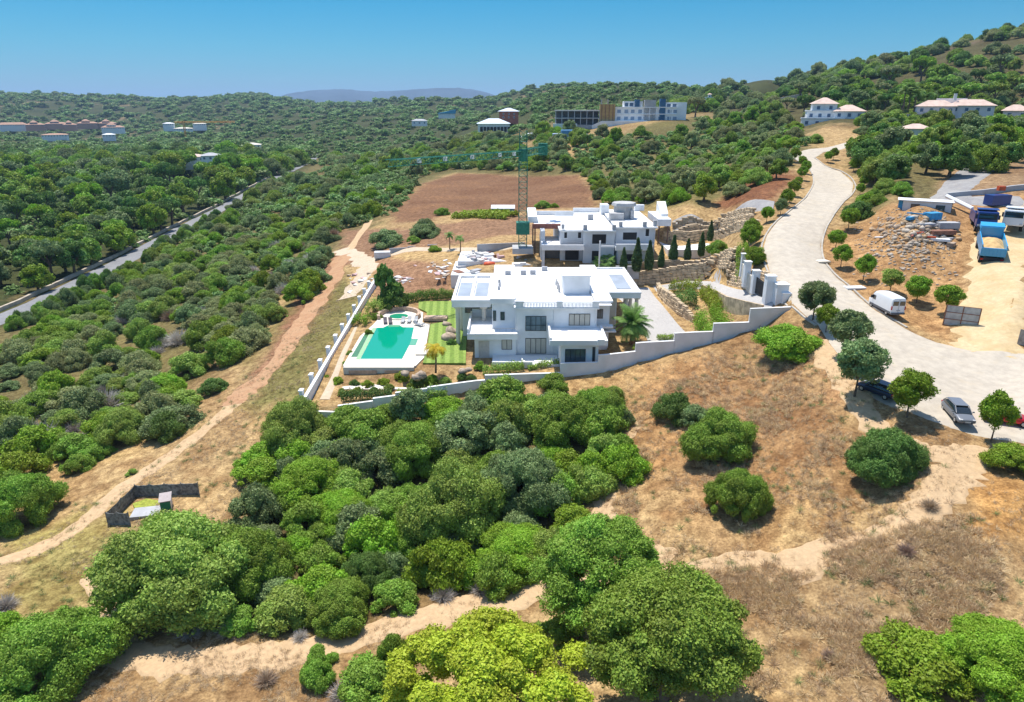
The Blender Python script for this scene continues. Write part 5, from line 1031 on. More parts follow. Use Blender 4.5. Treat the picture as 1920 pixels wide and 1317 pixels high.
t_ = MB(); t_.prism([(X(980,138),137.2),(X(1340,138),137.2),(X(1390,138),139),(X(1400,140),140.9),(X(980,140),140.9)], 8.0, 8.7); t_.prism([(X(985,138),137.2),(X(1330,138),137.2),(X(1330,138),137.6),(X(985,138),137.6)], 8.702, 9.3); t_.build('bay_roof', M_white, V2, bevel=.03)
t_ = MB(); t_.box(X(1010,138.4),X(1385,138.4),138.2,140.98,4,7.99); t_.build('bay_wall', M_raw, V2)
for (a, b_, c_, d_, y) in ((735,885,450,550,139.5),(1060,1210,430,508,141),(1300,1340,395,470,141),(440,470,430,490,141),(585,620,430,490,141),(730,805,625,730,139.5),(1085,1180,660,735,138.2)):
    p = q2(a, d_, y); q = q2(b_, c_, y); o_ = MB().box(p[0], q[0], y-.03, y+.3, p[2], q[2]).build('window_opening', M_dark, V2)  # dark panels on the wall stand for unlit openings
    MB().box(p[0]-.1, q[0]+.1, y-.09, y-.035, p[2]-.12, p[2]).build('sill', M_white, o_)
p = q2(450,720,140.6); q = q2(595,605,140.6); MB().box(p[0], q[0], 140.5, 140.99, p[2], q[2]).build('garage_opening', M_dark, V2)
MB().box(X(240,142.6),X(398,142.6),142.5,142.98,4.3,8.0).build('porch_opening', mat('interior_shade_grey', (.16,.15,.15), .9), V2)  # flat grey panel, the porch's inner shade put into its colour
for a, y, zt in ((107,145.7,11.0),(130,145.9,11.0),(1435,150.4,10.8),(1530,150.4,10.8),(1437,158,10.8),(1532,158,10.8)): MB().cyl((X(a, y), y), .14, 4.3, zt, 8).build('steel_prop', mat('rusty_steel', (.16,.10,.08), .7), V2)
t_ = MB(); t_.box(X(815,136), X(830,136), 136, 136.3, 4.5, 10.2).box(X(830,136), X(980,136), 136.02, 136.28, 8.9, 9.2); t_.build('scaffold_post', M_white, V2); shift(V2)
p0 = pz(1242, 484, 4.2); p1 = pz(1318, 474, 4.9)
t_ = MB(); t_.box(p0[0], p1[0]+1, 143, 143.4, 3.5, 7.0); t_.box(p0[0], p1[0]+6, 143.402, 158, 3.5, 6.9); o = t_.build('garage_platform', M_roof); tag(o, 'flat white concrete platform right of the unfinished villa', 'platform')
MB().box(X(1000,134),X(1250,134),133.5,134,3.0,5.6).build('garden_wall', M_grey); tag(bpy.data.objects['garden_wall'], 'grey render wall below the unfinished villa behind the palm', 'wall')
# ------------------------------------------------------------------ palms, cypresses, hedges
def frond_mesh(nf, L_, seed, fan=False, droop=.6, up=(.1, 1.25)):
    rng = np.random.default_rng(seed); V = []; tt = []
    for k in range(nf):
        a = rng.uniform(0, 6.28); e0 = rng.uniform(*up); l = L_*rng.uniform(.8, 1.1); P = []; p = np.array([0, 0, 0.]); e = e0; N_ = 9
        for j in range(N_+1):
            P.append(p.copy()); d = np.array([math.cos(e)*math.cos(a), math.cos(e)*math.sin(a), math.sin(e)]); p = p + d*l/N_; e -= droop*1.6/N_*(1+j*.18)
        side = np.array([-math.sin(a), math.cos(a), 0]); t1 = rng.random()
        for j in range(N_):
            d = P[j+1]-P[j]; 
            if j > 0 or not fan:
                V.append([P[j]-side*.02*l, P[j]+side*.02*l, P[j+1]+side*.012*l, P[j+1]-side*.012*l]); tt.append(t1*.4)
            if fan and j < N_-4: continue
            for s_ in (-1, 1):
                for q in (0, .5):
                    o_ = P[j]+d*q; fr = (j+q)/N_; ll = l*(.30*math.sin(math.pi*min(1, fr*.85+.12))+.02)*(1.6 if fan else 1)*rng.uniform(.8, 1.15); dr = side*s_*.85+d/np.linalg.norm(d)*(.5 if not fan else (fr-.5)*2.2)-np.array([0, 0, .35]); dr = dr/np.linalg.norm(dr); wv_ = d*.42
                    V.append([o_, o_+wv_, o_+dr*ll+wv_*.3, o_+dr*ll]); tt.append(t1*.6+rng.random()*.4)
    V = np.array(V); n = len(V); return V.reshape(-1, 3), np.arange(n*4).reshape(n, 4), np.array(tt)
G_palm = leafmat('palm_green', (.17,.28,.06), .3); G_palmy = leafmat('palm_yellow', (.62,.50,.02), .25); G_hedge = leafmat('hedge_green', (.17,.27,.04), .3); G_cyp = leafmat('cypress_green', (.10,.16,.05), .3); G_hyel = leafmat('hedge_yellow_green', (.30,.38,.03), .3); PAL['hedge'] = G_hedge; PAL['cyp'] = G_cyp; PAL['hyel'] = G_hyel
M_ptrunk = mat('palm_trunk', (.26,.17,.11), .95, .25, 5, .6)
def palm(x, y, z, h, L_, m, label, seed, fan=False, r=.22, nf=34, droop=.6, up=(-.2, 1.3), name='palm_tree'):
    t_ = thing(name, label, 'palm', (x, y, z)); MB().tube([(0,0,-.3),(.03*h,0,h*.5),(0,.0,h)], [r*1.3, r, r*.85], 9).build('trunk', M_ptrunk, t_, smooth=True)
    V, F, tt = frond_mesh(nf, L_, seed, fan, droop, up); o = ob('crown', veg_mesh('crown', V, F, tt, m), t_); o.location = (0, 0, h); return t_
p = pz(1186, 650, .6); palm(p[0], p[1]+.8, .5, 3.7, 3.5, G_palm, 'fan palm with a thick trunk between the villa and the courtyard', 1, False, .38, 70, .42, (-.7, 1.4))
p = pz(1134, 503, 4.2); palm(p[0], p[1], 3.4, 1.6, 3.0, G_palm, 'bushy fan palm in front of the unfinished villa', 2, True, .3, 60, .5, (-.3, 1.35))
p = pz(817, 697, 0); palm(p[0], p[1], .1, 3.4, 2.1, G_palmy, 'slender palm with yellow fronds on the striped lawn', 3, False, .12, 30, .9, (-.2, .9))
for u, v, s_, lab in ((843,468,5,'thin young palm by the track, left of two'),(863,474,6,'thin young palm by the track, right of two')):
    p = pg(u, v); palm(p[0], p[1], p[2], 3.4, 1.6, G_palm, lab, s_, False, .12, 24, .8)
for k, (u, v, hh) in enumerate([(1688,226,11),(1698,224,12),(1709,226,10),(1850,228,7),(1916,222,7),(1730,222,8)]):
    p = pg(u, v); palm(p[0], p[1], p[2], hh, 3.8, G_palm, ['tall palm left in the group of three on the villa slope','tallest palm in the group of three on the villa slope','shorter palm right in the group of three on the villa slope','wide palm at the right end of the long pink roofed villa','palm at the right edge above the small roofed house','palm at the left front of the long pink roofed villa'][k], 20+k, False, .3, 30)
p = pz(737, 590, 0)
V, F, tt = crown('bush', 2600, .15, 401, lobes=26, lr=(.18, .3)); me_ = veg_mesh('crown', V, F, tt, G_drk)
t_ = thing('broadleaf_tree', 'large leaved dark tree at the head of the garden by the hot tub', 'tree', (p[0]-.3, p[1]+3, 0)); MB().tube([(0,0,-.3),(0,0,1.5),(.3,0,4)], [.25,.2,.12], 7).build('trunk', M_bark, t_); o = ob('crown', me_, t_); o.scale = (3.0, 2.6, 4.0); o.location = (0, 0, .2); o = ob('crown', me_, t_); o.scale = (1.9, 1.8, 3.4); o.location = (-1.6, .8, 4.2); o.rotation_euler = (0, 0, 2)
def cyp_mesh(seed):
    rng = np.random.default_rng(seed); n = 2600; z = rng.random(n)**.85; a = rng.uniform(0, 6.28, n); rr = np.sin(np.pi*np.clip(z*.8+.2, 0, 1))**.7*(1-z**3)*(.8+.3*rng.random(n))*.13+.01; P = np.c_[np.cos(a)*rr, np.sin(a)*rr, z]
    V, F = cards(P, np.c_[np.cos(a), np.sin(a), np.full(n, .6)], .025, rng, 1.6); return veg_mesh('crown', V, F, rng.random(n), G_cyp)
CY = [cyp_mesh(1), cyp_mesh(2)]
for k, (u, v, h) in enumerate([(1168,512,45),(1193,508,58),(1216,506,52),(1239,501,38),(1261,496,52),(1288,492,42),(1314,480,42),(1331,452,36)]):
    z0 = [4.6,4.7,4.8,5,5.2,5.5,6,8][k]; p = pz(u, v, z0); d = to_px(*p)[2]; hh = h*d/FPX*1.05
    t_ = thing('cypress', ['short thin','tall','tall second','small','tall middle','slim','slim','far small'][k]+' cypress, '+['first','second','third','fourth','fifth','sixth','seventh','eighth'][k]+' from the left in the row before the unfinished villa', 'cypress', p, k, 'row of cypresses'); t_.scale = (hh, hh, hh)
    MB().cyl((0, 0), .012, -.05, .12, 6).build('trunk', M_bark, t_); ob('crown', CY[k % 2], t_)
def hedge(pts, w_, h, pal, label, seed, z=None, card=.10, name='hedge', dens=130, lump=.12):
    """clipped hedge along a line, made of leaves over its whole volume"""
    rng = np.random.default_rng(seed); P = [np.array(p[:2], float) for p in pts]; VV = []; L_ = sum(float(np.hypot(*(P[i+1]-P[i]))) for i in range(len(P)-1)); n = int(L_*(w_+2*h)*dens)
    s_ = rng.random(n)*L_; pos = np.zeros((n, 3)); acc = 0
    for i in range(len(P)-1):
        l = float(np.hypot(*(P[i+1]-P[i]))); k = (s_ >= acc) & (s_ < acc+l); t1 = ((s_-acc)/l)[k, None]; pos[k, :2] = P[i]*(1-t1)+P[i+1]*t1; acc += l
    a = rng.uniform(0, math.pi*2, n); d = (P[-1]-P[0])/(np.hypot(*(P[-1]-P[0]))+1e-9); nr = np.array([-d[1], d[0]]); q = np.cos(a); q = np.sign(q)*np.abs(q)**.5; zz = np.abs(np.sin(a))**.5
    m_ = 1+lump*2*(vnoise(s_/.9, s_*0+seed, seed)-.5)+lump*.6*rng.normal(0, 1, n); pos[:, :2] += nr[None]*(q*w_/2*m_*(.85+.15*rng.random(n)))[:, None]; gz = G(pos[:, 0], pos[:, 1]) if z is None else z; hz_ = zz*h*m_*(.3+.7*np.sqrt(rng.random(n))*1.05); pos[:, 2] = gz + hz_
    V, F = cards(pos, np.c_[nr[0]*q, nr[1]*q, zz], card, rng); o = ob(name, veg_mesh(name, V, F, rng.random(n), PAL[pal])); return tag(o, label, 'hedge')
Z0 = lambda u, v, z=0: pz(u, v, z)
hedge([Z0(762,568),Z0(805,563),Z0(850,561)], 1.6, 2.0, 'hedge', 'dark hedge behind the striped lawn', 1, z=0)
hedge([Z0(640,752,-1.4),Z0(680,748,-1.4),Z0(735,744,-1.3)], 1.0, 1.5, 'dark', 'hedge along the top of the lowest wall steps', 2)
hedge([Z0(745,742,-1.2),Z0(795,738,-1.1),Z0(838,733,-1)], 1.0, 1.3, 'olive', 'looser planting behind the second wall step', 3, lump=.3)
hedge([Z0(905,702,-.3),Z0(950,698,-.3),Z0(982,694,-.2)], .8, 1.1, 'olive', 'thin hedge behind the wall under the front terrace', 4, lump=.3)
hedge([Z0(990,694,-.1),Z0(1050,686,.0)], .7, .9, 'olive', 'short green planting behind the wall below the middle windows', 5, lump=.35)
hedge([(30.4,127.4),(33,126.0),(34.6,122.5)], 1.6, 2.2, 'hyel', 'row of rounded bushes at the head of the ramp', 6, lump=.25)
hedge([(34.8,120.5),(34.6,114),(34.0,109)], 1.6, 1.8, 'hyel', 'yellow green hedge along the garden side of the ramp', 7, lump=.3)
hedge([(32.2,109),(31.8,104.5),(31.4,98)], 3.6, 2.4, 'street', 'bright green shrubs between the courtyard and the ramp', 8, lump=.3)
hedge([(30.6,119.5),(31.0,114.5)], 2.8, 2.6, 'dark', 'dark bush sunk inside the curved stone wall', 9, lump=.25)
hedge([Z0(1232,636,1),Z0(1262,630,1.4)], .8, .9, 'olive', 'small olive hedge at the courtyard end of the wall', 10)
hedge([pz(1385,490,8.6),pz(1392,505,8.5)], 1.6, 2.6, 'street', 'green hedge inside the gate pillars', 11)
hedge([pz(860,412,3.3),pz(905,410,4),pz(960,412,5)], 7, 1.6, 'hyel', 'bright green reeds beside the small blue shed', 12, dens=26, card=.3)
hedge([pz(700,592,0),pz(716,578,0)], 2.6, 2.0, 'olive', 'planting at the upper end of the side wall', 13, lump=.3); hedge([pz(672,612,0),pz(684,602,0)], 2.2, 1.6, 'street', 'green shrubs between the side wall and the pool', 14, lump=.3)
for k, (u, v, z, w_, pal, lab) in enumerate([(632,722,-1.4,26,'hyel','yellowish bush at the lower left corner of the garden'),(648,690,-.8,22,'street','slim green shrub left of the pool'),(688,728,-1.4,24,'hyel','yellow shrub on the lower terrace'),(718,722,-1.3,22,'hyel','yellow spiky shrub at the edge of the lower patio'),(752,718,-1.3,34,'hyel','golden brown shrub right of the lower patio'),(785,725,-1,36,'dark','dark shrub at the wall under the yellow palm'),(640,742,-1.5,22,'olive','olive shrub in the front left bed of the garden'),(668,738,-1.5,20,'hyel','yellow green shrub in the front bed below the lower patio'),(700,736,-1.4,18,'dark','dark clipped shrub in the front bed below the lower patio'),(728,733,-1.4,22,'olive','olive shrub in the front bed right of the dark clipped one'),(770,730,-1.2,20,'hyel','yellow shrub against the second wall step'),(835,722,-.8,24,'olive','olive shrub against the third wall step'),(612,712,-1.3,16,'hyel','tiny yellow shrub at the side wall'),(655,668,-.3,18,'olive','olive shrub on the slope left of the pool'),(690,630,0,20,'street','leafy shrub at the upper left of the pool terrace'),(705,600,0,22,'mid','green shrub beside the curved seat wall'),(810,718,-.8,26,'street','bright shrub right of the yellow palm'),(664,724,-1.4,20,'dark','dark small shrub on the lower terrace'),
   (900,694,-.2,26,'street','clipped round shrub under the villa corner'),(866,712,-.5,20,'dark','dark shrub in the bed below the villa corner'),(884,716,-.6,22,'dark','second dark shrub in the bed below the villa corner'),(846,650,0,22,'dark','dark low shrub beside the boulders on the lawn'),(1195,655,1.4,18,'olive','small bush at the foot of the fan palm'),(1348,478,7.5,44,'mid','round green tree at the end of the cypress row'),(1075,676,1,16,'olive','small plant before the garage window'),(1108,676,1,14,'hyel','small plant at the garage corner')]):
    p = pz(u, v, z); d = to_px(*p)[2]; r = w_/2*d/FPX; o = ob('shrub', cm('bush%d' % (k % 4), pal)); o.location = (p[0], p[1]+r*.6, z-.15); o.scale = (r, r, r*1.05); o.rotation_euler = (0, 0, k); tag(o, lab, 'shrub')
# ------------------------------------------------------------------ crane
M_crg = mat('crane_green', (.03,.18,.12), .6, .1, 2)
def lattice(t_, a, b_, w_, n, tri=False, r=.06):
    a = Vector(a); b_ = Vector(b_); d = (b_-a).normalized(); s1 = d.cross(Vector((0, 0, 1)) if abs(d.z) < .9 else Vector((1, 0, 0))).normalized(); s2 = d.cross(s1)
    cs = [(-1,-1),(1,-1),(1,1),(-1,1)] if not tri else [(-1,-.6),(1,-.6),(0,.9)]; cs = [s1*c[0]*w_/2 - s2*c[1]*w_/2*(1 if not tri else -1) for c in cs]
    for c in cs: t_.tube([a+c, b_+c], r, 4)
    for i in range(n):
        p = a+(b_-a)*i/n; q = a+(b_-a)*(i+1)/n
        for j in range(len(cs)):
            c1, c2 = cs[j], cs[(j+1) % len(cs)]; t_.tube([p+c1, q+c2] if i % 2 else [p+c2, q+c1], r*.6, 3, cap=False); t_.tube([p+c1, p+c2], r*.6, 3, cap=False)
CX, CY_ = pd(980, 466, 146)[:2]; CZ = pd(980, 466, 146)[2]; JZ = pd(980, 283, 146)[2]
CR_ = thing('tower_crane', 'green tower crane standing behind the villas, its long jib to the left', 'crane', (CX, CY_, CZ)); t_ = MB(); lattice(t_, (0, 0, -.5), (0, 0, JZ-CZ-1), 1.7, 16, r=.075); t_.build('mast', M_crg, CR_)
tip = Vector(pd(727, 301, 116)); tip.z = JZ; ctr = Vector(pd(1024, 277, 152)); ctr.z = JZ; base = Vector((CX, CY_, CZ))
t_ = MB(); lattice(t_, (0, 0, JZ-CZ), tip-base, 1.5, 30, True, .085); t_.build('jib', M_crg, CR_)
t_ = MB(); lattice(t_, (0, 0, JZ-CZ), ctr-base, 1.3, 9, False, .07); t_.build('counter_jib', M_crg, CR_)
c_ = (ctr-base)*.85; MB().box(c_.x-1, c_.x+1, c_.y-.8, c_.y+.8, JZ-CZ-1.2, JZ-CZ+1.3).build('counterweight', M_crg, CR_)
t_ = MB(); lattice(t_, (0, 0, JZ-CZ), (0, 0, JZ-CZ+4.4), 1.5, 4, False, .08); t_.cyl((0, 0), 1.0, JZ-CZ-1.6, JZ-CZ+.8, 10); t_.build('tower_head', M_crg, CR_)
MB().box(-1.4, 1.4, -1.4, 1.4, 3.2, 5.6).build('mast_collar', M_crg, CR_); MB().box(-2.2, 2.2, -2.2, 2.2, -.8, .35).build('ballast', M_grey, CR_); t_ = MB()
hh_ = JZ-CZ+.7; q1 = (tip-base)*.6; q2_ = (ctr-base)*.9; t_.tube([(0, 0, JZ-CZ+4.3), (q1.x, q1.y, hh_)], .05, 3); t_.tube([(0, 0, JZ-CZ+4.3), (q2_.x, q2_.y, hh_)], .05, 3); t_.build('tie_rod', M_crg, CR_)
for q in (.08, .2, .42, .62, .8): c_ = (tip-base)*q + Vector((0, 0, JZ-CZ-(JZ-CZ)*q)); MB().box(c_.x-.35, c_.x+.35, c_.y-.5, c_.y+.5, JZ-CZ-.4, JZ-CZ+.3).build('jib_plate', M_white, CR_)
# ------------------------------------------------------------------ vehicles
M_tyre = mat('tyre', (.02,.02,.02), .85, .1, 5); M_rim = mat('wheel_rim', (.45,.45,.46), .35, .05, 3, metal=.6); M_cglass = mat('car_glass', (.02,.028,.034), .05, .1, .3, spec=.9); M_lampw = mat('lamp_clear', (.6,.6,.6), .15); M_lampr = mat('lamp_red', (.4,.01,.01), .2)
def paint(name, col, met=.0, r=.28): return mat(name, col, r, .02, .4, metal=met, spec=.6)
def wheel(par, x, y, r, w_=.22):
    t_ = MB(); t_.tube([(x-w_/2, y, r), (x-w_/2+.03, y, r), (x+w_/2-.03, y, r), (x+w_/2, y, r)], [r*.9, r, r, r*.9], 18); o = t_.build('wheel', M_tyre, par, smooth=False)
    s_ = 1 if x > 0 else -1; MB().tube([(x+s_*(w_/2-.01), y, r), (x+s_*(w_/2+.015), y, r)], [r*.62, r*.55], 12).build('rim', M_rim, o)
def loft(stations, m, name, par, bevel=0):
    """stations: (y, [(half width, z) ... from sill to centre top])"""
    vs = []; fs = []; k = None
    for y, sec in stations:
        ring = [(x, y, z) for x, z in sec] + [(-x, y, z) for x, z in reversed(sec)]; k = len(ring); vs += ring
    for i in range(len(stations)-1):
        for j in range(k): fs.append((i*k+j, i*k+(j+1) % k, (i+1)*k+(j+1) % k, (i+1)*k+j))
    fs += [tuple(range(k)), tuple((len(stations)-1)*k+j for j in range(k))]
    o = MB().add(vs, fs).build(name, m, par, smooth=True); s_ = o.modifiers.new('smooth', 'SUBSURF'); s_.levels = 1; s_.render_levels = 2; return o
def car(name, loc, rz, col, label, L_=4.3, W_=1.78, H_=1.5, est=False):
    """front of the car points along -Y of its own frame"""
    c = thing(name, label, 'car', loc, rz); h = W_/2; m = paint(col[0], col[1], .25 if sum(col[1]) < 1.5 else 0); f, r = -L_/2, L_/2
    S = lambda y, w_, z0, z1, z2: (y, [(h*w_*.88, z0), (h*w_, z0+.14), (h*w_, (z0+z1)/2+.05), (h*w_*.96, z1), (h*w_*.55, z2)])
    loft([S(f, .78, .32, .56, .60), S(f+.04, .84, .26, .62, .68), S(f+.35, .95, .22, .70, .77), S(f+1.05, 1, .2, .84, .93), S(f+1.5, 1, .2, .90, .96), S(0.3, 1, .2, .93, .96), S(r-.7, 1, .22, .95, .98), S(r-.2, .96, .26, .93, .97), S(r-.02, .86, .32, .82, .84)], m, 'body', c)
    y0, y1, y2, y3 = f+1.0, f+1.85, r-.75, r-.15
    def gl(y, w_, z): return (y, [(h*w_, .86), (h*w_*.99, .92), (h*w_*(1-.22*(z-.9)/.6), z-.04), (h*w_*.6*(1-.1*(z-.9)), z)])
    loft([gl(y0, .82, .93), gl(y0+.1, .90, .98), gl(y1, .93, H_-.04), gl((y1+y2)/2, .94, H_-.01), gl(y2, .92, H_-.06), gl(y3-.05, .84, 1.04), gl(y3, .78, .95)], M_cglass, 'windows', c)
    t_ = MB(); t_.prism([(-h*.64, y1-.1), (h*.64, y1-.1), (h*.66, (y1+y2)/2), (h*.62, y2+.1), (-h*.62, y2+.1), (-h*.66, (y1+y2)/2)], H_-.075, H_+.005); t_.build('roof', m, c, bevel=.03)
    for s_ in (-1, 1):
        t_ = MB(); t_.tube([(s_*h*.80, y0+.1, .95), (s_*h*.70, y1-.05, H_-.05), (s_*h*.69, y2+.05, H_-.06), (s_*h*.78, y3, .98)], .045, 5); t_.tube([(s_*h*.885, (y1+y2)/2+.1, .93), (s_*h*.74, (y1+y2)/2+.05, H_-.04)], .035, 4); t_.build('pillar', m, c)
        for y in (f+.82, r-.8): wheel(c, s_*(h-.12), y, .32)
        MB().box(s_*h*.48, s_*h*.80, f+.02, f+.22, .58, .70).build('headlight', M_lampw, c, bevel=.03); MB().box(s_*h*.68, s_*h*.90, r-.18, r-.02, .68, .88).build('tail_light', M_lampr, c, bevel=.02)
        MB().box(s_*(h-.02), s_*(h+.17), y0+.32, y0+.46, .92, 1.05).build('mirror', m, c, bevel=.03)
    MB().box(-.26, .26, f-.035, f-.01, .38, .5).build('number_plate', M_lampw, c); MB().box(-.45, .45, f-.02, f+.04, .28, .36).build('grille', M_frame, c); return c
def onroad(u, v, zz=None): z = zroad(v) if zz is None else zz; p = pz(u, v, z); return (p[0], p[1], g(p[0], p[1])+.09)
def tiltz(c): return c
p = onroad(1812, 800); car('parked_car', (p[0], p[1]+1.6, g(p[0], p[1]+1.6)+.08), math.radians(-10), ('grey_paint', (.20,.21,.23)), 'grey hatchback parked alone on the road between two round trees', 4.5)
p = onroad(1655, 752, 6.2); car('parked_car', (p[0], p[1]+1.2, g(p[0], p[1]+1.2)+.08), math.radians(207), ('navy_paint', (.012,.022,.06)), 'dark blue car parked in the shade of the big grey green street tree', 4.4)
p = onroad(1897, 806, 5.6); car('parked_car', (p[0], p[1]+1.0, g(p[0], p[1]+1.0)+.08), math.radians(60), ('red_paint', (.55,.015,.02)), 'red car half cut off by the right edge of the photo', 4.3)
def van(loc, rz, label):
    """rear of the van points along -Y"""
    c = thing('delivery_van', label, 'van', loc, rz); m = paint('white_paint', (.80,.81,.82)); 
    def S(y, w_, z1): return (y, [(.93*w_, .32), (1.0*w_, .5), (1.0*w_, 1.5), (.95*w_, z1-.22), (.80*w_, z1-.03), (.3*w_, z1)])
    loft([S(-2.95, .97, 2.62), S(-2.90, 1.0, 2.66), S(-1.2, 1.0, 2.72), S(1.2, 1.0, 2.70), S(1.75, .99, 2.5), S(2.3, .97, 1.75), S(2.5, .96, 1.32), S(2.95, .9, 1.12), S(3.05, .82, .8)], m, 'body', c)
    MB().prism([(-.8, 1.86), (.8, 1.86), (.78, 2.42), (-.78, 2.42)], [2.32, 2.32, 1.5, 1.5], [2.42, 2.42, 1.6, 1.6]).build('windscreen', M_cglass, c)
    for s_ in (-1, 1):
        MB().box(s_*.93, s_*1.005, 1.1, 1.9, 1.35, 1.95).build('side_window', M_cglass, c); MB().box(s_*.1, s_*.82, -2.985, -2.94, 1.6, 2.2).build('rear_window', M_cglass, c)
        for y in (-1.9, 2.0): wheel(c, s_*.88, y, .36, .25)
        MB().box(s_*.86, s_*.99, -2.99, -2.86, 1.0, 1.5).build('tail_light', M_lampr, c); MB().box(s_*1.0, s_*1.25, 1.85, 2.0, 1.45, 1.85).build('mirror', M_frame, c, bevel=.03); MB().box(s_*.995, s_*1.02, -2.8, 2.4, .42, .72).build('side_trim', mat('grey_plastic', (.13,.13,.14), .7), c)
    t_ = MB(); t_.box(-.98, .98, -3.06, -2.9, .36, .62); t_.build('bumper', mat('grey_plastic', (.13,.13,.14), .7), c, bevel=.03); MB().box(-.01, .01, -2.995, -2.95, .65, 2.4).box(-.25, .25, -3.0, -2.96, .85, .98).build('door_seam', M_grey, c); return c
p = onroad(1683, 600, 8.1); van((p[0]-.5, p[1]+2.6, g(p[0]-.5, p[1]+2.6)+.07), math.radians(2), 'white high roofed panel van parked at the roadside seen from behind')
M_tb = paint('truck_blue', (.03,.33,.62)); M_td = paint('truck_dark_blue', (.015,.05,.22)); M_chas = mat('chassis_dark', (.04,.04,.045), .8); M_sand = mat('sand_load', (.58,.38,.17), .95, .15, 2, .5)
def tipper(loc, rz, sc_, label, body, load=True, tilt=0):
    """dump truck, its rear along -Y"""
    c = thing('dump_truck', label, 'truck', loc, rz); c.scale = (sc_,)*3; c.rotation_euler = (tilt, 0, rz); W_ = 1.25
    t_ = MB(); t_.box(-.5, .5, -3.4, 3.4, .7, 1.0); t_.box(-1.2, 1.2, -3.55, -3.4, .55, .95); t_.build('chassis', M_chas, c)
    t_ = MB(); t_.prism([(-W_*.93, -3.5), (W_*.93, -3.5), (W_, 1.5), (-W_, 1.5)], 1.1, 1.2)
    t_.prism([(-W_, -3.5), (-W_+.1, -3.5), (-W_+.1, 1.5), (-W_, 1.5)], 1.1, 2.5); t_.prism([(W_-.1, -3.5), (W_, -3.5), (W_, 1.5), (W_-.1, 1.5)], 1.1, 2.5); t_.box(-W_+.101, W_-.101, 1.4, 1.5, 1.2, 3.1); t_.box(-W_, W_, -3.62, -3.51, 1.15, 2.15)
    for k in range(7): x = -W_+.1+k*(2*W_-.2)/6; t_.box(x-.05, x+.05, -3.68, -3.63, 1.2, 2.1)
    t_.prism([(-W_, 1.5), (W_, 1.5), (W_*.98, 3.2), (-W_*.98, 3.2)], 3.1, 3.2); t_.build('tipper_body', body, c, bevel=.02)
    if load:
        vs = []; fs = []; n = 9
        for j in range(n):
            for i in range(n): x = (i/(n-1)*2-1)*(W_-.11); y = -3.4+4.7*j/(n-1); vs.append((x, y, 1.75+.65*math.sin(math.pi*i/(n-1))*math.sin(math.pi*(.12+.8*j/(n-1)))+random.uniform(-.04, .04)))
        for j in range(n-1):
            for i in range(n-1): fs.append((j*n+i, j*n+i+1, (j+1)*n+i+1, (j+1)*n+i))
        MB().add(vs, fs).build('sand_load', M_sand, c, smooth=True)
    cb = MB(); cb.prism([(-1.2, 1.75), (1.2, 1.75), (1.2, 3.6), (-1.2, 3.6)], .8, 2.9); o = cb.build('cab', body, c, bevel=.12); MB().box(-1.05, 1.05, 3.58, 3.63, 1.9, 2.65).build('windscreen', M_cglass, c)
    for s_ in (-1, 1):
        MB().box(s_*1.17, s_*1.215, 2.4, 3.3, 1.9, 2.6).build('side_window', M_cglass, c); MB().box(s_*.8, s_*1.1, 3.6, 3.65, 1.0, 1.2).build('headlight', M_lampw, c); MB().box(s_*.85, s_*1.15, -3.6, -3.56, .65, .85).build('tail_light', M_lampr, c); MB().box(s_*1.22, s_*1.42, 3.3, 3.4, 1.9, 2.5).build('mirror', M_frame, c)
        for y in (-2.6, -1.4, 2.6): wheel(c, s_*1.0, y, .5, .4)
    return c
def gp(u, v, z): p = pz(u, v, z); return p
p = gp(1857, 492, 13.6); tipper((p[0]+2.2, p[1]+4.0, g(p[0]+1.5, p[1]+2.5)-.2), math.radians(-28), 1.28, 'bright blue dump truck full of sand driving up the yellow track', M_tb, tilt=math.radians(9))
p = gp(1845, 438, 16); tipper((p[0]+2.4, p[1]+4.5, g(p[0]+2.4, p[1]+4)), math.radians(180-26), 1.2, 'dark blue truck facing the camera behind the sand loaded one', M_td, False)
p = gp(1910, 446, 15.5); tipper((p[0]+2.0, p[1]+4.2, g(p[0]+2, p[1]+4)), math.radians(180-42), 1.2, 'white truck with a wide windscreen at the right edge of the building site', paint('white_paint', (.80,.81,.82)), True)
# ------------------------------------------------------------------ building site on the right
M_cab = mat('cabin_panel', (.70,.70,.69), .7, .05, .8, .1); M_blue = mat('faded_blue_steel', (.05,.28,.50), .6, .15, 2); M_rust = mat('rust_brown', (.25,.12,.08), .85, .2, 2)
p = gp(1692, 388, 18.4); q = gp(1766, 389, 18.5); zc = g(p[0]+2, p[1]+1)
CB = thing('site_cabin', 'white site office cabin with two windows on the plateau', 'cabin', (p[0], p[1], zc), -.5); MB().box(0, 7.6, 0, 3.2, -1.2, 2.7).build('wall', M_cab, CB, bevel=.03); MB().box(-.9, 7.9, -.3, 3.5, 2.72, 2.84).build('roof', M_white, CB)
window(CB, 1.3, 2.7, 0, 1.3, 2.2, 2, False); window(CB, 5.2, 6.6, 0, 1.3, 2.2, 2, False); MB().box(1.2, 2.9, -.06, -.005, -.6, 1.1).build('door', M_rust, CB); MB().box(-.7, -.02, .3, 3.0, -1.0, 2.6).build('end_panel', M_blue, CB)
for i in range(150):
    u = random.gauss(1705, 42); v = random.gauss(436, 22)
    if not (1630 < u < 1800 and 404 < v < 492) or (u > 1740 and v > 460): continue
    x, y, z = pg(u, v); s_ = random.uniform(.2, .72)*(1.1 if v < 440 else .8)
    rock(x, y, z+.1, s_, [M_rock, mat('tan_rock', (.46,.32,.19), .95, .2, 1.5, .5), mat('pale_rock', (.50,.42,.33), .95, .2, 1.5, .5)][i % 3], ['brown grey boulder in the rubble heap','tan boulder in the rubble heap','pale boulder in the rubble heap'][i % 3]+' below the site cabin', 500+i, 'boulders of the rubble heap')
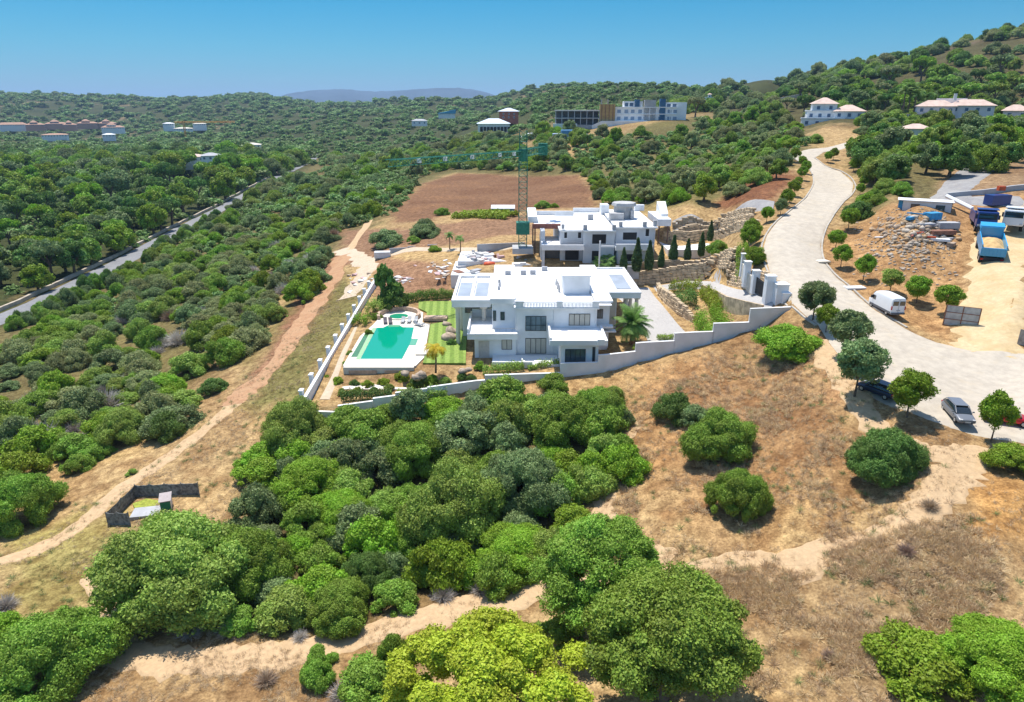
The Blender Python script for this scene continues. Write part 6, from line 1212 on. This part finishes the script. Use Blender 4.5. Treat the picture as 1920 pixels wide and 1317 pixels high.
rng = np.random.default_rng(77); VV = []; FF = []; o_ = 0
for i in range(900):
    u = random.gauss(1700, 60); v = random.gauss(450, 34)
    if not (1600 < u < 1800 and 392 < v < 545): continue
    x, y, z = pg(u, v, 10); vv, ff = ico(np.zeros(3), 1, rng, 1); s_ = random.uniform(.06, .28); VV.append(vv*s_*np.array([1.3, 1, .7])+np.array([x, y, z+.03])); FF.append(ff+o_); o_ += len(vv)
o = mesh_np('rubble', np.concatenate(VV), np.concatenate(FF), mat('rubble_grey', (.42,.34,.26), .95, .25, .8, .3)); tag(o, 'loose small stones and rubble on the slope under the cabin', 'rubble', kind='stuff')
def beam(u, v, L_, w_, h, ang, m, name, label, cat, lift=0, tilt=0):
    x, y, z = pg(u, v); o = MB().box(-L_/2, L_/2, -w_/2, w_/2, 0, h).build(name, m, None, bevel=.02); o.location = (x, y, z+lift); o.rotation_euler = (0, tilt, ang); return tag(o, label, cat)
M_orange = mat('orange_red_plastic', (.62,.10,.03), .5, .1, 2)
for a in [(1747,412,2.6,1.6,1.2,.3,M_blue,'steel_tank','blue steel tank among the scrap','tank'),(1708,412,2.2,.8,.5,.6,M_blue,'steel_box','small blue box lying on the rocks','box'),(1775,428,3.4,1.6,1.0,0,M_grey,'concrete_block','grey concrete block at the right of the scrap heap','block'),(1765,440,4.2,1.4,.7,.1,M_rust,'steel_skip','rusty brown skip under the concrete block','skip'),(1725,438,3.2,.25,.2,.5,M_orange,'plastic_pipe','orange pipe lying in the scrap, upper one','pipe'),(1738,446,2.6,.3,.25,-.3,M_orange,'plastic_pipe','orange red pipe lying in the scrap, lower one','pipe'),(1712,442,2.8,.3,.2,.9,mat('faded_red', (.40,.14,.10), .8),'plastic_sheet','faded red sheet between the rocks','sheet'),
  (1735,422,3.0,1.2,.3,.2,M_grey,'scrap_grating','grey metal grating lying in the scrap','grating'),(1758,452,3.4,.9,.4,-.4,M_white,'metal_sheet','white bent sheet at the lower right of the scrap heap','sheet'),(1776,450,2.4,.7,.3,.5,M_grey,'metal_sheet','grey sheet beside the white bent one','sheet'),(1655,446,2.6,.5,.15,.0,M_white,'plank','white plank at the left of the rubble','plank'),(1720,402,3.2,.2,.2,-.6,M_blue,'steel_beam','blue beam resting on the rocks','beam'),(1752,425,3.8,.25,.25,.35,M_grey,'steel_beam','grey beam across the scrap','beam'),(1783,462,1.6,1,.6,.8,M_rock,'slab','broken slab by the truck track','slab'),
  (1602,541,3.0,1.4,.25,.1,M_white,'concrete_slab','white slab at the road edge left of the van','slab'),(1541,492,2.2,1.6,.3,.2,M_cream,'concrete_slab','pale slab at the inner corner of the road bend','slab'),(1868,384,4,2,1.8,.2,M_td,'excavator_body','dark blue machine behind the trucks','machine')]:
    beam(*a)
a_ = Vector(gp(1772, 380, 18.9)); b_ = Vector(gp(1822, 398, 18)); a_.z += 1.2; b_.z += .6; MB().tube([a_, b_], .35, 6).build('long_beam', M_white); tag(bpy.data.objects['long_beam'], 'long white beam lying between the cabin and the trucks', 'beam')
x, y, z = pg(1872, 376); MB().box(x-.6, x+.6, y-.4, y+.4, z+1.8, z+2.6).build('orange_hood', M_orange); tag(bpy.data.objects['orange_hood'], 'orange machine hood above the dark blue machine', 'machine')
for nm, pts, h, lab in (('site_barrier', [(1775,372),(1840,366),(1990,362)], 1.0, 'low grey concrete barrier along the back of the site'),):
    wall_line(nm, [pg(*q_) for q_ in pts], .5, h, M_grey, lab, 'barrier')
# slatted panels by the track
p = gp(1768, 608, 8.3); z0 = g(p[0], p[1]); zt = py(1775, 572, p[1])[2]-z0; PN = thing('panel_screen', 'grey metal panel screen standing at the foot of the yellow track', 'screen', (p[0], p[1], z0), -.5)
for k in range(2): MB().box(.03+k*1.95, 1.9+k*1.95, -.02, .02, .15, zt-.05).build('panel', mat('galvanised_sheet', (.42,.43,.42), .5, .15, 1.5), PN)
t_ = MB()
for x in (0, 1.92, 3.85): t_.box(x-.06, x+.06, -.06, .06, -.5, zt+.05)
for zz in (.05, zt*.33, zt*.66, zt-.03): t_.box(.061, 3.79, -.055, -.025, zz, zz+.09)
t_.build('frame', M_rust, PN)
p = gp(1904, 655, 7.6); wall_line('site_fence', [(p[0], p[1]), (p[0]+2, p[1]-1.5), (p[0]+5, p[1]-2)], .12, 1.9, mat('weathered_board', (.35,.31,.27), .9, .2, 2), 'weathered board fence at the right edge beside the junction', 'fence', step=1)
# person by the cabin
def person(u, v, label, top, legs, z=None):
    x, y, zz = pg(u, v); t_ = thing('person', label, 'person', (x, y, zz), 2.6)
    V_ = [(0,0,.95),(0,0,1.2),(0,0,1.42),(0,0,1.53),(0,.02,1.72),(.1,0,.9),(.12,.02,.5),(.12,-.04,.08),(.13,-.16,.04),(-.1,0,.9),(-.14,.10,.5),(-.16,.16,.08),(-.16,.04,.04),(.19,0,1.40),(.27,.02,1.12),(.25,-.12,.9),(-.19,0,1.40),(-.26,-.02,1.12),(-.24,-.16,.92)]
    E_ = [(0,1),(1,2),(2,3),(3,4),(0,5),(5,6),(6,7),(7,8),(0,9),(9,10),(10,11),(11,12),(2,13),(13,14),(14,15),(2,16),(16,17),(17,18)]; R_ = [.15,.15,.16,.065,.11,.11,.075,.055,.05,.11,.075,.055,.05,.07,.05,.04,.07,.05,.04]
    me = bpy.data.meshes.new('body'); me.from_pydata(V_, E_, []); o = bpy.data.objects.new('body', me); C.objects.link(o); o.parent = t_; mo = o.modifiers.new('skin', 'SKIN')
    for i, r in enumerate(R_): me.skin_vertices[0].data[i].radius = (r, r*.8)
    me.skin_vertices[0].data[0].use_root = True; o.modifiers.new('sub', 'SUBSURF').render_levels = 2; me.materials.append(mat('dark_workwear', (.05,.06,.08), .9)); return t_
person(1781, 397, 'person in dark workwear standing between the cabin and the trucks', 0, 0)
# netted enclosure in the lower left
EN = thing('netted_enclosure', 'small plot fenced with dark netting beside the dirt track', 'fence', (0, 0, 0)); M_net = mat('dark_shade_net', (.19,.195,.185), .9, .35, 3, .2); M_pole = mat('grey_post', (.25,.24,.22), .8)
ep = [pg(203, 985), pg(257, 932), pg(312, 930), pg(374, 928)]; ep2 = [pg(203, 985), pg(245, 985)]
def net(pts, h, seed):
    P = []; rng = random.Random(seed)
    for i in range(len(pts)-1):
        for k in range(8): P.append(tuple(pts[i][j]+(pts[i+1][j]-pts[i][j])*k/8 for j in range(3)))
    P.append(pts[-1]); vs = []; fs = []
    for i, p in enumerate(P): s_ = .03; hh = h-(.12 if i % 4 else 0)+rng.uniform(-.03, .03); vs += [(p[0], p[1]-s_, p[2]-.1), (p[0]+.02, p[1]+s_, p[2]-.1), (p[0]+.02, p[1]+s_, p[2]+hh), (p[0], p[1]-s_, p[2]+hh)]
    for i in range(len(P)-1):
        for k in range(4): fs.append((4*i+k, 4*i+(k+1) % 4, 4*i+4+(k+1) % 4, 4*i+4+k))
    MB().add(vs, fs).build('netting', M_net, EN)
    for i in range(0, len(P), 4): MB().cyl(P[i][:2], .05, P[i][2]-.3, P[i][2]+h+.1, 6).build('post', M_pole, EN)
net(ep, 1.65, 1); net(ep2, 1.65, 2)
x, y, z = pg(311, 955); BX = thing('meter_box', 'small white and green shed with sloping top inside the netted enclosure', 'shed', (x, y+.3, z), .35); MB().prism([(-.55,-.7),(.55,-.7),(.55,.7),(-.55,.7)], 0, [1.2,1.2,1.5,1.5]).build('wall', M_cab, BX); MB().box(-.53,.53,-.75,-.705,0,1.15).build('front', mat('deep_green_panel', (.02,.18,.09), .6), BX); MB().prism([(-.65,-.8),(.65,-.8),(.65,.8),(-.65,.8)], [1.22,1.22,1.52,1.52], [1.29,1.29,1.59,1.59]).build('roof', mat('brown_felt_roof', (.42,.36,.34), .8), BX)
x, y, z = pg(275, 962); MB().obox((x, y), 3.0, 2.0, z-.2, z+.22, .2).build('concrete_pad', M_grey); tag(bpy.data.objects['concrete_pad'], 'grey concrete pad inside the netted enclosure', 'slab')
o = MB().prism([pg(262,975)[:2], pg(250,950)[:2], pg(275,938)[:2], pg(318,940)[:2], pg(316,952)[:2], pg(285,952)[:2]], g(*pg(280,950)[:2])-.5, g(*pg(280,950)[:2])+.12).build('grass_patch', mat('fresh_grass', (.30,.33,.05), .95, .2, 3, .4)); tag(o, kind='structure')
# ------------------------------------------------------------------ yard between the villas
M_sheet = mat('white_sheet', (.78,.77,.76), .6, .04, .8); M_slab = mat('pale_concrete', (.66,.62,.57), .9, .1, .7, .2)
for k, (u0, u1, vf, vb, z, m, nm, lab) in enumerate([(845,1000,516,490,3.1,M_sheet,'concrete_terrace','white concrete terrace between the two villas, front one'),(858,960,490,472,4.4,M_sheet,'concrete_terrace','white slab terrace behind the front one'),(960,1012,500,478,4.4,M_slab,'concrete_terrace','pale slab cluttered with material beside the crane foot')]):
    a = pz(u0, vf, z); b_ = pz(u1, vf, z); c_ = pz(u1, vb, z); o = MB().box(a[0], b_[0], a[1], c_[1], z-3, z).build(nm, m, None, bevel=.03); tag(o, lab, 'terrace')
    for j in range(26):
        x = random.uniform(a[0]+1, b_[0]-1); y = random.uniform(a[1]+.6, c_[1]-.6); s_ = random.uniform(.3, 1.5); mm_ = random.choice([M_sheet, M_grey, M_slab, M_grey, mat('faded_pink', (.55,.36,.34), .8), M_rust]); o = MB().obox((0, 0), s_*1.8, s_, 0, random.uniform(.12, .7), 0).build('material_stack', mm_, None, bevel=.02); o.location = (x, y, z); o.rotation_euler = (0, 0, random.uniform(0, 3)); tag(o, ['pile of white sheets','stack of grey blocks','heap of building material'][j % 3]+' on the '+['front','rear','crane side'][k]+' concrete terrace', 'building material', 'material stacks on the concrete terraces')
x, y, z = pz(918, 500, 3.4); SK = thing('orange_skip', 'orange red tub lying on the white terrace behind the villa', 'tub', (x, y, 3.0)); t_ = MB(); t_.tube([(-1.3,0,.75),(-1.1,0,.75),(0,0,.75),(1.1,0,.75),(1.3,0,.75)], [.1,.55,.75,.55,.1], 12); t_.build('hull', M_orange, SK, smooth=True); MB().box(-.8,.8,-.3,.3,-.1,.3).build('stand', M_grey, SK)
a_ = Vector(pz(858, 500, 4)); b_ = Vector(pz(1010, 500, 5)); 
for k, (u0, v0, u1, v1, z, h, lab) in enumerate([(731,478,765,476,1.0,1.6,'low grey wall at the track, left piece'),(765,472,805,470,1.6,1.3,'low grey wall at the track, middle piece'),(802,468,838,466,2.2,1.2,'low grey wall at the track, right piece'),(895,470,985,466,5.0,1.4,'grey wall behind the white terraces')]):
    a = pz(u0, v0, z); b_ = pz(u1, v1, z); arcwall('block_wall', [a[:2], b_[:2]], .3, z-1.5, z+h, M_grey, lab, 'wall')
p = pz(716, 484, .8); o = MB().box(-1.9,1.9,-1,1,0,1.5).build('site_container', M_cab, None, bevel=.05); o.location = (p[0], p[1]+1, g(p[0], p[1]+1)); o.rotation_euler = (0,0,.1); tag(o, 'white container beside the dirt track at the end of the grey walls', 'container')
p = pz(943, 402, 4.9); SH = thing('blue_shed', 'small blue shed with a white roof among the bright reeds', 'shed', (p[0], p[1]+2, g(p[0], p[1]+2))); MB().box(-3.4,3.4,-2,2,-.3,1.5).build('wall', mat('blue_grey_panel', (.12,.24,.33), .7), SH); MB().prism([(-3.6,-2.2),(3.6,-2.2),(3.6,2.2),(-3.6,2.2)], [1.52,1.52,2.0,2.0], [1.62,1.62,2.1,2.1]).build('roof', M_cab, SH)
for i in range(80):
    u = random.gauss(825, 18); v = random.gauss(508, 9)
    if i % 3 == 0: u = random.gauss(752, 9); v = random.gauss(524, 6)
    if i % 3 == 1: u = random.uniform(650, 702); v = random.uniform(512, 560)
    x, y, z = pg(u, v, 12)
    if in_poly(np.array([x]), np.array([y]), PLOT)[0]: continue
    s_ = random.uniform(.25, 1.0); mm_ = random.choice([M_sheet, M_slab, M_slab, M_rock, mat('faded_pink', (.55,.36,.34), .8)]); o = MB().prism([(-s_,-s_*.6),(s_*.9,-s_*.5),(s_,s_*.6),(-s_*.7,s_*.5)], 0, [.1*s_,.4*s_,.3*s_,.2*s_]).build('debris', mm_); o.location = (x, y, z-.02); o.rotation_euler = (0, 0, random.uniform(0, 6)); tag(o, 'pale building debris lying on the waste ground left of the terraces', 'debris', 'debris pieces on the waste ground')
for k, (u, v, w_) in enumerate([(724,470,74),(794,452,56),(775,462,30),(815,477,26),(655,458,0)]):
    if w_: bush(u, v-4, w_, 'bush%d' % (k % 4), ['grey','grey','mid','bright'][k], ['wide grey green bush on the brown ground above the track fork','grey green spreading bush right of the wide one','narrow dark bush leaning on the spreading one','small bright bush above the grey walls'][k], .75)
for k, (u, v, w_, pal) in enumerate([(743,388,24,'dark'),(742,364,36,'mid'),(762,356,20,'mid'),(830,405,28,'mid'),(1018,392,30,'mid'),(1040,390,16,'bright'),(952,322,34,'mid'),(1090,312,30,'dark')]):
    bush(u, v, w_, 'bush%d' % (k % 4), pal, ['small dark bush low on the left edge of the ploughed field','round bush at the upper left edge of the field','little bush beside the round one at the field edge','bush at the lower edge of the field','bush just behind the unfinished villa','small bush beside the one behind the unfinished villa','lone green bush on the far edge of the field','dark round bush at the far right edge of the field'][k], .9)
# ------------------------------------------------------------------ distant buildings
M_tile = mat('terracotta_roof', (.45,.27,.19), .9, .12, .6); M_pinkr = mat('pink_tile_roof', (.62,.46,.38), .9, .08, .5); M_pinkw = mat('pale_pink_wall', (.72,.66,.66), .8, .04, .5); M_pane = mat('far_pane', (.10,.15,.24), .2, .1, 1); M_ochre = mat('ochre_sheathing', (.47,.30,.12), .9, .1, .6); M_redw = mat('brick_red_wall', (.40,.13,.09), .9, .1, .5); M_metalr = mat('pale_blue_metal_roof', (.62,.70,.78), .5, .04, .2); M_bluew = mat('blue_render', (.12,.30,.52), .8, .06, .4)
def bld(name, label, cat, u, v, dist, rz=0):
    x, y, z = pd(u, v, dist); return thing(name, label, cat, (x, y, z), rz or -math.atan2(x, y)*.8)
def wins(par, xs_, zs_, w_, h, y, m=None):
    for x in xs_:
        for z in zs_:
            o = MB().box(x-w_/2-.12, x+w_/2+.12, y-.10, y+.05, z-.12, z+h+.12).build('window', M_white, par); MB().box(x-w_/2, x+w_/2, y-.14, y-.101, z, z+h).build('pane', m or M_pane, o)
def hip(t_, x0, x1, y0, y1, z, h, o_=.6):
    x0 -= o_; x1 += o_; y0 -= o_; y1 += o_; r = min((x1-x0), (y1-y0))/2*.95; t_.add([(x0,y0,z),(x1,y0,z),(x1,y1,z),(x0,y1,z),(x0+r,(y0+y1)/2,z+h),(x1-r,(y0+y1)/2,z+h)], [(0,1,5,4),(1,2,5),(2,3,4,5),(3,0,4),(3,2,1,0)])
# white and blue apartment block
A = bld('apartment_block', 'white apartment block with blue stair towers on the far slope', 'building', 1152, 232, 430)
W_ = 43.5; t_ = MB(); t_.box(0,38,0,14,-3,9.6); t_.box(5,17,1.5,13,9.6,13.2); t_.box(31,44,1.5,14,-3,12.6); M_apt = mat('bright_white_render', (.92,.92,.91), .8, .02, .3, dirt=(.86,.86,.85)); t_.build('wall', M_apt, A)
for k in range(9):
    MB().box(.2+k*4.2, .6+k*4.2, -.35, -.005, -.5, 9.4).build('balcony_fin', M_apt, A)
for zz in (1.4, 5.4, 9.4): MB().box(-.2, 38.2, -.5, -.01, zz, zz+.5).build('balcony', M_apt, A); MB().box(12,15,-.4,6,9.61,14.2).build('stair_tower', M_bluew, A); MB().box(27.5,30.9,-.4,6,2,14.6).build('stair_tower', M_bluew, A); MB().box(18.01,25,-.2,8,2,14.0).build('core_wall', M_white, A)
t_ = MB(); t_.box(-8,40,-5,-.41,-4,1.6); t_.prism([(-14,-5),(-8.01,-5),(-8.01,-.5),(-14,-.5)], -4, [-1,1.6,1.6,-1]); t_.build('podium', M_white, A); wins(A, [2.5,7,11,15.5,28,33.5,37], [2.2,6.3], 2.2, 1.9, 0, mat('balcony_pane', (.28,.36,.48), .2)); wins(A, [7,10], [10.2], 2.2, 2, 1.5); wins(A, [33,36.5], [9.6], 2.2, 2, 1.5)
# concrete shell
B_ = bld('concrete_building', 'grey concrete shell building beside the apartment block', 'building', 1040, 236, 430); t_ = MB(); t_.box(0,28,0,14,8.6,9.2); t_.box(0,28,0,14,4.2,4.7); t_.box(0,28,0,14,-2,.5); t_.build('slab', mat('raw_concrete', (.45,.44,.43), .9, .1, .8, .2), B_)
t_ = MB()
for k in range(8): x = .3+k*3.9; t_.box(x,x+.5,.2,.7,.5,8.6)
t_.build('column', M_grey, B_); MB().box(.5,27.5,5,13,.5,8.6).build('back_wall', mat('interior_shade_grey', (.16,.15,.15), .9), B_); MB().box(-1,14,-3,-.1,-2,1.2).build('terrace', M_white, B_)  # back wall colour carries the painted shade inside the shell
B2 = bld('sheathed_building', 'ochre clad unfinished block between the shell and the apartments', 'building', 1124, 228, 428); MB().box(0,9.4,0,12,-4,10.2).build('wall', M_ochre, B2); t_ = MB(); [t_.box(1+k*2.3,1.4+k*2.3,-.1,-.01,-2,9.8) for k in range(4)]; t_.build('batten', M_rust, B2); MB().box(.5,1.2,3,3.7,10.2,13).box(4.5,5.2,3,3.7,10.2,13).build('chimney', M_grey, B2)
B3 = bld('blue_building', 'pale blue low building in front of the concrete shell', 'building', 1036, 262, 400); MB().box(0,16,0,8,-4,3.2).build('wall', mat('pale_blue_wall', (.40,.50,.66), .8, .05), B3); MB().box(5,16.2,-.5,8.2,3.21,5.2).build('upper_wall', M_bluew, B3); wins(B3, [3,8,13], [.2], 1.4, 1.6, 0)
B4 = bld('small_white_house', 'small white house with a grey hipped roof near the blue building', 'house', 1083, 262, 400); MB().box(0,6,0,5,-3,2.4).build('wall', M_white, B4); t_ = MB(); hip(t_, 0,6,0,5,2.41,2); t_.build('roof', M_grey, B4); wins(B4, [2,4.4], [.2], .9, 1.2, 0)
# warehouse and red building
B5 = bld('warehouse', 'long shed with pale metal roof and arched dark front beyond the crane', 'building', 896, 244, 600); MB().box(0,28,0,20,-2,5.2).build('wall', M_white, B5); t_ = MB(); hip(t_, 0,28,0,20,5.21,4.2,1); t_.build('roof', M_metalr, B5); t_ = MB(); [t_.box(2+k*3,4.4+k*3,-.2,-.01,-1.5,2.6) for k in range(9)]; t_.prism([(8+6*math.cos(a)+6, -.3) for a in (0,1)], 0, 1) if False else None; t_.build('opening', M_dark, B5)
B6 = bld('red_building', 'brick red building with a pale roof behind the warehouse', 'building', 936, 224, 640); MB().box(0,18,0,16,-4,7).build('wall', M_redw, B6); t_ = MB(); hip(t_, 0,18,0,16,7.01,3,1.5); t_.build('roof', M_metalr, B6); wins(B6, [4,9,14], [1,4], 1.2, 1.4, 0)
B7 = bld('domed_hall', 'white round roofed hall with a red front beside the crane head', 'building', 975, 270, 500); t_ = MB(); n = 12
vs = [(9+9*math.cos(math.pi*k/n), 0, 5.5*math.sin(math.pi*k/n)+2) for k in range(n+1)]+[(9+9*math.cos(math.pi*k/n), 18, 5.5*math.sin(math.pi*k/n)+2) for k in range(n+1)]; t_.add(vs, [(k,k+1,n+2+k,n+1+k) for k in range(n)]+[tuple(range(n+1)), tuple(range(n+1, 2*n+2))]); t_.box(0,18,0,18,-3,2); t_.build('roof', M_white, B7); MB().box(3,14,-.5,-.05,-3,3).build('front', mat('faded_red_wall', (.55,.22,.20), .8), B7)
B8 = bld('blue_roof_hall', 'hall with a blue curved roof among the far pines', 'building', 822, 218, 900); MB().box(0,22,0,14,-3,3).build('wall', M_white, B8); MB().prism([(-1,-1),(23,-1),(23,15),(-1,15)], [3.01,3.01,3.01,3.01], [3.4,8,8,3.4]).build('roof', mat('blue_roof', (.04,.30,.48), .5), B8)
B9 = bld('pale_low_house', 'low pale building among the pines left of the blue roofed hall', 'house', 772, 232, 800); MB().box(0,18,0,10,-3,3).build('wall', M_white, B9); t_ = MB(); hip(t_, 0,18,0,10,3.01,2); t_.build('roof', M_grey, B9); wins(B9, [3,9,15], [0], 1.5, 1.5, 0)
# hillside villas
def villa(name, label, u, v, dist, tiers, rz=0, rm=None, wm=None, cat='villa', sc_=1):
    V_ = bld(name, label, cat, u, v, dist, rz); V_.scale = (sc_,)*3
    for (x0, x1, y0, y1, z0, z1, roof) in tiers:
        MB().box(x0, x1, y0, y1, z0, z1).build('wall', wm or M_white, V_); n_ = max(1, int((x1-x0)/3.6)); wins(V_, [x0+(x1-x0)*(k+.5)/n_ for k in range(n_)], [z1-2.3], 1.3, 1.4, y0)
        t_ = MB()
        if roof: hip(t_, x0, x1, y0, y1, z1+.01, roof, .8); t_.build('roof', rm or M_pinkr, V_)
        else: t_.box(x0-.3, x1+.3, y0-.3, y1+.3, z1+.01, z1+.5); t_.build('roof_terrace', M_white, V_)
    return V_
villa('hillside_villa', 'white villa with two hipped pink roofs stepping down the hillside', 1502, 234, 285, [(0,17,0,3,-4,2.4,0),(2,20,3.1,12,-4,5.4,0),(4,14,4,13,5.95,8.6,2.6),(13,25,2,12,2.5,5.6,2.6)], sc_=.95)
V_ = villa('long_villa', 'long villa with a wide pink roof high on the right slope', 1716, 224, 268, [(0,15,0,9,-4,5.6,2.6),(13.1,30,1,10,-4,5.9,2.6)], wm=M_pinkw, sc_=.86)
MB().box(-4,13,-3,-.2,1.9,2.3).build('porch_roof', M_pinkr, V_); MB().box(-3,12,-2.6,-2.4,-4,-.4).build('porch_shade', M_dark, V_); [MB().box(x,x+.3,-2.9,-2.6,-3,1.89).build('porch_column', M_white, V_) for x in (-3.5,0,4,8,12)]; MB().box(14,15.2,4,5,8,11).build('chimney', M_white, V_); MB().box(8,20,8,9.4,6,9.0).build('dormer', M_white, V_)  # near-black sheet stands for the shade under the porch
villa('small_villa', 'small white house with a pink roof at the right edge', 1878, 226, 285, [(0,9,0,7,-4,3.8,2.4)]); villa('garden_house', 'white pavilion with a pink roof half hidden by trees', 1688, 268, 212, [(0,7.5,0,6,-3,4.2,1.4)])
villa('terraced_house', 'tiny white house with a cupola on the wooded ridge', 1322, 192, 560, [(0,7,0,6,-4,3.5,0),(2,4.5,1,3.5,4.01,6,1)])
x, y, z = pd(1430, 203, 480); wall_line('ridge_wall', [(pd(1395,200,480)[0], y), (pd(1500,203,480)[0], y)], .6, 2.0, M_cream, 'long pale wall on the slope left of the hillside villa', 'wall', step=4)
for k, (u, v, d, ww, lab) in enumerate([(-4,239,1300,46,'long white house at the far left edge'),(48,238,1300,30,'small terracotta roofed house, second from the left edge'),(84,236,1400,36,'terracotta roofed house left of the middle of the far left group'),(118,238,1300,22,'low terracotta house in the middle of the far left group'),(144,235,1400,34,'tall terracotta roofed house in the far left group'),(184,235,1420,30,'last tall terracotta roofed house of the far left group'),(190,243,1250,38,'white fronted house with terracotta roof at the right of the far left group')]):
    s_ = d/FPX; Lw = ww*s_; villa('distant_house', lab, u, v, d, [(0,Lw,0,14,-8,3.5,3),(Lw*.25,Lw*.62,3,14,3.51,7.5,4)] if k else [(0,Lw,0,14,-8,4.5,4)], rm=M_tile, wm=M_white if k in (0, 6) else mat('salmon_wall', (.50,.27,.21), .9), cat='house')
for k, (u, v, d, Lw, h, lab, rm_) in enumerate([(78,258,1050,34,3.5,'low brown roofed house below the far left group',M_tile),(306,240,1200,18,7,'white two storey house left of the orange crane',M_white),(326,246,1200,30,4,'white wing of the house left of the orange crane',M_cream),(362,239,1250,22,6,'white house with stepped roof right of the orange crane',M_cream),(308,304,480,26,3,'pale flat roofed house in the valley wood, left part',M_pinkr),(378,304,470,12,4,'grey roofed house in the valley wood, right part',M_grey),(192,257,1000,16,3,'small pale roofed house in the valley wood',M_white),(450,277,700,20,2.5,'pale house beyond the highway bend',M_cream),(5,372,300,1,1,'',None)]):
    if not lab: continue
    villa('distant_house', lab, u, v, d, [(0,Lw,0,Lw*.5+4,-6,h,1.8)], rm=rm_, cat='house')
OC = bld('orange_crane', 'small orange tower crane far away in the valley', 'crane', 349, 262, 1000); M_or = mat('crane_orange', (.62,.30,.05), .7); t_ = MB(); lattice(t_, (0,0,-6), (0,0,26), 2.2, 10, r=.35); t_.build('mast', M_or, OC); t_ = MB(); lattice(t_, (-12,0,24), (70,0,24), 1.8, 18, r=.3); t_.build('jib', M_or, OC)
# ------------------------------------------------------------------ far mountains and the air
def ridge(name, prof, dist, depth, m):
    t_ = MB(); P = []; 
    us = np.linspace(prof[0][0], prof[-1][0], 120); vs_ = np.interp(us, [p[0] for p in prof], [p[1] for p in prof]); vs = []; fs = []; K = 9
    for i, (u, v) in enumerate(zip(us, vs_)):
        top = pd(u, v + 2.0*(float(fbm(np.array([i*.35]), np.array([3.1]), 4)[0])-.5), dist)
        for k in range(K):
            q = k/(K-1)*2-1; zz = -80+(top[2]+80)*(1-abs(q)**1.3) + (float(fbm(np.array([i*.22]), np.array([k*.9]), 8)[0])-.5)*top[2]*.35*(1-abs(q))*(abs(q) > .01)
            vs.append((top[0]*(1+q*depth/dist), top[1]+q*depth, zz))
    n = len(us)
    for i in range(n-1):
        for k in range(K-1): fs.append((i*K+k, (i+1)*K+k, (i+1)*K+k+1, i*K+k+1))
    t_.add(vs, fs); return tag(t_.build(name, m, smooth=True), kind='structure')
M_mtn = mat('far_hill_haze_blue', (.04,.06,.085), .95, .25, .002)  # distance haze is partly put into this blue base colour
ridge('mountains', [(490,192),(540,176),(580,170),(640,167),(700,172),(750,170),(810,166),(860,165),(900,170),(960,190)], 9500, 1800, M_mtn)
ridge('mountains', [(120,192),(180,183),(240,181),(300,184),(370,188),(430,194)], 15000, 2600, M_mtn)
# the air between the camera and the hills
hz = MB().box(-26000, 26000, -400, 27000, -140, 420).build('haze', None)
m = bpy.data.materials.new('air'); m.use_nodes = True; t = m.node_tree
for n in list(t.nodes):
    if n.type != 'OUTPUT_MATERIAL': t.nodes.remove(n)
pv = t.nodes.new('ShaderNodeVolumePrincipled'); pv.inputs['Density'].default_value = 0.000075; pv.inputs['Color'].default_value = (.48,.70,.98,1); pv.inputs['Anisotropy'].default_value = .1
t.links.new(pv.outputs[0], t.nodes['Material Output'].inputs['Volume']); hz.data.materials.clear(); hz.data.materials.append(m); tag(hz, 'thin blue summer haze over the valley', 'haze', kind='stuff')
